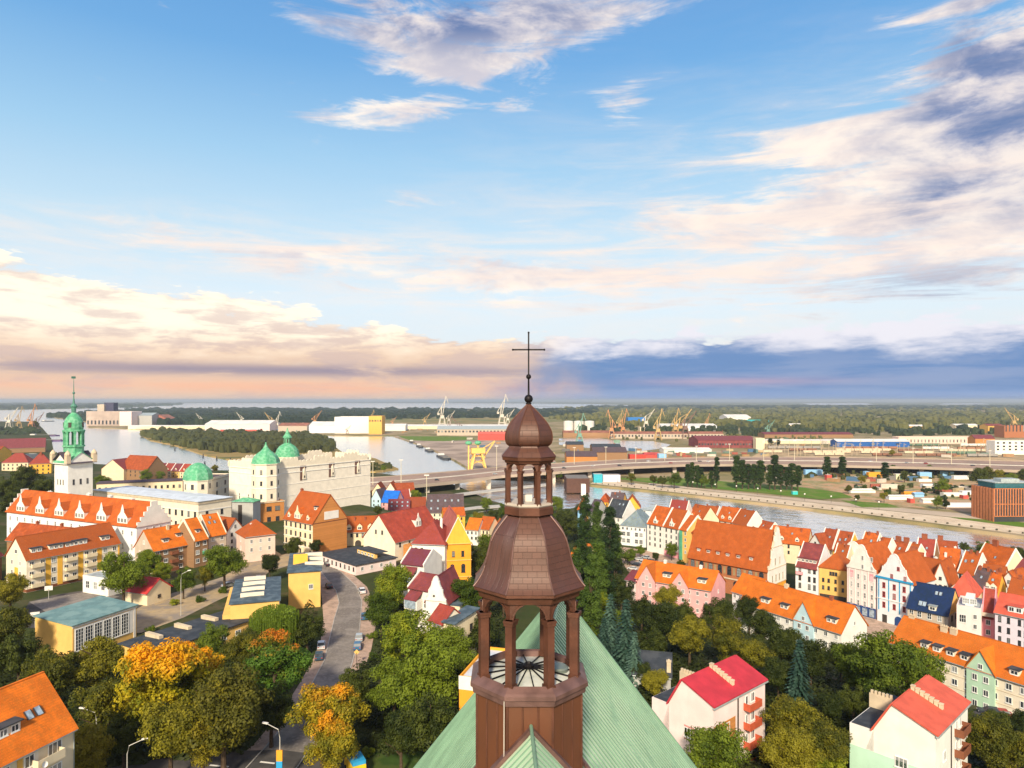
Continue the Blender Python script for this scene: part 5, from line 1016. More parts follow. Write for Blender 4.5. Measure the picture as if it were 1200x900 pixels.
# near right
r, L, hh, R = bld('apartment_block', 'long white and green block with orange roof and small box dormers on the right', 'building', (1043, 752), (1245, 815), 20, 13, 'gx', 5.2, 'ivory', m_tileB, wins=[('F', 13, (2.4, 5.3, 8.2), 1.25, 1.4)], xg=[(.50, .66, 4.4, 'green', .5)],
    dorm=[(u, 1.9, 1.5, 'shed', .12, 'ivory') for u in (.22, .30, .385, .47)]+[(.75, 2.0, 1.5, 'shed', .12, 'ivory')], chim=[(.28, .42, 1.5, .7, 1.4, 'beige'), (.34, .42, 1.5, .7, 1.4, 'beige'), (.05, .5, 1.4, .7, .8, 'beige')], bands=[(.35, .4, .12, 'brown', 'F'), (3.2, .12, .06, 'beige', 'F'), (6.1, .12, .06, 'beige', 'F')])
ACC['vermilion'] = mat('balcony_vermilion', (.50, .10, .045), .7)
def stepblock(nm, lab, B, S, front, rm, lowm, side_acc):
    ze = 34.0; pb = P(*B, ze); ps = P(*S, ze); sv = (ps-pb).xy; dep = sv.length; u = sv/dep; left = Vector((-u.y, u.x)); wd = 11.4
    pa = pb+Vector((left.x*wd, left.y*wd, 0))
    r, L, hh, R = bld(nm, lab, 'building', pa, pb, ze, dep, 'prof', 2, front, rm, prof=[(3.4, 32.0), (5.9, 36.3), (11.4, 34.0)], over=.35,
        wins=[('F', [.62], (6.3,), 1.7, 1.5), ('F', [.62], (10.3,), 1.7, 1.5), ('R', [.62], (2.4, 5.4, 8.4), .7, 1.4), ('R', [.74], (2.4, 5.4, 8.4), 1.1, 1.5), ('R', [.25], (4.9, 7.9, 10.6), 1.3, 1.4)])
    q = MB(); q.box((0, 0, 0), (3.38, dep, 31.7-r.location.z)); q.build('low_wing', W[front], r)
    q = MB(); q.box((.2, .2, 31.7-r.location.z+.01), (3.2, dep-.2, 31.7-r.location.z+.12)); q.build('terrace_roof', m_bit, r)
    q = MB(); q.box((0, dep*.5, 31.7-r.location.z+.13), (3.3, dep*.5+.3, 33.7-r.location.z)); q.box((.0, dep*.5, 33.7-r.location.z), (3.3, dep*.5+.5, 34.0-r.location.z)); q.build('parapet_wall', m_beige, r)
    zr = lambda x: 36.3-2.3*(x-5.9)/5.5-r.location.z
    q = MB()
    for i in range(7):
        x = 6.0+i*.62; q.box((x, dep*.48, zr(x)-.3), (x+.5, dep*.48+.55, zr(x)+.75)); q.box((x-.04, dep*.48-.06, zr(x)+.75), (x+.54, dep*.48+.62, zr(x)+.87))
    q.build('chimney_row', m_beige, R); q = MB()
    for i in range(6):
        x = .2+i*.55; q.box((x, dep*.5+.05, 34.0-r.location.z), (x+.32, dep*.5+.4, 34.5-r.location.z))
    q.build('parapet_crenel', m_beige, R)
    q = MB(); q.box((L+.002, .1, .3), (L+.06, dep*.40, hh-3.2)) if side_acc else None
    if side_acc: q.build('brick_panel', W['obrick'], r)
    for z in (2.9, 5.9, 8.9, 11.6):
        balc(r, dep*.68, hh-z, 3.6, 1.2, ACC[lowm], 'R', L)
    q = MB(); q.box((L+.02, dep*.44, .3), (L+.10, dep*.46, hh-.3)); q.build('downpipe', m_dframe, r)
    q = MB(); q.box((L+.1, -.3, hh-.35), (L+.45, dep+.3, hh-.12)); q.build('gutter', m_zinc if nm else m_zinc, r)
    return r, L, hh
r, L, hh = stepblock('apartment_tower', 'pale pink apartment building with crimson sheet roof and orange-red balconies', (836, 828), (896.5, 796.5), 'pale', m_crim, 'vermilion', True)
stripe(r, 6.2, 8.0, hh-6.7, hh-4.5, mat('rose_surround', (.62, .30, .28), .8), .03, 'window_surround')
r, L, hh = stepblock('apartment_tower', 'white and mint apartment building with coral roof and brown balconies', (1096.6, 861), (1134, 822.7), 'white', m_coral, 'brown', False)
stripe(r, .02, L-.02, .4, hh-5.4, W['mint'], .03, 'mint_band')
stripe(r, 6.1, 8.1, .5, hh-7.0, W['salmon'], .05, 'salmon_panel')
bld('shed_house', 'low house with black sheet roof beside the blue spruces', 'house', (742, 790), (786, 794), 26, 13, 'gx', 2.2, 'grey', m_bit, chim=[(.95, .1, .8, .8, 2.2, 'beige')])
q = None
# ------------------------------------------------------------ streets and yards
m_asph = mat('asphalt', (.25, .225, .205), .9, kind='two', c2=(.19, .17, .155), s2=.25, lo=.4, hi=.6, c3=(.31, .28, .25), s3=1.5)
m_asphd = mat('asphalt_dark', (.075, .072, .072), .9, kind='two', c2=(.11, .10, .095), s2=.2, lo=.45, hi=.6)
m_sand = mat('sandy_paving', (.40, .31, .20), .95, kind='two', c2=(.28, .24, .20), s2=.15, lo=.4, hi=.6, c3=(.48, .36, .20), s3=.5)
m_pave = mat('pavement', (.46, .33, .26), .9, kind='two', c2=(.34, .25, .20), s2=.5, c3=(.54, .41, .32), s3=2.0)
m_lawn = mat('lawn', (.10, .19, .025), .95, kind='two', c2=(.16, .20, .05), s2=.08, lo=.45, hi=.62)
m_conc = mat('concrete', (.46, .44, .40), .85, kind='plaster', var=.1)
m_concd = mat('concrete_dark', (.20, .19, .18), .85, kind='plaster')
m_kerb = mat('kerb_stone', (.42, .40, .37), .9, var=.15)
def drape(name, pts, m_, off=.06, sp=5.0, z=None):
    q = [tuple((G(a, b) if z is None else P(a, b, z)).xy) for a, b in pts]
    xs = [p[0] for p in q]; ys = [p[1] for p in q]
    return land(name, q, (lambda x, y: T(x, y)+off) if z is None else flat(z), m_, sp if z is None else 0, skirt=None, seglen=4 if z is None else None)
PVL = [(366, 655), (372, 672), (377, 700), (379, 725), (376, 750), (366, 775), (352, 800), (330, 835), (300, 870), (262, 905), (250, 930)]
PVR = [(330, 935), (360, 900), (395, 850), (415, 815), (427, 785), (435, 762), (440, 735), (440, 712), (430, 688), (406, 667), (388, 656), (378, 650)]
drape('pavement', PVL+PVR, m_pave, .06)
RL = [(370, 654), (377.5, 672), (394, 693), (397.5, 707), (392, 725), (386, 750), (380, 775), (364, 805), (342, 840), (312, 876), (285, 905), (270, 935)]
RR = [(320, 935), (350, 898), (385, 845), (402, 808), (412, 780), (420, 750), (422.5, 725), (424, 705), (417, 687), (400, 671), (381, 657)]
drape('road', RL+RR, m_asph, .10)
for nm, ln in (('kerb', RL), ('kerb', RR)):
    q = MB()
    for a, b in zip(ln[:-1], ln[1:]): q.bar(G(*a)+Vector((0, 0, .12)), G(*b)+Vector((0, 0, .12)), .07, .10)
    tag(q.build(nm, m_kerb), None, None, kind='structure')
drape('road', [(-60, 930), (-60, 975), (460, 975), (430, 893), (330, 880), (240, 882), (100, 905)], m_asphd, .14)
q = MB()
for a, b in (((305, 894), (322, 896)), ((246, 898), (268, 900))): q.bar(G(*a)+Vector((0, 0, .15)), G(*b)+Vector((0, 0, .15)), .012, .18)
tag(q.build('road_marking', m_white), None, None, kind='structure')
drape('sandy_street', [(130, 742), (160, 712), (176, 704), (225, 688), (262, 676), (300, 650), (322, 652), (318, 668), (300, 684), (255, 704), (215, 724), (165, 742)], m_sand, .06)
drape('school_yard', [(20, 735), (34, 706), (62, 698), (112, 690), (150, 699), (178, 704), (160, 714), (135, 745)], m_asphd, .09)
drape('sports_court', [(34, 706), (62, 701), (112, 692), (140, 700), (100, 710), (60, 722)], m_asph, .13)
drape('town_square', [(722, 640), (757, 645), (806, 656), (810, 672), (762, 668), (740, 676), (730, 660)], m_pave, .06)
drape('town_square', [(985, 712), (1030, 722), (1062, 732), (1060, 752), (1000, 742), (975, 728)], m_pave, .08)
drape('castle_yard', [(270, 612), (330, 650), (372, 646), (372, 652), (322, 668), (290, 655)], m_sand, .03)
drape('car_park', [(1130, 838), (1160, 828), (1200, 836), (1240, 850), (1200, 862), (1150, 850)], m_asphd, .06)
drape('grass_slope', [(500, 606), (560, 602), (600, 612), (596, 622), (540, 612)], m_lawn, .05)
drape('lawn', [(425, 900), (430, 870), (470, 850), (520, 850), (540, 880), (500, 930), (430, 930)], mat('dark_grass', (.045, .085, .02), .95, kind='two', c2=(.07, .10, .025), s2=.3), .05)  # darker green than the other lawns
drape('yard', [(470, 800), (500, 790), (520, 820), (480, 850), (430, 850), (440, 810)], m_sand, .08)
# river far bank
drape('promenade', [(692, 566.6), (760, 573.4), (900, 588.8), (1000, 600.6), (1200, 626.5), (1400, 658), (1400, 640), (1200, 615), (1000, 594.5), (900, 583.5), (760, 568), (700, 562)], mat('promenade_stone', (.58, .47, .35), .9, kind='two', c2=(.66, .56, .43), s2=.08), z=1.60)
drape('bank_road', [(760, 567.5), (900, 583), (1000, 594), (1200, 614.5), (1400, 640), (1400, 632), (1200, 608.5), (1000, 590), (900, 580.5), (760, 566)], mat('road_pale', (.50, .41, .32), .9, var=.12, vs=.03), z=1.66)
drape('lawn', [(712, 560), (800, 560.5), (940, 571), (985, 577), (1000, 583), (960, 585), (900, 578.5), (760, 565.5)], m_lawn, z=1.70)
drape('lawn', [(985, 586), (1040, 590), (1056, 595), (1010, 594.5)], m_lawn, z=1.70)
drape('lawn', [(1110, 605.5), (1200, 612), (1300, 624), (1300, 631), (1200, 618), (1130, 609)], m_lawn, z=1.72)
drape('bare_ground', [(940, 556), (1060, 556), (1165, 566), (1170, 600), (1190, 606), (1000, 588), (985, 577), (940, 570)], mat('bare_earth', (.46, .29, .17), .95, kind='two', c2=(.24, .23, .10), s2=.05, lo=.45, hi=.58, c3=(.46, .36, .26), s3=.2), z=1.64)
drape('rail_yard', [(900, 524), (1165, 525), (1280, 532), (1300, 545), (960, 538), (880, 536)], mat('rail_ballast', (.50, .36, .21), .95, kind='two', c2=(.28, .22, .13), s2=.03, c3=(.50, .40, .26), s3=.15), z=1.62)
drape('quay_apron', [(462, 511), (530, 512), (592, 518), (640, 530), (655, 545), (575, 553), (556, 552), (532, 538), (502, 524)], mat('port_concrete', (.42, .33, .27), .9, kind='two', c2=(.28, .22, .18), s2=.02), z=1.58)
drape('meadow', [(466, 511), (545, 511.5), (560, 515), (520, 517), (480, 516)], m_lawn, z=1.64)
drape('meadow', [(430, 491), (520, 489.5), (640, 488.5), (700, 489), (700, 494), (600, 495), (500, 496), (440, 495)], mat('meadow_brown', (.26, .21, .09), .95, kind='two', c2=(.13, .16, .06), s2=.006), z=1.60)
# quay wall with buttresses
q = MB(); ln = [P(a, b, 0) for a, b in ((692, 568), (760, 574.5), (900, 590), (1000, 602), (1200, 628.5), (1400, 660))]
for a, b in zip(ln[:-1], ln[1:]):
    a = Vector((a.x, a.y, 0)); b = Vector((b.x, b.y, 0)); n_ = (b-a).cross(Vector((0, 0, 1))).normalized()
    q.extr([a+n_*.1+Vector((0, 0, -1)), a+n_*.6+Vector((0, 0, -1)), a+n_*.6+Vector((0, 0, 1.0)), a+n_*.1+Vector((0, 0, 1.0))], b-a)
tag(q.build('quay_wall', mat('quay_dark', (.12, .11, .08), .9, var=.3, vs=.2)), None, None, kind='structure')
q = MB()
for a, b in zip(ln[:-1], ln[1:]):
    a = Vector((a.x, a.y, 0)); b = Vector((b.x, b.y, 0)); n_ = (b-a).cross(Vector((0, 0, 1))).normalized(); k = int((b-a).length/6.5); q2 = MB()
    q.extr([a-n_*.4+Vector((0, 0, 1.01)), a+n_*.9+Vector((0, 0, 1.01)), a+n_*.9+Vector((0, 0, 1.75)), a-n_*.4+Vector((0, 0, 1.75))], b-a)
    for i in range(k): p = a+(b-a)*(i/k)+n_*1.0; q2.box((p.x-.45, p.y-.45, -1), (p.x+.45, p.y+.45, 2.6))
    tag(q2.build('quay_fender', MATS['quay_dark']), None, None, kind='structure')
tag(q.build('quay_edge', mat('quay_pale', (.50, .44, .34), .9, var=.15, vs=.3)), None, None, kind='structure')
# ------------------------------------------------------------ highway bridge
def ribbon(name, near, far, z, th, m_, kind='structure'):
    na = [P(a, b, z) for a, b in near]; fa = [P(a, b, z) for a, b in far]; q = MB()
    for i in range(len(na)-1):
        q.extr([na[i], na[i+1], fa[i+1], fa[i]], (0, 0, -th))
    o = q.build(name, m_); o['kind'] = kind; return o, na, fa
hn = [(380, 574), (440, 572), (480, 570), (536, 564.5), (588, 558), (660, 553), (730, 548), (800, 545), (880, 544.5), (960, 545.5), (1080, 548), (1200, 552), (1330, 557)]
hf = [(380, 562), (440, 560), (480, 557), (536, 552.5), (588, 547.5), (660, 543), (730, 539), (800, 537), (880, 536), (960, 536), (1080, 538), (1200, 541), (1330, 545)]
hwo, hna, hfa = ribbon('highway', hn, hf, 10.0, .6, mat('highway_asphalt', (.36, .25, .20), .9, kind='two', c2=(.27, .195, .16), s2=.03, c3=(.36, .28, .25), s3=.3))
t = thing('highway_bridge', 'long concrete highway bridge crossing the river behind the brown turret', 'bridge', (0, 0, 0))
q = MB()
for a, b in zip(hna[:-1], hna[1:]): q.extr([a+Vector((0, -.02, .9)), a+Vector((0, -.5, .9)), a+Vector((0, -.5, -1.7)), a+Vector((0, -.02, -1.7))], b-a)
for a, b in zip(hfa[:-1], hfa[1:]): q.extr([a+Vector((0, .02, .9)), a+Vector((0, .5, .9)), a+Vector((0, .5, -1.7)), a+Vector((0, .02, -1.7))], b-a)
q.build('parapet', mat('bridge_concrete', (.40, .33, .27), .85, var=.1, vs=.05), t)
q = MB()
for a, b in zip(hna[:-1], hna[1:]):
    i = hna.index(a); m0 = a.lerp(hfa[i], .5); m1 = b.lerp(hfa[i+1], .5); q.extr([m0+Vector((0, -.8, .0)), m0+Vector((0, .8, .0)), m0+Vector((0, .3, .8)), m0+Vector((0, -.3, .8))], m1-m0)
q.build('median_barrier', m_conc, t)
for px_ in (500, 536, 572, 608, 648, 690, 740, 790, 840, 900, 960, 1020, 1080, 1140, 1190):
    for i in range(len(hn)-1):
        if hn[i][0] <= px_ <= hn[i+1][0]:
            f_ = (px_-hn[i][0])/(hn[i+1][0]-hn[i][0]); a = hna[i].lerp(hna[i+1], f_); b = hfa[i].lerp(hfa[i+1], f_)
    for g_ in (.08, .40, .75):
        p = a.lerp(b, g_); q = MB(); q.box((p.x-2.0, p.y-1.1, -2), (p.x+2.0, p.y+1.1, 9.3)); q.box((p.x-3.2, p.y-1.4, 8.4), (p.x+3.2, p.y+1.4, 9.38)); q.build('pier', mat('bridge_pier', (.48, .44, .40), .85, kind='plaster'), t)
ro, rna, rfa = ribbon('slip_road', [(484, 586), (520, 583), (560, 578), (600, 573), (640, 569)], [(484, 583), (520, 580), (560, 575), (600, 570.5), (640, 566.5)], 5.0, .6, m_conc)
ribbon('slip_road', [(520, 601), (560, 596), (600, 594), (560, 600)], [(520, 598), (560, 593), (606, 590), (610, 592)], 3.0, .4, m_conc)
# concrete abutment and old brick pier by the water
def fb(label, xl, xr, yb, yt, dep, roof='flat', rpx=0, wm='grey', rm=None, nm='warehouse', cat='warehouse', zb=1.4, **k):
    d = (H-zb)*F/(yb-HZ); a = D(xl, yt, d); b = D(xr, yt, d)
    return bld(nm, label, cat, a, b, a.z, dep, roof, rpx*d/F if rpx else 1, wm, rm or m_zinc, zg=zb, gut=False, **k)
fb('dark brown brick bridge abutment standing in the river right of the turret', 664, 691, 577, 561, 30, 'flat', 0, mat('wall_dark_brick', (.10, .055, .045), .9, kind='brick', bw=1, rh=.4), m_concd, 'abutment', 'abutment', par=.2)
fb('white river pier in front of the dark brick abutment', 681.5, 686.5, 581, 568, 5, 'flat', 0, 'white', m_conc, 'river_pier', 'pier', par=.2)
fb('turquoise painted wall block beneath the highway bridge', 696, 706, 566, 556, 10, 'flat', 0, mat('paint_turquoise', (.04, .40, .52), .7), m_conc, 'painted_block', 'building', par=.2)
fb('pale graffiti-covered block beneath the highway bridge left of the turquoise one', 707, 727, 565, 557, 10, 'flat', 0, 'lilac', m_conc, 'painted_block', 'building', par=.2)
# ------------------------------------------------------------ port buildings
ws = lambda n, z=2, w=2.2, h=2.2: [('F', n, (z,), w, h, DK)]
m_wh = mat('roof_white', (.74, .72, .69), .6, var=.1, vs=.05); m_rust = mat('roof_rust', (.30, .12, .08), .8, var=.25, vs=.1); m_redm = mat('metal_red', (.50, .07, .06), .6, var=.15, vs=.1)
silo = mat('silo_concrete', (.42, .34, .30), .85, kind='plaster', var=.12, vs=.05)
fb('large grey grain silo block with dark tower on the far river bank', 101, 140, 499, 482, 60, 'flat', 0, silo, m_concd, wins=ws(9, 40, 5, 12), par=.5)
fb('dark blue silo tower on top of the far grain silo block', 122, 133, 498.5, 472, 25, 'flat', 0, mat('silo_dark', (.05, .05, .10), .7), m_concd, par=.5)
fb('grey silo tower beside the dark blue tower on the far bank', 114, 122, 498.6, 474, 25, 'flat', 0, 'tan', m_concd, par=.5)
fb('white silo block at the right end of the far grain silos', 140, 154, 499, 482.5, 60, 'flat', 0, 'pale', m_wh, par=.5)
fb('long grey warehouse behind the white silo block', 154, 178, 498.5, 487, 60, 'gx', 3, 'grey', m_zinc)
fb('warehouse with rusty red gable on the far bank', 176, 196, 498, 491, 60, 'gy', 5, mat('gable_rust', (.36, .13, .09), .8, var=.2, vs=.1), m_rust)
fb('low pale quay shed in front of the rusty gable', 150, 240, 503, 499.5, 25, 'gx', 1, 'cream', m_wh)
fb('huge white arched warehouse behind the island trees', 240, 316, 505, 497, 80, 'gx', 4, 'pale', m_wh)
fb('red and white low sheds in front of the huge white warehouse', 258, 304, 507.4, 503.5, 20, 'gx', 1, 'red', m_wh)
fb('brown port shed right of the huge white warehouse', 326, 360, 506, 499, 50, 'gx', 3, 'tan', m_rust)
fb('white gabled warehouse left of the big white box', 362, 392, 507.5, 499, 60, 'gx', 4.5, 'cool', m_wh)
fb('big white box-shaped warehouse on the quay', 392, 432, 508, 489, 60, 'flat', 0, 'white', m_wh, par=.8)
fb('ochre and yellow grain loader building on the quay', 432, 447.5, 509, 488, 40, 'flat', 0, 'ochre', m_concd, wins=ws(5, 12, 3, 4), par=.8)
fb('white low shed row behind the yellow loader', 447, 475, 505, 499, 40, 'gx', 2, 'white', m_wh)
fb('long grey-roofed warehouse with many windows left of the onion dome', 512, 594, 510.4, 503, 40, 'gx', 3.5, 'tan', m_zinc, wins=ws(20, 7, 4, 4))
fb('long white-roofed shed behind the windowed warehouse', 474, 600, 503, 499.5, 60, 'gx', 1.5, 'cream', m_wh)
fb('long red ship-like shed left of the brown onion dome', 560, 598, 516, 509, 30, 'gx', 2.5, 'red', mat('metal_coral', (.66, .13, .09), .6, var=.1, vs=.1))
fb('long brick warehouse with rows of windows across the basin', 716, 848, 514, 508.4, 30, 'gx', 2.2, 'tan', m_rust, wins=ws(34, 6, 3, 4))
fb('dark red factory hall with sawtooth ribs beyond the poplars', 818, 887, 525, 516, 60, 'gx', 4, mat('wall_maroon', (.24, .07, .07), .85, var=.2, vs=.2), m_tileM, wins=ws(20, 8, 3, 3))
fb('pale tower block at the end of the dark red hall', 886, 896, 526, 514, 14, 'flat', 0, 'cream', m_conc)
fb('maroon low building left of the basin', 660, 716, 513, 507, 30, 'gx', 2, 'brown', m_rust)
fb('long maroon shed beyond the right rail yard', 896, 1000, 513, 509, 40, 'gx', 2, 'brown', m_tileM)
fb('white-roofed depot behind the rail yard', 896, 985, 520, 516.5, 30, 'gx', 1, 'cream', m_wh)
fb('dark-roofed brick store left of the highway lamps', 664, 700, 546, 535, 30, 'gx', 5, 'obrick', m_tileK)
fb('old brown brick warehouse with pitched roof by the highway', 695, 735, 541, 530, 30, 'gx', 5, 'brown', m_tileK)
fb('black shed with slanted roof beside the basin', 664, 684, 528, 521, 25, 'gx', 3, 'brown', m_bit)
fb('black-roofed warehouse on the near side of the basin', 694, 728, 530, 524, 30, 'gx', 3, 'brown', m_bit)
fb('stack of red shipping containers by the highway', 738, 757, 540, 533, 14, 'flat', 0, mat('paint_red', (.62, .06, .04), .6, var=.15), m_redm, 'container_stack', 'containers', par=.1)
fb('blue shipping container right of the red containers', 772, 781, 539, 532, 10, 'flat', 0, 'sky', m_bluew, 'container_stack', 'containers', par=.1)
fb('low red warehouse roof between the red containers and the basin', 756, 773, 537, 533, 20, 'gx', 2, 'red', m_redm)
fb('white market tents with red trim beyond the highway', 778, 834, 531, 527, 30, 'gx', 1.5, 'white', m_wh)
fb('white shed group in the middle of the port', 775, 840, 505, 499, 60, 'gx', 2, 'cool', m_wh)
fb('cream low hall behind the long brick warehouse', 750, 768, 505, 501, 30, 'flat', 0, 'cream', m_conc)
fb('bright white hangar among far trees', 852, 880, 496, 489, 90, 'gx', 3, 'white', m_wh)
fb('blue and yellow gantry hall among far trees', 736, 757, 497, 490, 40, 'flat', 0, mat('paint_blue', (.02, .18, .55), .6), ACC['yellow'], 'gantry_hall', 'hall', par=2)
fb('turquoise and yellow gantry hall on the far right', 873, 901, 499, 493, 40, 'flat', 0, mat('paint_teal', (.02, .36, .42), .6), ACC['yellow'], 'gantry_hall', 'hall', par=2)
fb('long blue rail depot with white roof', 981, 1066, 524, 517.5, 25, 'gx', 2.5, mat('paint_royal', (.02, .11, .38), .6, var=.1), m_wh, 'rail_depot', 'depot', wins=ws(3, 5, 6, 2))
fb('long station wall with pale canopy right of the blue depot', 1053, 1145, 520, 512.5, 20, 'flat', 0, 'salmon', m_concd, 'station_wall', 'building', par=1, wins=ws(22, 9, 2, 5))
fb('red brick signal house right of the station wall', 1143, 1166, 523, 514, 20, 'gx', 4, 'obrick', m_tileM)
fb('white office block with dark window grid at the right edge', 1166, 1215, 533, 517, 18, 'flat', 0, 'white', m_conc, 'office', 'office block', wins=[('F', 7, (3.6, 8.6, 13.0), 3.4, 2.4, DK)])
fb('tall red brick mill at the right edge', 1177, 1210, 513, 499, 30, 'flat', 0, 'brick', m_tileM, wins=ws(8, 12, 2.5, 14), nm='mill', cat='mill')
fb('ochre warehouse left of the red brick mill', 1158, 1177, 508, 499, 30, 'gx', 2, 'ochre', m_tileM)
for i, (x0, x1, yb, yt, c) in enumerate(((920, 945, 503, 498, 'cream'), (1065, 1092, 504, 499.5, 'ochre'), (1120, 1147, 503, 498.5, 'cream'))):
    fb(['small cream hall', 'ochre hall', 'cream hall'][i]+[' left of the far pylon', ' among far trees above the station wall', ' half hidden by trees above the signal house'][i], x0, x1, yb, yt, 30, 'gx', 1.5, c, m_wh)
r, L, hh, R = fb('modern office with terracotta vertical fins and glass top floor by the river', 1165, 1215, 612, 573.5, 22, 'flat', 0, mat('curtain_dark', (.05, .05, .06), .3, spec=.6), m_conc, 'office', 'office block', par=.5)
q = MB()
k = 16
for i in range(k+1): x = L*i/k; q.box((x-.28, -.5, 4.2), (x+.28, .0, hh+.5))
for z in (4.0, hh*.55, hh+.2): q.box((-.3, -.35, z), (L+.3, -.02, z+.45))
for i in range(8): y = 22*i/8; q.box((-.45, y, .4), (-.02, y+1.9, hh+.5))
q.build('terracotta_fin', mat('terracotta', (.52, .19, .08), .8), r)
q = MB(); q.box((2, 2, hh+.55), (L-1, 18, hh+3.8)); q.build('glass_storey', mat('glass_teal', (.03, .12, .15), .15, spec=.8), r); q = MB(); q.box((1.5, 1.5, hh+3.81), (L-.5, 18.5, hh+4.3)); q.box((8, 5, hh+4.31), (20, 12, hh+6.2)); q.build('roof_plant', m_zinc, r)
# far-bank small buildings, tents and trailers
SMB = [(997, 1026, 578, 573.5, 'white', 'long white tent left of the scrub on the bare bank'), (1050, 1064, 562, 555, 'cream', 'cream caravan under the highway between poplar and blue container'), (1077, 1092, 565, 561, 'white', 'white trailer right of the bushes'), (1082, 1098, 572, 567, 'cool', 'pale blue-topped trailer near the round bush'),
 (1042, 1070, 586, 581, 'cool', 'long white sheds on the bare bank above the lawn'), (1060, 1074, 582, 577, 'orange', 'orange market tent among the white sheds'), (1067, 1072, 590, 584, 'red', 'small dark red cabin on the bare bank'), (1072, 1083, 583, 578, 'sky', 'blue tent beside the orange market tent'), (1082, 1098, 590, 585, 'white', 'white shed right of the dark red cabin'),
 (1106, 1128, 582, 577, 'white', 'left one of the white circus trailers'), (1128, 1149, 580, 575, 'cool', 'right one of the white circus trailers'), (1129, 1135, 585, 580, 'red', 'red truck in front of the white circus trailers'), (1110, 1145, 595, 589.5, 'cool', 'long pale container row nearest to the promenade'),
 (1018, 1034, 559, 553, 'orange', 'orange lorry parked under the highway'), (1078, 1092, 560, 553, 'sky', 'bright blue lorry parked under the highway'), (1105, 1118, 558, 552, 'sky', 'deep blue container under the highway at right'), (1118, 1140, 562, 557, 'white', 'white trailer under the highway left of the big round tree'), (944, 964, 557, 550, 'sky', 'blue lorries under the highway behind the poplars'), (969, 975, 563, 556, 'red', 'red and white kiosk left of the twin poplars'), (928, 938, 560, 549, 'cream', 'cream hut at the right foot of the poplar row'), (1014, 1019, 558, 552, 'sky', 'small blue box left of the orange lorry')]
for x0, x1, yb, yt, c, lab in SMB:
    fb(lab, x0, x1, yb, yt+.8, 5, 'gx' if 'tent' in lab or 'shed' in lab else 'flat', 1.0, c, m_wh if c not in ('orange', 'sky') else W[c], 'trailer' if 'trailer' in lab else 'cabin', 'cabin', par=.15)
fb('turquoise kiosk on the lawn by the promenade', 929, 935, 580, 576, 3, 'flat', 0, mat('paint_aqua', (.05, .55, .55), .6), m_wh, 'kiosk', 'kiosk', par=.1)
# tanks
for i, (x0, x1) in enumerate(((661, 672.2), (673, 684.8), (685.5, 697))):
    d = 78.6*F/(504.5-HZ); c = D((x0+x1)/2, 504.5, d); rr = (x1-x0)/2*d/F; hh_ = 10.5*d/F
    t = thing('storage_tank', ['leftmost of the three white storage tanks', 'middle one of the three white storage tanks', 'rightmost of the three white storage tanks'][i], 'tank', (c.x, c.y+rr, 1.4), 0, 'white storage tanks')
    q = MB(); q.lathe([(rr, 0), (rr, hh_), (rr*.98, hh_+.3)], 24); q.build('shell', m_wh, t, smooth=False); q = MB(); q.lathe([(rr*.98, hh_+.3), (rr*.5, hh_+1.6), (.1, hh_+2)], 24, cap=False); q.build('tank_roof', m_white, t)
# cranes
def crane(col, kind=0):
    t = thing('harbour_crane', '', 'crane', (0, 0, 0))
    q = MB()
    for x in (-6, 6):
        for y in (-5, 5): q.bar((x, y, 0), (x*.6, y*.6, 16), .6)
    q.bar((-6, -5, 6), (6, -5, 6), .5); q.bar((-6, 5, 6), (6, 5, 6), .5); q.box((-4.5, -4, 15.5), (4.5, 4, 17)); q.build('portal', col, t)
    q = MB(); q.box((-3.2, -2.4, 17), (3.6, 2.4, 21.5)); q.build('cab', col, t)
    q = MB()
    if kind == 0: q.bar((2, 0, 21), (19, 0, 48), .45); q.bar((2, 0, 26), (19, 0, 48), .35); q.bar((-2, 0, 21), (0, 0, 33), .8); q.bar((0, 0, 33), (14, 0, 41), .35); q.bar((0, 0, 33), (-7, 0, 25), .5); q.box((-9, -2, 22), (-5, 2, 26))
    else: q.bar((1, 0, 21), (7, 0, 58), .55); q.bar((-2, 0, 21), (-1, 0, 38), .8); q.bar((-1, 0, 38), (6, 0, 50), .4); q.bar((-1, 0, 38), (-8, 0, 26), .5); q.box((-9, -2, 22), (-5, 2, 26)); q.bar((7, 0, 58), (12, 0, 44), .4)
    q.build('boom', col, t); return t
cr_y = mat('crane_yellow', (.50, .34, .15), .7); cr_g = mat('crane_green', (.16, .32, .27), .6); cr_o = mat('crane_orange', (.48, .23, .11), .7); cr_w = mat('crane_pale', (.62, .58, .50), .6); cr_b = mat('crane_brown', (.20, .12, .10), .7)
protos = {}
def place_crane(col, kind, px, yb, hpx, flip, lab):
    k = (col.name, kind); d = 78.6*F/(yb-HZ); s = hpx*d/F/(48 if kind == 0 else 58)
    c = D(px, yb, d)
    if k not in protos: protos[k] = o = crane(col, kind)
    else: o = dup(protos[k], (0, 0, 0))
    o.location = (c.x, c.y, 1.4); o.scale = (s, s, s); o.rotation_euler = (0, 0, flip); o['label'] = lab; o['group'] = 'harbour cranes'
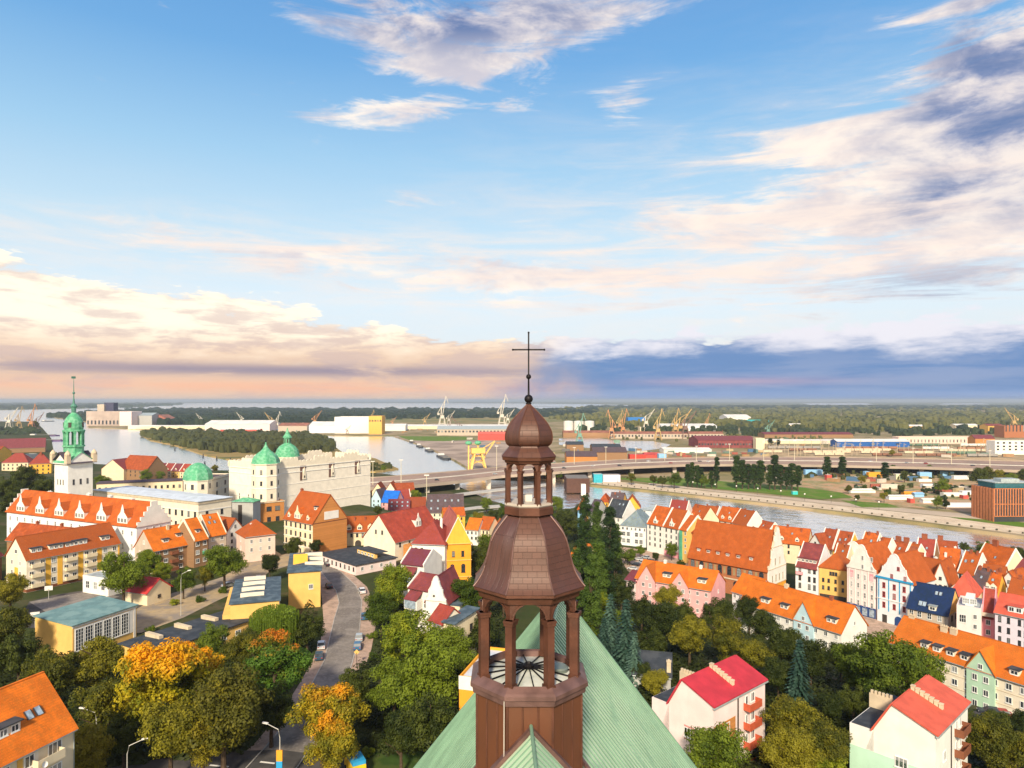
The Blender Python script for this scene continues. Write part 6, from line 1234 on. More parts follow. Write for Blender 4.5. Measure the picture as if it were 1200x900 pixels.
CR = [(cr_w, 0, 11, 504, 27, 0, 'pale crane at the far left edge of the shipyard'), (cr_y, 1, 22, 504, 28, 1, 'slim yellow shipyard crane right of the pale one'), (cr_o, 1, 37, 506, 33, 0, 'tall orange shipyard tower crane, the largest on the left'), (cr_b, 0, 43, 505, 22, 0, 'dark crane right of the tall orange shipyard crane'),
 (cr_w, 0, 235, 498, 14, pi, 'thin pale crane above the left end of the white arched warehouse'), (cr_w, 0, 283, 498, 15, pi, 'thin pale crane above the white arched warehouse'), (cr_y, 0, 318, 503, 20, pi, 'yellow crane at the right end of the white arched warehouse'), (cr_w, 1, 325, 504, 22, 0, 'pale crane next to the yellow crane by the arched warehouse'), (cr_o, 0, 369, 501, 20, 0, 'orange crane between the brown shed and the white box'),
 (cr_b, 0, 407, 509, 11, 0, 'small brown loader crane before the big white box'), (cr_y, 1, 436, 496, 16, 0, 'yellow boom above the ochre grain loader'), (cr_o, 0, 460, 500, 12, 0, 'small orange crane right of the ochre loader'), (cr_y, 0, 498, 500, 16, 0, 'yellow crane leaning right, left of the tall pale pair'),
 (cr_w, 1, 518, 500, 36, .3, 'tall pale crane with light tip, left one of the twin towers'), (cr_w, 0, 526, 499, 18, 0, 'pale short crane beside the left twin tower'), (cr_b, 1, 527, 509, 22, 0, 'dark green crane in front of the windowed warehouse'), (cr_b, 0, 538, 509, 20, pi, 'brown crane leaning left in front of the windowed warehouse'), (cr_w, 1, 588, 499, 37, .2, 'tall pale crane just left of the onion dome'), (cr_w, 0, 595, 499, 20, 0, 'short pale crane touching the onion dome'),
 (cr_o, 1, 717, 514, 34, 2.9, 'orange and green crane across the basin, leftmost of the right group'), (cr_o, 1, 730, 513, 34, 0, 'orange crane across the basin, second in the right group'), (cr_y, 1, 726, 506, 26, 0, 'yellow boom behind the second crane of the right group'), (cr_y, 1, 771, 516, 37, 0, 'big yellow portal crane in the middle of the right group'), (cr_w, 0, 757, 505, 26, 0, 'pale level crane behind the long brick warehouse'),
 (cr_y, 1, 791, 513, 35, .2, 'tall yellow crane, left one of a close pair'), (cr_y, 0, 797, 513, 34, 0, 'leaning yellow crane, right one of a close pair'), (cr_b, 0, 803, 514, 33, 0, 'brown crane leaning right at the end of the right group'), (cr_o, 1, 829, 504, 20, 0, 'lonely orange crane by the far trees'), (cr_g, 1, 679, 522, 38, .2, 'grey-green lattice crane standing before the storage tanks'), (cr_y, 0, 1188, 505, 27, pi, 'yellow crane rising over the red brick mill'), (cr_g, 0, 900, 512, 20, 0, 'grey-green crane near the turquoise gantry hall')]
for c in CR: place_crane(*c)
# yellow unloader with green wheels on the quay
c = P(598, 552, 1.5); c = P(560, 551, 1.5); t = thing('bulk_unloader', 'yellow bulk unloader with two green tops on the grey quay', 'crane', (c.x, c.y, 1.5), .2); s_ = c.y/800
q = MB()
for x in (-9, 9):
    for y in (-7, 7): q.bar((x*s_*1.0, y, 0), (x*s_*.4, y*.4, 22*s_), .9)
for z in (8, 15): q.bar((-8*s_, -6, z*s_), (8*s_, 6, (z+4)*s_), .5); q.bar((8*s_, -6, z*s_), (-8*s_, 6, (z+4)*s_), .5)
q.bar((6*s_, 0, 14*s_), (20*s_, 0, 34*s_), .7); q.bar((0, 0, 22*s_), (20*s_, 0, 34*s_), .4); q.box((-8*s_, -5, 20*s_), (8*s_, 5, 26*s_)); q.build('frame', ACC['yellow'], t)
for x in (-11, 0):
    q = MB(); q.bar((x*s_, 0, 20*s_ if x == 0 else 0), (x*s_, 0, 31*s_), .7); q.build('hopper_post', ACC['yellow'], t)
    q = MB(); ball(q, (x*s_, 0, 32*s_), 4*s_, 8, .6); q.build('green_top', m_patina, t)
# barges and boats
def boat(lab, px, py, L_, w_, rz, col, z=0):
    c = P(px, py, 0); t = thing('barge', lab, 'boat', (c.x, c.y, -.2), rz); q = MB()
    q.extr([(-L_/2, -w_/2, 0), (L_*.40, -w_/2, 0), (L_/2, 0, 0), (L_*.40, w_/2, 0), (-L_/2, w_/2, 0)], (0, 0, 2.4)); q.build('hull', col, t)
    q = MB(); q.box((-L_*.44, -w_*.35, 2.41), (-L_*.28, w_*.35, 5.2)); q.build('wheelhouse', m_wh, t)
    q = MB(); q.box((-L_*.25, -w_*.38, 2.41), (L_*.35, w_*.38, 3.4)); q.build('hatch_cover', m_concd, t)
hull = mat('hull_dark', (.035, .04, .05), .6)
an = atan2(*(P(530, 538, 0)-P(500, 524, 0)).yx)
boat('dark barge moored highest along the grey quay', 492, 524, 38, 8, an, hull); boat('dark barge moored in the middle of the grey quay', 503, 529, 40, 9, an, hull); boat('long pale-decked passenger ship moored lowest along the quay', 520, 537, 62, 11, an, hull); boat('small dark barge at the top of the grey quay', 483, 519, 30, 8, an, hull)
boat('purple barge at the shipyard quay on the far left', 52, 511, 60, 14, .3, mat('hull_purple', (.08, .04, .12), .6)); boat('purple work boat by the river houses on the far left', 60, 517, 50, 14, .2, mat('hull_violet', (.10, .05, .16), .6))
boat('tiny boat far out on the left river', 57, 494, 45, 14, 0, hull)
# mooring posts in the river on the left
for i, (x, y) in enumerate(((238, 536), (254, 539), (270, 541), (276, 531), (205, 528), (188, 519), (300, 548), (240, 545))):
    c = P(x, y, 0); q = MB()
    for k in range(3): q.tube([(1.1*cos(k*2.1), 1.1*sin(k*2.1), -1), (.25*cos(k*2.1), .25*sin(k*2.1), 4.2)], .35, 6)
    q.lathe([(.7, 4.0), (.6, 4.8)], 8); o_ = q.build('mooring_post', hull); o_.location = (c.x, c.y, 0); tag(o_, 'dark mooring dolphin standing in the pale river behind the castle', 'mooring post', 'mooring posts behind the castle')
# ------------------------------------------------------------ trees
def leafy(name, n_cl, per, ell, cz, cr, ls, seed, taper=0.0, low=.0):
    rd = random.Random(seed); q = MB(); V = []; lobes = [Vector((rd.uniform(-1, 1), rd.uniform(-1, 1), rd.uniform(-.8, .9))).normalized()*rd.uniform(.42, .62) for _ in range(7)]
    for i in range(n_cl):
        while True:
            a = Vector((rd.uniform(-1, 1), rd.uniform(-1, 1), rd.uniform(-1, 1)))
            if .45 < a.length < 1.0: break
        a = a*(0.74+.36*rd.random())
        if taper < .4 and i % 4: l_ = lobes[i % 7]; a = l_+a*.55
        w = 1-taper*max(0, a.z)
        V.append((Vector((a.x*ell[0]*w, a.y*ell[1]*w, cz+a.z*ell[2])), cr*rd.uniform(.65, 1.25)))
    for c, r in V:
        m = int(per*(r/cr)**2)
        for _ in range(m):
            d = Vector((rd.gauss(0, 1), rd.gauss(0, 1), rd.gauss(0, 1)+.25)).normalized(); p = c+Vector((d.x, d.y, d.z*.8))*r*(rd.random()**.35)
            if p.z < low: continue
            nrm = (d+Vector((rd.uniform(-.7, .7), rd.uniform(-.7, .7), rd.uniform(-.4, .9)))).normalized()
            t1 = nrm.cross(Vector((rd.uniform(-1, 1), rd.uniform(-1, 1), rd.uniform(-1, 1)))).normalized(); t2 = nrm.cross(t1); s = ls*rd.uniform(.6, 1.35)
            q.face([p-t1*s, p-t2*s*.55, p+t1*s, p+t2*s*.55])
    return q
def trunk(h, r, ell, cz, seed, n=7):
    rd = random.Random(seed); q = MB(); q.tube([(0, 0, -.6), (0, 0, h*.25), (.1, .05, cz), (.1, 0, cz+ell[2]*.5)], [r*1.25, r*.9, r*.55, r*.15], 8)
    for i in range(n):
        a = i*2.4; z = h*.25+(cz-h*.2)*rd.random(); e = Vector((cos(a)*ell[0]*.65, sin(a)*ell[1]*.65, z+ell[2]*.55)); q.tube([(0, 0, z), (e.x*.5, e.y*.5, z+(e.z-z)*.6), e], [r*.42, r*.28, r*.08], 6)
    return q
m_bark = mat('bark', (.085, .06, .04), .95, var=.3, vs=3)
TM = {
 'green': leafmat('leaf_green', (0.057, 0.097, 0.008), (0.183, 0.242, 0.017)),
 'light': leafmat('leaf_light', (0.130, 0.189, 0.011), (0.354, 0.378, 0.023)),
 'dark': leafmat('leaf_dark', (0.028, 0.045, 0.007), (0.094, 0.116, 0.015)),
 'olive': leafmat('leaf_olive', (0.077, 0.088, 0.008), (0.283, 0.254, 0.017)),
 'rust': leafmat('leaf_rust', (.105, .105, .011), (.29, .245, .018)),
 'gold': leafmat('leaf_gold', (0.177, 0.201, 0.011), (0.566, 0.448, 0.013), (.90, .42, .006), 8.8, 13.5),
 'amber': leafmat('leaf_amber', (0.177, 0.177, 0.013), (0.519, 0.401, 0.017), (.86, .36, .010), 9.5, 15.5),
 'tip': leafmat('leaf_tip', (0.035, 0.100, 0.011), (0.094, 0.189, 0.019), (0.732, 0.201, 0.013), 11.0, 15.0),
 'spruce': leafmat('leaf_spruce', (0.035, 0.083, 0.061), (0.118, 0.212, 0.158)),
 'poplar': leafmat('leaf_poplar', (0.033, 0.071, 0.011), (0.100, 0.165, 0.021)),
 'poplard': leafmat('leaf_poplar_dark', (0.017, 0.041, 0.011), (0.047, 0.088, 0.016)),
 'willow': leafmat('leaf_willow', (0.083, 0.153, 0.013), (0.201, 0.283, 0.032)),
}
def mktree(key, lf, kind, seed):
    t = thing({'b': 'broadleaf_tree', 'p': 'poplar_tree', 's': 'spruce_tree', 'w': 'willow_tree', 'u': 'bush'}[kind], '', 'tree')
    if kind == 'b':
        e = (5.2, 5.2, 5.0); rq = random.Random(seed); e = (5.2*rq.uniform(.88, 1.1), 5.2*rq.uniform(.88, 1.1), 5.0*rq.uniform(.9, 1.12)); q = leafy('crown', 62, 330, e, 8.6, 1.62, .205, seed, .22); tr = trunk(14, .34, e, 8.6, seed)
    elif kind == 'p':
        e = (1.9, 1.9, 9.4); q = leafy('crown', 64, 200, e, 11.0, 1.15, .20, seed, .45); tr = trunk(20, .30, e, 10, seed, 5)
    elif kind == 'w':
        rd = random.Random(seed); q = leafy('crown', 30, 120, (4.6, 4.6, 3.0), 9.0, 1.6, .26, seed)
        for i in range(420):
            a = rd.random()*2*pi; rr = 5.6*rd.random()**.4; x, y = rr*cos(a), rr*sin(a); z = 9+3.2*sqrt(max(0, 1-(rr/6)**2)); L_ = rd.uniform(3, 8.5)
            for k in range(int(L_/.42)):
                zz = z-k*.42; q.face([(x-.13+rd.uniform(-.15, .15), y+rd.uniform(-.15, .15), zz), (x+.02, y-.12, zz-.3), (x+.15+rd.uniform(-.1, .1), y, zz-.55), (x, y+.12, zz-.3)])
        tr = trunk(12, .4, (4, 4, 4), 7.5, seed)
    elif kind == 's':
        rd = random.Random(seed); q = MB()
        for lv in range(24):
            z = 1.2+lv*.58; R = 3.4*(1-lv/24.5)**.85+.15; nb = max(7, int(17*(1-lv/28)))
            for j in range(nb):
                a = 2*pi*j/nb+lv*.7+rd.uniform(-.15, .15); r2 = R*rd.uniform(.8, 1.12)
                for k in range(10):
                    f_ = (k+.6)/10; c = Vector((cos(a)*r2*f_, sin(a)*r2*f_, z-.55*f_*f_*R*.4+rd.uniform(-.08, .08))); sz = .34*(1-.5*f_)+.12
                    t1 = Vector((cos(a+rd.uniform(-.8, .8)), sin(a+rd.uniform(-.8, .8)), -.3)).normalized()*sz; t2 = Vector((-sin(a), cos(a), rd.uniform(-.5, .2)))*sz*.8
                    q.face([c-t1, c-t2, c+t1, c+t2])
        tr = MB(); tr.tube([(0, 0, -.5), (0, 0, 14.6)], [.28, .04], 8)
    else:
        e = (2.6, 2.6, 1.8); q = leafy('crown', 22, 130, e, 1.9, 1.0, .22, seed, .1); tr = trunk(3, .12, (1.5, 1.5, 1), 1.2, seed, 4)
    tr.build('trunk', m_bark, t); q.build('crown', TM[lf], t); return t
TP = {}; TPn = {'b': (8.6, 5.9, 14.2), 'p': (10.8, 2.2, 21), 's': (6.5, 3.4, 15), 'w': (7.5, 5.8, 13), 'u': (1.9, 2.9, 4)}
trd = random.Random(11)
def tree(key, px, py, rpx, lab, group=None, zb=None, sz=1.0, base=False, near=None):
    """crown centre (px,py) with crown radius rpx in picture pixels, standing on the terrain"""
    kind, lf = key.split(':'); v = trd.randint(0, 2) if kind == 'b' else 0; k = (kind, lf, v)
    cz, R0, ht = TPn[kind]; s = 1.0
    for _ in range(6):
        d = 40.0
        while d < 4000:
            z = H-(py-HZ)/F*d; x = (px-600)/F*d; g = (T(x, d) if zb is None else zb)+(0 if base else cz*s*sz)
            if z <= g: break
            d += 1.0 if d < 900 else 6
        s = rpx*d/F/R0
    x = (px-600)/F*d; g = T(x, d) if zb is None else zb
    if k not in TP: TP[k] = o = mktree(k, lf, kind, hash((lf, v)) % 1000 if False else sum(map(ord, lf))+v*31)
    else: o = dup(TP[k], (0, 0, 0))
    if base: pass
    o.location = (x, d, g); a = s*trd.uniform(.95, 1.05); o.scale = (a, a, s*sz); o.rotation_euler = (0, 0, trd.uniform(0, 6.28)); o['label'] = lab
    if group: o['group'] = group
    return o
NT = [
 ('b:olive', 12, 690, 24, 'olive green tree at the left edge below the yellow apartment block'), ('b:olive', 8, 735, 34, 'olive tree at the left edge beside the teal gym roof'), ('b:dark', 22, 765, 34, 'dark green tree in front of the gymnasium corner'),
 ('b:olive', 62, 790, 36, 'olive tree above the near orange roof'), ('b:olive', 112, 775, 36, 'yellow-olive tree in front of the gymnasium window wall'), ('b:olive', 118, 828, 42, 'big olive tree right of the near orange roof corner'), ('b:rust', 108, 880, 34, 'brownish olive tree beside the near cream house'), ('b:dark', 145, 862, 30, 'dark tree behind the bottom left lamp post'),
 ('b:gold', 186, 800, 58, 'big tree with golden orange top, left one of the autumn group'), ('b:gold', 228, 795, 42, 'tree with blazing orange crown top in the autumn group'), ('b:rust', 262, 835, 56, 'big brownish-green tree right of the golden one'), ('b:olive', 200, 855, 46, 'yellow-green tree low in the autumn group above the dark road'), ('b:rust', 238, 868, 36, 'brown-tinged tree at the roadside in the bottom left'),
 ('b:tip', 322, 782, 42, 'green tree with orange top right above the brownish tree'), ('b:dark', 318, 825, 36, 'dark green tree shading the left pavement'), ('w:willow', 322, 735, 30, 'light green weeping willow beside the school wing'), ('b:dark', 360, 735, 24, 'dark slim tree right of the weeping willow'), ('b:green', 250, 752, 22, 'green tree poking above the black garage roof'), ('b:olive', 285, 765, 24, 'olive tree between garage roof and willow'), ('b:dark', 300, 740, 20, 'dark tree left of the willow by the yellow wall'),
 ('b:amber', 378, 835, 44, 'amber and olive tree at the end of the street'), ('b:dark', 415, 805, 28, 'dark green tree right of the amber tree'), ('b:amber', 388, 868, 36, 'yellow-olive tree low beside the bottom lamp'),
 ('b:light', 462, 690, 30, 'light green round tree at the street bend'), ('b:green', 447, 712, 24, 'green tree just below the light round tree by the parked blue car'), ('b:light', 478, 755, 42, 'light green leafy tree above the big tree'), ('b:green', 495, 790, 50, 'largest green leafy tree in the middle left'), ('b:green', 462, 800, 34, 'green tree with yellowish leaves beside the road sign'), ('b:dark', 505, 845, 46, 'dark green tree against the pale church roof edge'), ('b:dark', 470, 860, 36, 'dark tree above the small yellow bush'), ('b:green', 525, 760, 30, 'green tree covering the small cream house'),
 ('b:green', 145, 668, 30, 'round green tree between apartment block and brown brick house'), ('b:light', 175, 660, 18, 'light green tree at the gable of the brown brick house'), ('b:green', 263, 655, 25, 'round green tree in front of the stepped orange-roofed row'), ('b:green', 215, 680, 16, 'small green tree right of the red garage roof'), ('b:light', 190, 672, 13, 'small light green tree behind the red garage'), ('b:olive', 240, 676, 12, 'low olive tree by the sandy street'),
 ('b:dark', 345, 640, 13, 'small dark tree in front of the cream town house'), ('b:dark', 316, 660, 15, 'dark tree between pink villa and school hall'), ('b:dark', 371, 640, 9, 'little dark tree at the corner of the orange brick gable'),
 ('b:green', 545, 700, 26, 'green tree below the yellow gothic house'), ('b:dark', 560, 735, 30, 'dark tree left of the brown turret arches'), ('b:dark', 566, 650, 22, 'dark green tree between gothic house and brown dome'), ('b:green', 575, 625, 18, 'green tree above the left flank of the brown dome'), ('b:olive', 548, 745, 20, 'autumn-tinged tree seen through the left arch'), ('b:dark', 590, 690, 24, 'dark tree behind the left columns of the lower lantern'),
 ('b:green', 570, 590, 8, 'round bush-like tree by the highway slip road'), ('b:light', 487, 582, 9, 'yellow-green tree beside the highway left of the mansard roof'), ('b:green', 640, 605, 16, 'green tree seen right of the upper lantern columns'), ('b:dark', 664, 612, 18, 'dark tree right of the upper lantern'), ('b:green', 652, 590, 10, 'small tree by the river right of the upper lantern'), ('b:dark', 682, 600, 12, 'dark tree left of the old town houses'), ('b:dark', 610, 600, 10, 'tree seen through the upper lantern, left'), ('b:green', 625, 600, 9, 'tree seen through the upper lantern, right'), ('b:green', 592, 598, 10, 'tree above the slip road left of the upper lantern'), ('b:olive', 560, 612, 12, 'brownish tree above the orange cluster of small roofs'), ('b:dark', 580, 604, 9, 'dark bushy tree on the grass slope by the slip road'),
 ('b:green', 724, 728, 20, 'green tree between poplars and blue spruces'), ('b:light', 700, 705, 16, 'yellow-green tree just right of the brown dome edge'), ('b:dark', 695, 680, 18, 'dark tree at the foot of the poplars'), ('b:dark', 728, 690, 20, 'dark tree left of the low pink annexe'), ('b:green', 690, 735, 16, 'tree touching the upper right edge of the green church roof'),
 ('b:dark', 752, 712, 22, 'dark tree in front of the low pink annexe'), ('b:olive', 786, 700, 20, 'olive tree covering the left pink cross gable'), ('b:dark', 775, 728, 26, 'dark tree below the long pink house'), ('b:olive', 808, 742, 30, 'olive tree above the crimson roof'), ('b:green', 825, 695, 15, 'green tree in front of the right pink gable'), ('b:dark', 800, 718, 22, 'dark tree between the pink cross gables'), ('b:dark', 845, 720, 24, 'dark tree below the pink end gable'), ('b:olive', 850, 752, 28, 'olive tree right above the crimson roof peak'), ('b:dark', 878, 715, 20, 'dark tree left of the light blue house'), ('b:dark', 893, 735, 24, 'dark tree in front of the long orange-roofed terrace'), ('b:olive', 878, 768, 26, 'golden-olive tree right of the crimson roof'), ('b:dark', 915, 755, 28, 'dark tree below the light blue cross gable'), ('b:dark', 950, 772, 28, 'dark tree above the blue spruce'), ('b:dark', 985, 770, 22, 'dark tree below the white end gable'), ('b:dark', 765, 752, 24, 'dark tree above the low black roof'), ('b:dark', 912, 790, 26, 'dark tree between crimson roof and blue spruce'),
 ('b:green', 1040, 782, 46, 'very large bright green tree left of the long white and green block'), ('b:green', 1010, 778, 34, 'left shoulder tree of the very large bright green tree'), ('b:green', 1075, 788, 34, 'right shoulder tree of the very large bright green tree'),
 ('b:dark', 1035, 822, 30, 'dark tree beneath the very large bright green tree'), ('b:dark', 1000, 820, 24, 'dark tree behind the terrace of the mint building'), ('b:olive', 930, 850, 32, 'olive tree right of the pink apartment building'), ('b:olive', 965, 868, 34, 'olive tree left of the mint building'), ('b:olive', 925, 890, 34, 'olive tree at the bottom right of the pink building'), ('b:light', 972, 895, 22, 'yellow-green pointed tree at the bottom edge left of the mint building'), ('b:dark', 970, 830, 20, 'dark tree below the blue spruce'),
 ('b:green', 840, 890, 42, 'round green tree in front of the pink apartment building'), ('b:dark', 785, 850, 22, 'dark tree peeking behind the green church roof edge'), ('b:olive', 770, 800, 20, 'olive tree beside the green church roof, below the spruces'), ('b:dark', 755, 790, 16, 'dark tree left of the low black roof'),
 ('b:olive', 1160, 872, 34, 'olive tree right of the mint building'), ('b:olive', 1190, 880, 32, 'olive tree in the bottom right corner'), ('b:dark', 1172, 848, 18, 'dark tree by the car park below the green gable'), ('b:dark', 1195, 845, 16, 'dark bushes-like tree at the right edge under the white block'), ('b:dark', 1140, 845, 14, 'dark tree behind the coral roof building'),
 ('b:green', 1150, 645, 13, 'green tree on the river bank behind the largest orange roof'), ('b:dark', 1172, 655, 15, 'dark tree on the river bank right of the largest orange roof'), ('b:dark', 1192, 652, 14, 'dark tree on the river bank at the right edge'), ('b:dark', 1130, 640, 7, 'small dark tree between roofs and river'),
 ('b:green', 787, 644, 9, 'small round tree in front of the tall white pair of houses'), ('b:dark', 768, 652, 6, 'small dark tree on the square left of the round one'), ('b:dark', 798, 660, 6, 'small dark tree beside the town hall corner'), ('b:green', 738, 650, 9, 'green tree on the square before the mansard house'), ('b:green', 750, 644, 7, 'small green tree at the mansard house corner'), ('b:dark', 720, 660, 12, 'dark tree right of the poplars'),
 ('b:dark', 30, 560, 18, 'dark tree in front of the cream tenement on the far left'), ('b:dark', 8, 570, 18, 'dark tree at the left edge above the castle wing'), ('b:dark', 52, 572, 14, 'dark tree just left of the castle tower'), ('b:dark', 15, 590, 16, 'dark tree above the left end of the castle wing'), ('b:light', 48, 583, 8, 'yellow-green tree at the foot of the castle tower'), ('b:green', 35, 590, 10, 'green tree behind the first curly gable'), ('b:green', 121, 556, 10, 'round tree right of the castle tower'), ('b:green', 170, 556, 8, 'green tree below the first maroon roofs'), ('b:green', 188, 557, 6, 'small green tree below the row of yellow houses'), ('b:olive', 252, 548, 5, 'tiny autumn tree above the small green dome'), ('b:green', 36, 628, 8, 'small tree in front of the old brown roof'), ('b:green', 30, 616, 8, 'small green tree in front of the white castle wing'),
 ('b:dark', 443, 598, 7, 'dark tree at the foot of the castle wall'), ('b:olive', 40, 498, 5, 'tree by the tall orange shipyard crane'), 
]
for a in NT: tree(a[0], a[1], a[2], a[3], a[4])
for i, (x, y, r_, sz) in enumerate(((681, 628, 10, 1.1), (694, 640, 11, 1.15), (705, 645, 10, 1.0), (715, 628, 9, 1.1), (700, 620, 8, 1.1), (722, 640, 8, .9), (688, 655, 9, .9), (676, 648, 11, 1.0), (700, 664, 12, .9), (712, 668, 11, .85), (686, 612, 9, 1.0))):
    tree('p:poplar' if i % 3 else 'p:poplard', x, y, r_, ['leftmost', 'second', 'third', 'fourth', 'rear', 'rightmost', 'front left', 'lower left', 'lower middle', 'lower right', 'upper left'][i]+' tall poplar of the cluster behind the brown dome', 'tall poplars behind the brown dome', sz=sz)
for x, y, r_, lab in ((716, 740, 18, 'upper blue spruce beside the green church roof'), (734, 754, 21, 'largest blue spruce beside the green church roof'), (744, 780, 16, 'lower blue spruce beside the green church roof'), (937, 802, 21, 'blue spruce between the pink and the mint building'), (708, 762, 15, 'left blue spruce touching the church roof edge')): tree('s:spruce', x, y, r_, lab)
pop = [(806, 24, 4), (811, 26, 4), (817, 23, 4), (822, 20, 4), (834, 18, 4), (840, 32, 4), (863, 34, 6), (870, 30, 5), (877, 26, 5), (884, 26, 5), (891, 30, 6), (902, 26, 5), (908, 36, 6), (915, 26, 5), (922, 24, 4), (928, 28, 6), (935, 26, 5)]
for i, (x, h_, r_) in enumerate(pop):
    d = (H-1.6)*F/(571+(x-800)*.03-HZ); s = h_*1.32*d/F/21; c = D(x, 0, d); k = ('p', 'poplard', 0)
    if k not in TP: TP[k] = o = mktree(k, 'poplard', 'p', 5)
    else: o = dup(TP[k], (0, 0, 0))
    o.location = (c.x, d, 1.5); w_ = r_*.88*d/F/2.2; o.scale = (w_, w_, s); o.rotation_euler = (0, 0, i*1.3)
    o['label'] = 'dark poplar standing in the row between lawn and highway across the river'; o['group'] = 'poplar row across the river'
for x, yb, h_, r_, lab in ((969, 560, 29, 4.5, 'left one of the twin poplars right of the poplar row'), (987, 560, 29, 4.5, 'right one of the twin poplars right of the poplar row'), (1037, 565, 27, 4.5, 'lone poplar beside the orange lorry'), (404, 541, 10, 2.5, 'slim dark tree rising behind the castle crest, left one'), (418, 539, 11, 2.5, 'slim dark tree rising behind the castle crest, right one'), (903, 523, 11, 3, 'small dark cypress-like tree by the pale tower block'), (912, 523, 9, 2.5, 'second small dark tree by the pale tower block')):
    d = (H-1.6)*F/(yb-HZ); c = D(x, 0, d); o = dup(TP[('p', 'poplard', 0)], (c.x, d, 1.5), x, label=lab); w_ = r_*d/F/2.2; o.scale = (w_, w_, h_*d/F/21)
    if 'group' in o: del o['group']
FB = [(790, 560, 9), (776, 562, 7), (766, 561, 6), (826, 562, 7), (1150, 558, 13), (1158, 553, 9), (1103, 568, 9), (1055, 573, 6), (994, 572, 5), (1012, 571, 4), (1025, 572, 4), (1036, 581, 6), (1098, 587, 7), (1108, 590, 5), (1163, 585, 8), (1090, 548, 5), (1060, 557, 6), (1010, 562, 5), (1185, 560, 8), (1200, 556, 8), (1170, 557, 7), (1046, 549, 5), (1004, 583, 4), (740, 560, 6), (655, 556, 5), (668, 553, 4), (642, 556, 5), (450, 548, 4), (437, 548, 5), (1045, 530, 4), (1040, 577, 5)]
for i, (x, y, r_) in enumerate(FB): tree('b:green' if i % 3 == 0 else 'b:dark' if i % 3 == 1 else 'b:olive', x, y, r_, 'small scrubby tree on the flat land across the river', 'scrub trees across the river', zb=1.5)
tree('u:light', 432, 882, 9, 'small bright yellow-green bush at the bottom edge left of the church roof'); 
for i, (x, y, r_, l_) in enumerate(((150, 716, 5, 'low bush behind the gymnasium'), (205, 706, 6, 'bush row by the flagpole on the sandy street'), (235, 702, 6, 'bushes above the black garage roof'), (262, 692, 6, 'bush at the upper end of the school wing'), (280, 684, 6, 'bush between sandy street and school wing'), (176, 738, 6, 'bush beside the first beige roof vent'), (440, 770, 8, 'dark hedge bush right of the lower parked cars'), (436, 745, 7, 'hedge bush right of the silver car'), (1120, 842, 7, 'bush behind the coral-roofed building'), (556, 780, 12, 'yellow autumn bush seen through the left arch'), (510, 690, 9, 'bush on the terrace of the white houses'), (600, 765, 10, 'yellow-green bush seen through the lower lantern'))): tree('u:light' if i in (9, 11, 1, 4) else 'u:green', x, y, r_, l_)
# undergrowth between the crowns (no one could count it)
def canopy(name, region, n, rad, hz_, mt, seed, zb=None, hvar=.4, kind='stuff', flatn=1.0):
    rd = random.Random(seed); q = MB(); xs = [p[0] for p in region]; ys = [p[1] for p in region]
    def inside(x, y):
        c = False; j = len(region)-1
        for i in range(len(region)):
            xi, yi = region[i]; xj, yj = region[j]
            if (yi > y) != (yj > y) and x < (xj-xi)*(y-yi)/(yj-yi)+xi: c = not c
            j = i
        return c
    k = 0; ico = bmesh.new(); bmesh.ops.create_icosphere(ico, subdivisions=1, radius=1); iv = [v.co.copy() for v in ico.verts]; ifc = [[v.index for v in f.verts] for f in ico.faces]; ico.free()
    while k < n:
        x, y = rd.uniform(min(xs), max(xs)), rd.uniform(min(ys), max(ys))
        if not inside(x, y): continue
        k += 1; g = G(x, y) if zb is None else P(x, y, zb); sc = rad*rd.uniform(.6, 1.3)
        if rad < 0: sc = -rad*g.y/F*rd.uniform(.45, 1.0)*(1.0 if rd.random() < .75 else 1.7)      # radius in pixels
        h_ = hz_*rd.uniform(1-hvar, 1+hvar); b = len(q.v); zc = g.z+h_-sc*.55
        for v in iv:
            jt = 1+rd.uniform(-.28, .28); q.v.append((g.x+v.x*sc*jt*flatn, g.y+v.y*sc*jt, max(g.z-1, zc+v.z*sc*.62*jt if v.z > -.2 else g.z)))
        q.f += [[b+i for i in f] for f in ifc]; q.mi += [0]*len(ifc)
    o = q.build(name, mt); o['kind'] = kind; return o
m_far1 = leafmat('far_wood', (.014, .034, .014), (.055, .080, .026), sc=(.006, .03)); m_far2 = leafmat('far_wood_light', (.022, .045, .015), (.19, .19, .055), sc=(.007, .03)); m_isl = leafmat('island_wood', (.022, .042, .012), (.085, .095, .026), sc=(.02, .09))
canopy('far_wood', [(40, 489), (75, 486), (120, 483), (160, 480.4), (320, 480), (480, 480), (640, 480), (700, 480), (700, 488), (560, 490), (430, 492), (330, 497), (240, 499), (196, 499), (150, 496), (100, 494), (64, 489)], 2600, -3.2, 17, m_far1, 1, zb=1.5, flatn=1.6)
canopy('far_wood', [(660, 478), (1300, 478), (1300, 500), (1150, 502), (1050, 506), (900, 508), (850, 504), (700, 500), (640, 490)], 2700, -3.4, 15, m_far2, 2, zb=1.5, flatn=1.4, hvar=.5)
canopy('far_wood', [(690, 475.6), (1400, 476), (1400, 480), (690, 480)], 900, -2.6, 16, m_far1, 21, zb=1.5, flatn=2.2)
canopy('far_wood', [(660, 505), (720, 500), (900, 503), (1180, 500), (1180, 510), (900, 512), (720, 506)], 330, -4.2, 12, m_far1, 3, zb=1.5)
canopy('far_wood', [(-200, 480.6), (0, 480.3), (150, 478), (214, 474.8), (214, 473), (-200, 473)], 700, -1.6, 25, m_far1, 4, zb=1.5, flatn=3)
canopy('far_wood', [(215, 478.9), (310, 479.6), (300, 478.8)], 30, -1.2, 12, m_far1, 5, zb=1.5, flatn=2)
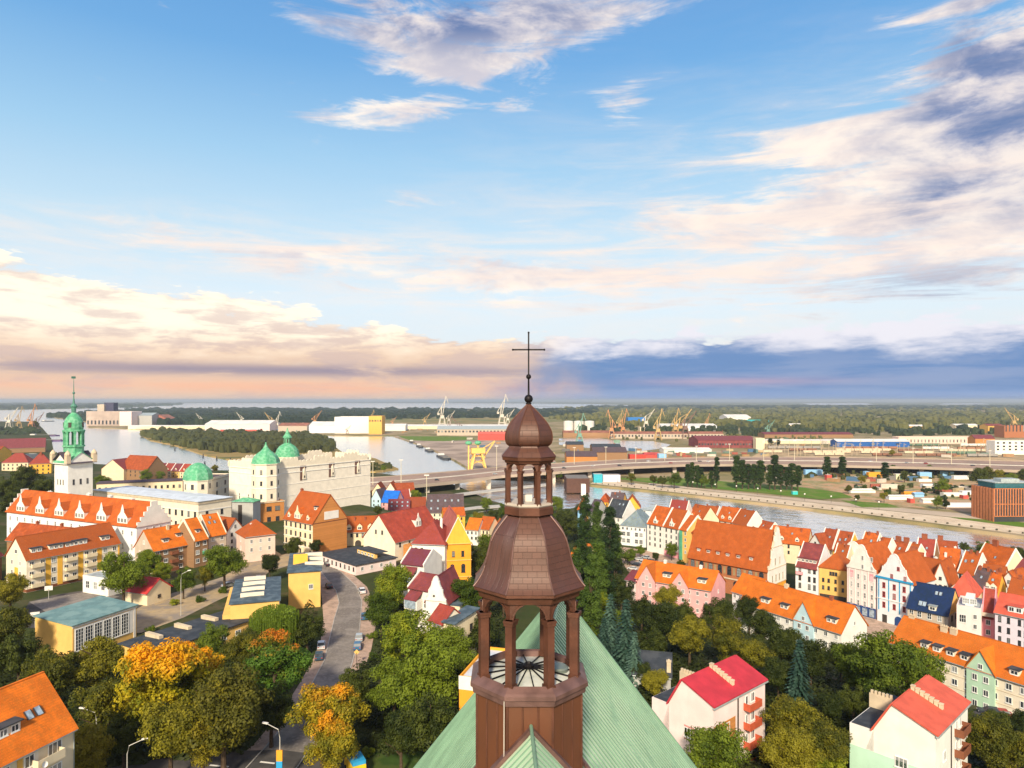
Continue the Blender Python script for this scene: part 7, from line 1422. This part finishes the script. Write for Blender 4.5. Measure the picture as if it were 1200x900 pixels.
canopy('scrub', [(900, 552), (1165, 554), (1165, 566), (1010, 564), (940, 560)], 110, -3.0, 3.5, m_isl, 31, zb=1.6)
canopy('scrub', [(990, 572), (1080, 568), (1165, 572), (1160, 590), (1060, 585), (1000, 580)], 60, -3.0, 3, m_isl, 32, zb=1.6)
canopy('scrub', [(700, 505), (900, 508), (980, 514), (960, 520), (720, 516)], 120, -2.2, 5, m_far2, 33, zb=1.6)
canopy('left_bank_wood', [(-30, 505), (44, 504), (48, 508), (-30, 512)], 60, -5, 10, m_far1, 6, zb=2.5)
canopy('island_wood', [(166, 510), (180, 506.5), (230, 508), (300, 510.5), (360, 512), (384, 519), (396, 529), (360, 530.5), (300, 531), (262, 531), (215, 524), (180, 515)], 1000, -4.6, 11, m_isl, 7, zb=1.4)
canopy('island_wood', [(436, 545), (462, 547), (452, 551), (436, 551)], 16, -3.2, 4, m_isl, 8, zb=1.4)
m_und = leafmat('undergrowth_leaf', (.018, .030, .007), (.055, .070, .013))
def under(region, n, seed, h=2.2, rad=2.0, mt=None):
    rd = random.Random(seed); xs = [p[0] for p in region]; ys = [p[1] for p in region]; q = MB(); k = 0
    def inside(x, y):
        c = False; j = len(region)-1
        for i in range(len(region)):
            xi, yi = region[i]; xj, yj = region[j]
            if (yi > y) != (yj > y) and x < (xj-xi)*(y-yi)/(yj-yi)+xi: c = not c
            j = i
        return c
    while k < n:
        x, y = rd.uniform(min(xs), max(xs)), rd.uniform(min(ys), max(ys))
        if not inside(x, y): continue
        k += 1; g = G(x, y); R = rad*rd.uniform(.5, 1.4)
        for _ in range(60):
            d = Vector((rd.gauss(0, 1), rd.gauss(0, 1), abs(rd.gauss(0, 1)))).normalized(); p = g+Vector((d.x*R, d.y*R, d.z*h*rd.uniform(.4, 1.2))); nrm = (d+Vector((rd.uniform(-.6, .6), rd.uniform(-.6, .6), .5))).normalized()
            t1 = nrm.cross(Vector((rd.uniform(-1, 1), 1, rd.uniform(-1, 1)))).normalized(); t2 = nrm.cross(t1); s = rd.uniform(.22, .5); q.face([p-t1*s, p-t2*s*.6, p+t1*s, p+t2*s*.6])
    o = q.build('undergrowth', mt or m_und); o['kind'] = 'stuff'; return o
under([(690, 700), (760, 700), (850, 712), (900, 740), (990, 760), (1100, 800), (1120, 850), (1000, 900), (900, 930), (780, 900), (730, 800)], 1500, 1)
under([(-20, 780), (150, 770), (260, 740), (330, 740), (372, 700), (362, 760), (330, 820), (280, 880), (60, 905), (-20, 860)], 900, 2)
under([(440, 700), (560, 680), (600, 700), (580, 800), (520, 880), (430, 880), (410, 810), (440, 760)], 500, 3)
under([(560, 605), (700, 605), (735, 650), (740, 700), (690, 720), (560, 680)], 500, 4)
under([(1120, 852), (1220, 856), (1230, 930), (1120, 930)], 250, 5)
under([(-20, 560), (60, 560), (70, 595), (0, 605)], 160, 6, 2.5, 3)
# ------------------------------------------------------------ cars
def mkcar(colm):
    t = thing('parked_car', '', 'car'); q = MB()
    pr = [(-2.15, .28), (2.15, .28), (2.18, .70), (1.9, .86), (1.05, .95), (-1.95, .98), (-2.18, .80)]
    q.extr([(-.86, y, z) for y, z in pr], (1.72, 0, 0)); q.extr([(-.70, -1.25, 1.44), (-.70, .35, 1.44), (-.70, .30, 1.50), (-.70, -1.2, 1.50)], (1.40, 0, 0)); q.build('body', colm, t)
    q = MB(); n = len(q.v); b = [(-.82, -1.85, .965), (.82, -1.85, .965), (.82, 1.10, .955), (-.82, 1.10, .955)]; u = [(-.68, -1.30, 1.44), (.68, -1.30, 1.44), (.68, .35, 1.44), (-.68, .35, 1.44)]
    for i in range(4): q.face([b[i], b[(i+1) % 4], u[(i+1) % 4], u[i]])
    q.build('windows', m_glass, t)
    for x in (-.80, .80):
        for y in (-1.35, 1.35): q = MB(); q.tube([(x-.11, y, .32), (x+.11, y, .32)], .33, 12); q.build('wheel', mat('tyre', (.02, .02, .02), .8), t)
    for x in (-.62, .62):
        q = MB(); q.box((x-.16, 2.15, .58), (x+.16, 2.20, .72)); q.build('headlight', m_white, t); q = MB(); q.box((x-.14, -2.20, .66), (x+.14, -2.15, .82)); q.build('tail_light', ACC['red'], t)
    return t
CC = {n: mat('car_'+n, c, .3, .2, var=.02, spec=.6) for n, c in dict(white=(.75, .76, .78), silver=(.45, .50, .54), blue=(.05, .16, .30), dark=(.03, .035, .05), navy=(.04, .09, .14), red=(.4, .03, .03)).items()}
CP = {}
def car(c, px, py, ang, lab, z=None, grp=None):
    p = (G(px, py)+Vector((0, 0, .12))) if z is None else P(px, py, z)
    if c not in CP: CP[c] = o = mkcar(CC[c])
    else: o = dup(CP[c], (0, 0, 0))
    o.location = p; o.rotation_euler = (0, 0, ang); o['label'] = lab
    if grp: o['group'] = grp
def dirang(a, b):
    u = G(*b)-G(*a); return atan2(u.y, u.x)-pi/2
car('white', 376.5, 759, dirang((377, 775), (379, 745)), 'white car parked on the left side of the cobbled street'); car('navy', 374, 772, dirang((374, 780), (377, 750)), 'dark teal car parked in front of the white one on the left'); car('silver', 421, 750, dirang((419, 765), (423, 740)), 'silver car parked on the right side of the street'); car('blue', 419, 760, dirang((418, 770), (421, 750)), 'blue car parked right below the silver one'); car('blue', 427, 725, dirang((427, 735), (427, 715)), 'small blue car parked alone on the right pavement'); car('white', 424, 695, dirang((426, 700), (420, 690)), 'white car parked at the street bend under the light round tree'); car('dark', 385.5, 689, dirang((388, 694), (382, 684)), 'black car driving on the left of the street bend'); car('dark', 384, 663, dirang((390, 668), (378, 658)), 'black off-road car at the far end of the street'); car('silver', 268, 688, dirang((258, 690), (280, 684)), 'silver police-like car on the sandy street'); car('silver', 303, 680, dirang((300, 688), (304, 674)), 'silver car parked beside the school wing'); car('dark', 1160, 838, 1.2, 'dark car in the car park under the green gable'); car('red', 1172, 840, 1.2, 'red car in the car park under the green gable')
for i, (c, x, y) in enumerate((('white', 748, 657), ('silver', 753, 661), ('dark', 745, 663), ('silver', 757, 655), ('navy', 762, 659), ('white', 741, 668), ('dark', 770, 663))): car(c, x, y, .8+i*.02, ['white car at the top of the square', 'silver car parked second on the square', 'black car at the left of the square', 'silver car nearest to the mansard house', 'teal car on the square near the small dark tree', 'white car next to the pink annexe', 'black car next to the orange roof on the square'][i])
for i, (c, x, y) in enumerate((('dark', 512, 563), ('white', 695, 546.5), ('dark', 661, 549), ('dark', 726, 546), ('red', 786, 543), ('white', 760, 541), ('dark', 820, 541), ('white', 830, 541.5), ('white', 1020, 541), ('silver', 1063, 543), ('red', 1085, 543.5), ('dark', 1140, 546), ('silver', 580, 556))):
    p = P(x, y, 10.05); car(c, x, y, -pi/2+.1, ['black car alone on the left part of the highway', 'white van-like car on the highway right of the turret', 'black car on the highway just right of the onion dome', 'black car near the second highway lamp', 'red car on the highway by the containers', 'white car on the highway behind the red containers', 'black car on the highway left of the poplar row', 'white car on the highway left of the poplar row', 'white car on the highway above the orange lorry', 'silver car on the highway above the cream caravan', 'red car on the highway above the blue lorry', 'black car on the highway above the big round tree', 'silver car on the highway left of the onion dome'][i], z=10.05)
# ------------------------------------------------------------ lamps, poles, signs
m_pole = mat('pole_grey', (.55, .54, .50), .5, .3)
def lamp(h, arm, name='street_lamp'):
    t = thing(name, '', 'street lamp'); q = MB(); q.tube([(0, 0, -.2), (0, 0, h*.8), (arm*.12, 0, h*.93), (arm*.9, 0, h)], [.11, .07, .06, .045], 8); q.build('pole', m_pole, t)
    q = MB(); q.extr([(arm*.85, -.17, h-.03), (arm*.85+.85, -.13, h+.05), (arm*.85+.85, .13, h+.05), (arm*.85, .17, h-.03)], (0, 0, .16)); q.build('lamp_head', m_white, t); return t
def topat(px, ytop, h, d=None):
    d = 30.0
    while d < 1500:
        x = (px-600)/F*d
        if H-(ytop-HZ)/F*d <= T(x, d)+h: break
        d += .5
    return Vector(((px-600)/F*d, d, T((px-600)/F*d, d)))
l0 = lamp(9, 2.2); l0.location = topat(149, 869, 9); l0.rotation_euler = (0, 0, .3); l0['label'] = 'white-headed street lamp at the bottom left near the dark road'
l1 = dup(l0, topat(328, 851, 9.5), pi-.2, label='tall street lamp with orange banner at the bottom edge'); l1.scale = (1.05, 1.05, 1.05)
l2 = dup(l0, topat(113, 831, 9), pi, label='street lamp among the olive trees right of the near orange roof')
l3 = dup(l0, G(212, 722), 0, label='slender lamp pole on the sandy street by the gymnasium'); l3.scale = (1, 1, 1.35)
t = thing('banner', 'orange and blue banner box hanging on the bottom lamp pole', 'sign', l1.location+Vector((0, -.2, 0)), 0)
q = MB(); q.box((-.45, -.1, 4.2), (.45, .1, 5.8)); q.build('orange_panel', ACC['orange'], t); q = MB(); q.box((-.45, -.12, 3.0), (.45, .08, 4.19)); q.build('blue_panel', ACC['blue'], t)
p = G(418, 781); t = thing('road_sign', 'yellow diamond road sign on a pole beside the blue parked car', 'road sign', p, 0); q = MB(); q.tube([(0, 0, 0), (0, 0, 3.0)], .06, 8); q.build('pole', m_dframe, t); q = MB(); q.extr([(-.6, 0, 3.1), (0, 0, 2.5), (.6, 0, 3.1), (0, 0, 3.7)], (0, .06, 0)); q.build('panel', ACC['yellow'], t)
p = G(416, 906); t = thing('parked_van', 'bright yellow and blue van cut by the bottom edge', 'van', p, .5); q = MB(); q.extr([(-1.0, -2.6, .4), (-1.0, 2.6, .4), (-1.0, 2.6, 1.2), (-1.0, 1.9, 2.2), (-1.0, -2.6, 2.3)], (2.0, 0, 0)); q.build('body', mat('van_yellow', (.85, .55, .03), .4), t)
q = MB(); q.box((-1.02, -2.4, 2.32), (1.02, .6, 2.9)); q.build('roof_rack', ACC['blue'], t)
for x in (-.95, .95):
    for y in (-1.6, 1.6): q = MB(); q.tube([(x-.12, y, .38), (x+.12, y, .38)], .38, 12); q.build('wheel', MATS['tyre'], t)
for i, (x, y) in enumerate(((57, 697), (121, 710), (41, 730))):
    p = G(x, y+6); t = thing('basketball_hoop', ['basketball board at the top left of the school yard', 'basketball board right behind the teal gym roof', 'basketball board at the left end of the gym'][i], 'basketball hoop', p, .4)
    q = MB(); q.tube([(0, 0, 0), (0, 0, 3.2)], .07, 8); q.build('pole', m_pole, t); q = MB(); q.box((-1.0, -.06, 2.7), (1.0, 0, 4.0)); q.build('backboard', m_white, t); q = MB(); q.tube([(.22*cos(a*pi/6), -.3+.22*sin(a*pi/6), 3.05) for a in range(13)], .02, 5); q.build('rim', ACC['orange'], t)
hl = thing('highway_lamp', '', 'street lamp'); q = MB(); q.tube([(0, 0, 0), (0, 0, 15)], [.34, .22], 8); q.build('pole', mat('pole_cream', (.66, .60, .44), .6), hl); q = MB(); q.box((-1.6, -.3, 14.9), (1.6, .3, 15.3)); q.build('lamp_head', m_white, hl)
HLs = [(437, 568, 1.6), (470, 568, 1.7), (500, 600, 2.3), (582, 551, 2.0), (673, 544, 1.5), (710, 543, 1.5), (745, 541, 1.3), (779, 540, 1.3), (816, 540, 1.4), (855, 540, 1.6), (895, 540, 1.8), (931, 540, 1.9), (989, 541, 1.4), (1027, 541, 1.3), (1070, 543, 1.4), (1115, 544, 1.4), (1160, 547, 1.4)]
for i, (x, y, s) in enumerate(HLs):
    o = hl if i == 0 else dup(hl, (0, 0, 0)); o.location = P(x, y, 10) if y != 600 else P(x, 606, 2.5); o.scale = (1, 1, s*.8); o['label'] = 'tall cream lamp mast rising from the highway bridge'; o['group'] = 'lamp masts along the highway'
pl = thing('promenade_lamp', '', 'street lamp'); q = MB(); q.tube([(0, 0, 0), (0, 0, 5)], [.12, .08], 6); q.build('pole', m_dframe, pl); q = MB(); ball(q, (0, 0, 5.4), .6, 6); q.build('globe', m_white, pl)
for i, (x, y) in enumerate(((724, 566), (742, 568), (787, 571), (812, 572), (838, 575), (863, 577), (888, 580), (915, 583), (943, 587), (974, 590), (1003, 594), (1030, 597))):
    o = pl if i == 0 else dup(pl, (0, 0, 0)); o.location = P(x, y, 1.6); o['label'] = 'small white-globed lamp on the riverside promenade across the river'; o['group'] = 'promenade lamps'

# ------------------------------------------------------------ wagons, containers, masts across the river
wg = thing('freight_wagon', '', 'wagon'); q = MB(); q.box((-6.5, -1.4, 1.1), (6.5, 1.4, 3.9)); q.extr([(-6.5, -1.4, 3.9), (-6.5, 1.4, 3.9), (-6.5, 0, 4.5)], (13, 0, 0)); q.build('body', mat('wagon_rust', (.34, .17, .10), .8, var=.35, vs=.05), wg)
q = MB(); q.box((-6.2, -1.2, .5), (6.2, 1.2, 1.09)); q.build('chassis', m_iron, wg)
wrd = random.Random(5); wm_ = [mat('wagon_cream', (.62, .52, .38), .8, var=.2), mat('wagon_grey', (.32, .30, .28), .8, var=.2), mat('wagon_brown', (.24, .12, .08), .8, var=.2), mat('wagon_green', (.12, .20, .14), .8), mat('wagon_white', (.74, .72, .68), .7)]
wpro = [wg]
for i, m_ in enumerate(wm_):
    o = dup(wg, (0, 0, 0)); b = o.children[0]; b.data = b.data.copy(); b.data.materials[0] = m_; wpro.append(o)
WL = []
for ya, yb, xa, xb in ((526, 527, 905, 1160), (528.6, 529.8, 930, 1150), (531, 532.6, 900, 1160), (534, 535.5, 960, 1150), (522.5, 523, 1068, 1140)):
    x = xa
    while x < xb:
        y = ya+(yb-ya)*(x-xa)/(xb-xa); n = wrd.randint(2, 6); st = 14.2*F/(78.5*F/(y-HZ)); c_ = wrd.randint(0, 5)
        for _ in range(n):
            WL.append((x, y, c_)); x += st
        x += wrd.uniform(8, 34)
used = [0]*6
for x, y, c_ in WL[:150]:
    p = P(x, y, 1.62); o = wpro[c_] if not used[c_] else dup(wpro[c_], (0, 0, 0)); used[c_] = 1
    o.location = p; o.rotation_euler = (0, 0, -.03); o['label'] = 'freight wagon standing in a row of wagons on the brown rail yard'; o['group'] = 'freight wagons on the rail yard'
for i, o in enumerate(wpro):
    if not used[i]:
        for ch in list(o.children): bpy.data.objects.remove(ch)
        bpy.data.objects.remove(o)
q = MB()
for y in (525.4, 526.4, 527.6, 529, 530.4, 531.8, 533.2, 535.2):
    a, b = P(890, y, 1.66), P(1200, y+1.2, 1.66); q.extr([a, a+Vector((0, .9, 0)), a+Vector((0, .9, .18)), a+Vector((0, 0, .18))], b-a)
tag(q.build('rail_track', mat('rail_steel', (.16, .13, .11), .6, .3)), None, None, kind='structure')
ms = thing('catenary_mast', '', 'mast'); q = MB(); q.bar((0, 0, 0), (0, 0, 11), .22); q.build('pole', mat('mast_tan', (.52, .42, .28), .7), ms); q = MB(); q.bar((0, 0, 9.5), (3.2, 0, 9.5), .12); q.bar((0, 0, 11), (3.2, 0, 9.6), .07); q.build('arm', MATS['mast_tan'], ms)
for i in range(64):
    x = 895+wrd.random()*270; y = wrd.choice((524.5, 527.4, 530.6, 534.0))+wrd.uniform(-.4, .4); o = ms if i == 0 else dup(ms, (0, 0, 0)); o.location = P(x, y, 1.6); o.scale = (1, 1, wrd.uniform(.9, 1.5)); o['label'] = 'thin tan mast among the tracks of the rail yard'; o['group'] = 'masts of the rail yard'
cn = []
for i, c in enumerate(((.36, .10, .07), (.60, .55, .48), (.08, .17, .30), (.38, .23, .12), (.20, .19, .18), (.13, .22, .17), (.48, .38, .22))):
    m_ = mat('container_%s' % 'red white blue rust grey green yellow'.split()[i], c, .7, var=.15, vs=.1); q = MB(); q.box((-6, -1.3, 0), (6, 1.3, 2.8)); 
    for k in range(12): q.box((-5.7+k, -1.36, .15), (-5.3+k, -1.3, 2.65))
    cn.append(q.build('shipping_container', m_))
ucn = [0]*7
REG = [((600, 517), (735, 526), 10), ((640, 528), (740, 546), 26), ((735, 528), (900, 536), 46), ((460, 500), (600, 508), 30), ((240, 503), (360, 508), 16), ((520, 512), (640, 530), 12), ((905, 556), (1160, 566), 30), ((880, 514), (980, 523), 14), ((1000, 567), (1150, 579), 16), ((700, 500), (900, 512), 26), ((1085, 533), (1200, 536), 8)]
for (x0, y0), (x1, y1), n in REG:
    for _ in range(n):
        x, y = wrd.uniform(x0, x1), wrd.uniform(y0, y1); i = wrd.choice((0, 1, 1, 1, 2, 3, 4, 5, 6, 3, 4)); z = 1.7
        o = cn[i] if not ucn[i] else cn[i].copy()
        if ucn[i]: COL.objects.link(o)
        ucn[i] = 1; o.location = P(x, y, z); s = wrd.uniform(.6, 1.15); o.scale = (s, s, s*wrd.uniform(.8, 1.7)); o.rotation_euler = (0, 0, wrd.choice((0, .1, -.2, .5, 1.5, 2.4)))
        tag(o, 'weathered metal container standing on the port and rail land beyond the river', 'container', 'containers on the land beyond the river')
# ------------------------------------------------------------ haze
hz = MB(); hz.box((-96000, -4000, -4), (96000, 126000, 112)); ho = hz.build('haze', []) if False else None
hm = bpy.data.materials.new('haze_air'); hm.use_nodes = True; ht_ = hm.node_tree; ht_.nodes.clear(); ho_ = ht_.nodes.new('ShaderNodeOutputMaterial'); pv = ht_.nodes.new('ShaderNodeVolumePrincipled')
pv.inputs['Color'].default_value = (.80, .90, 1.0, 1); pv.inputs['Density'].default_value = 7.0e-5; pv.inputs['Anisotropy'].default_value = .2; ht_.links.new(pv.outputs[0], ho_.inputs['Volume'])
ho = hz.build('haze', hm); ho['kind'] = 'stuff'
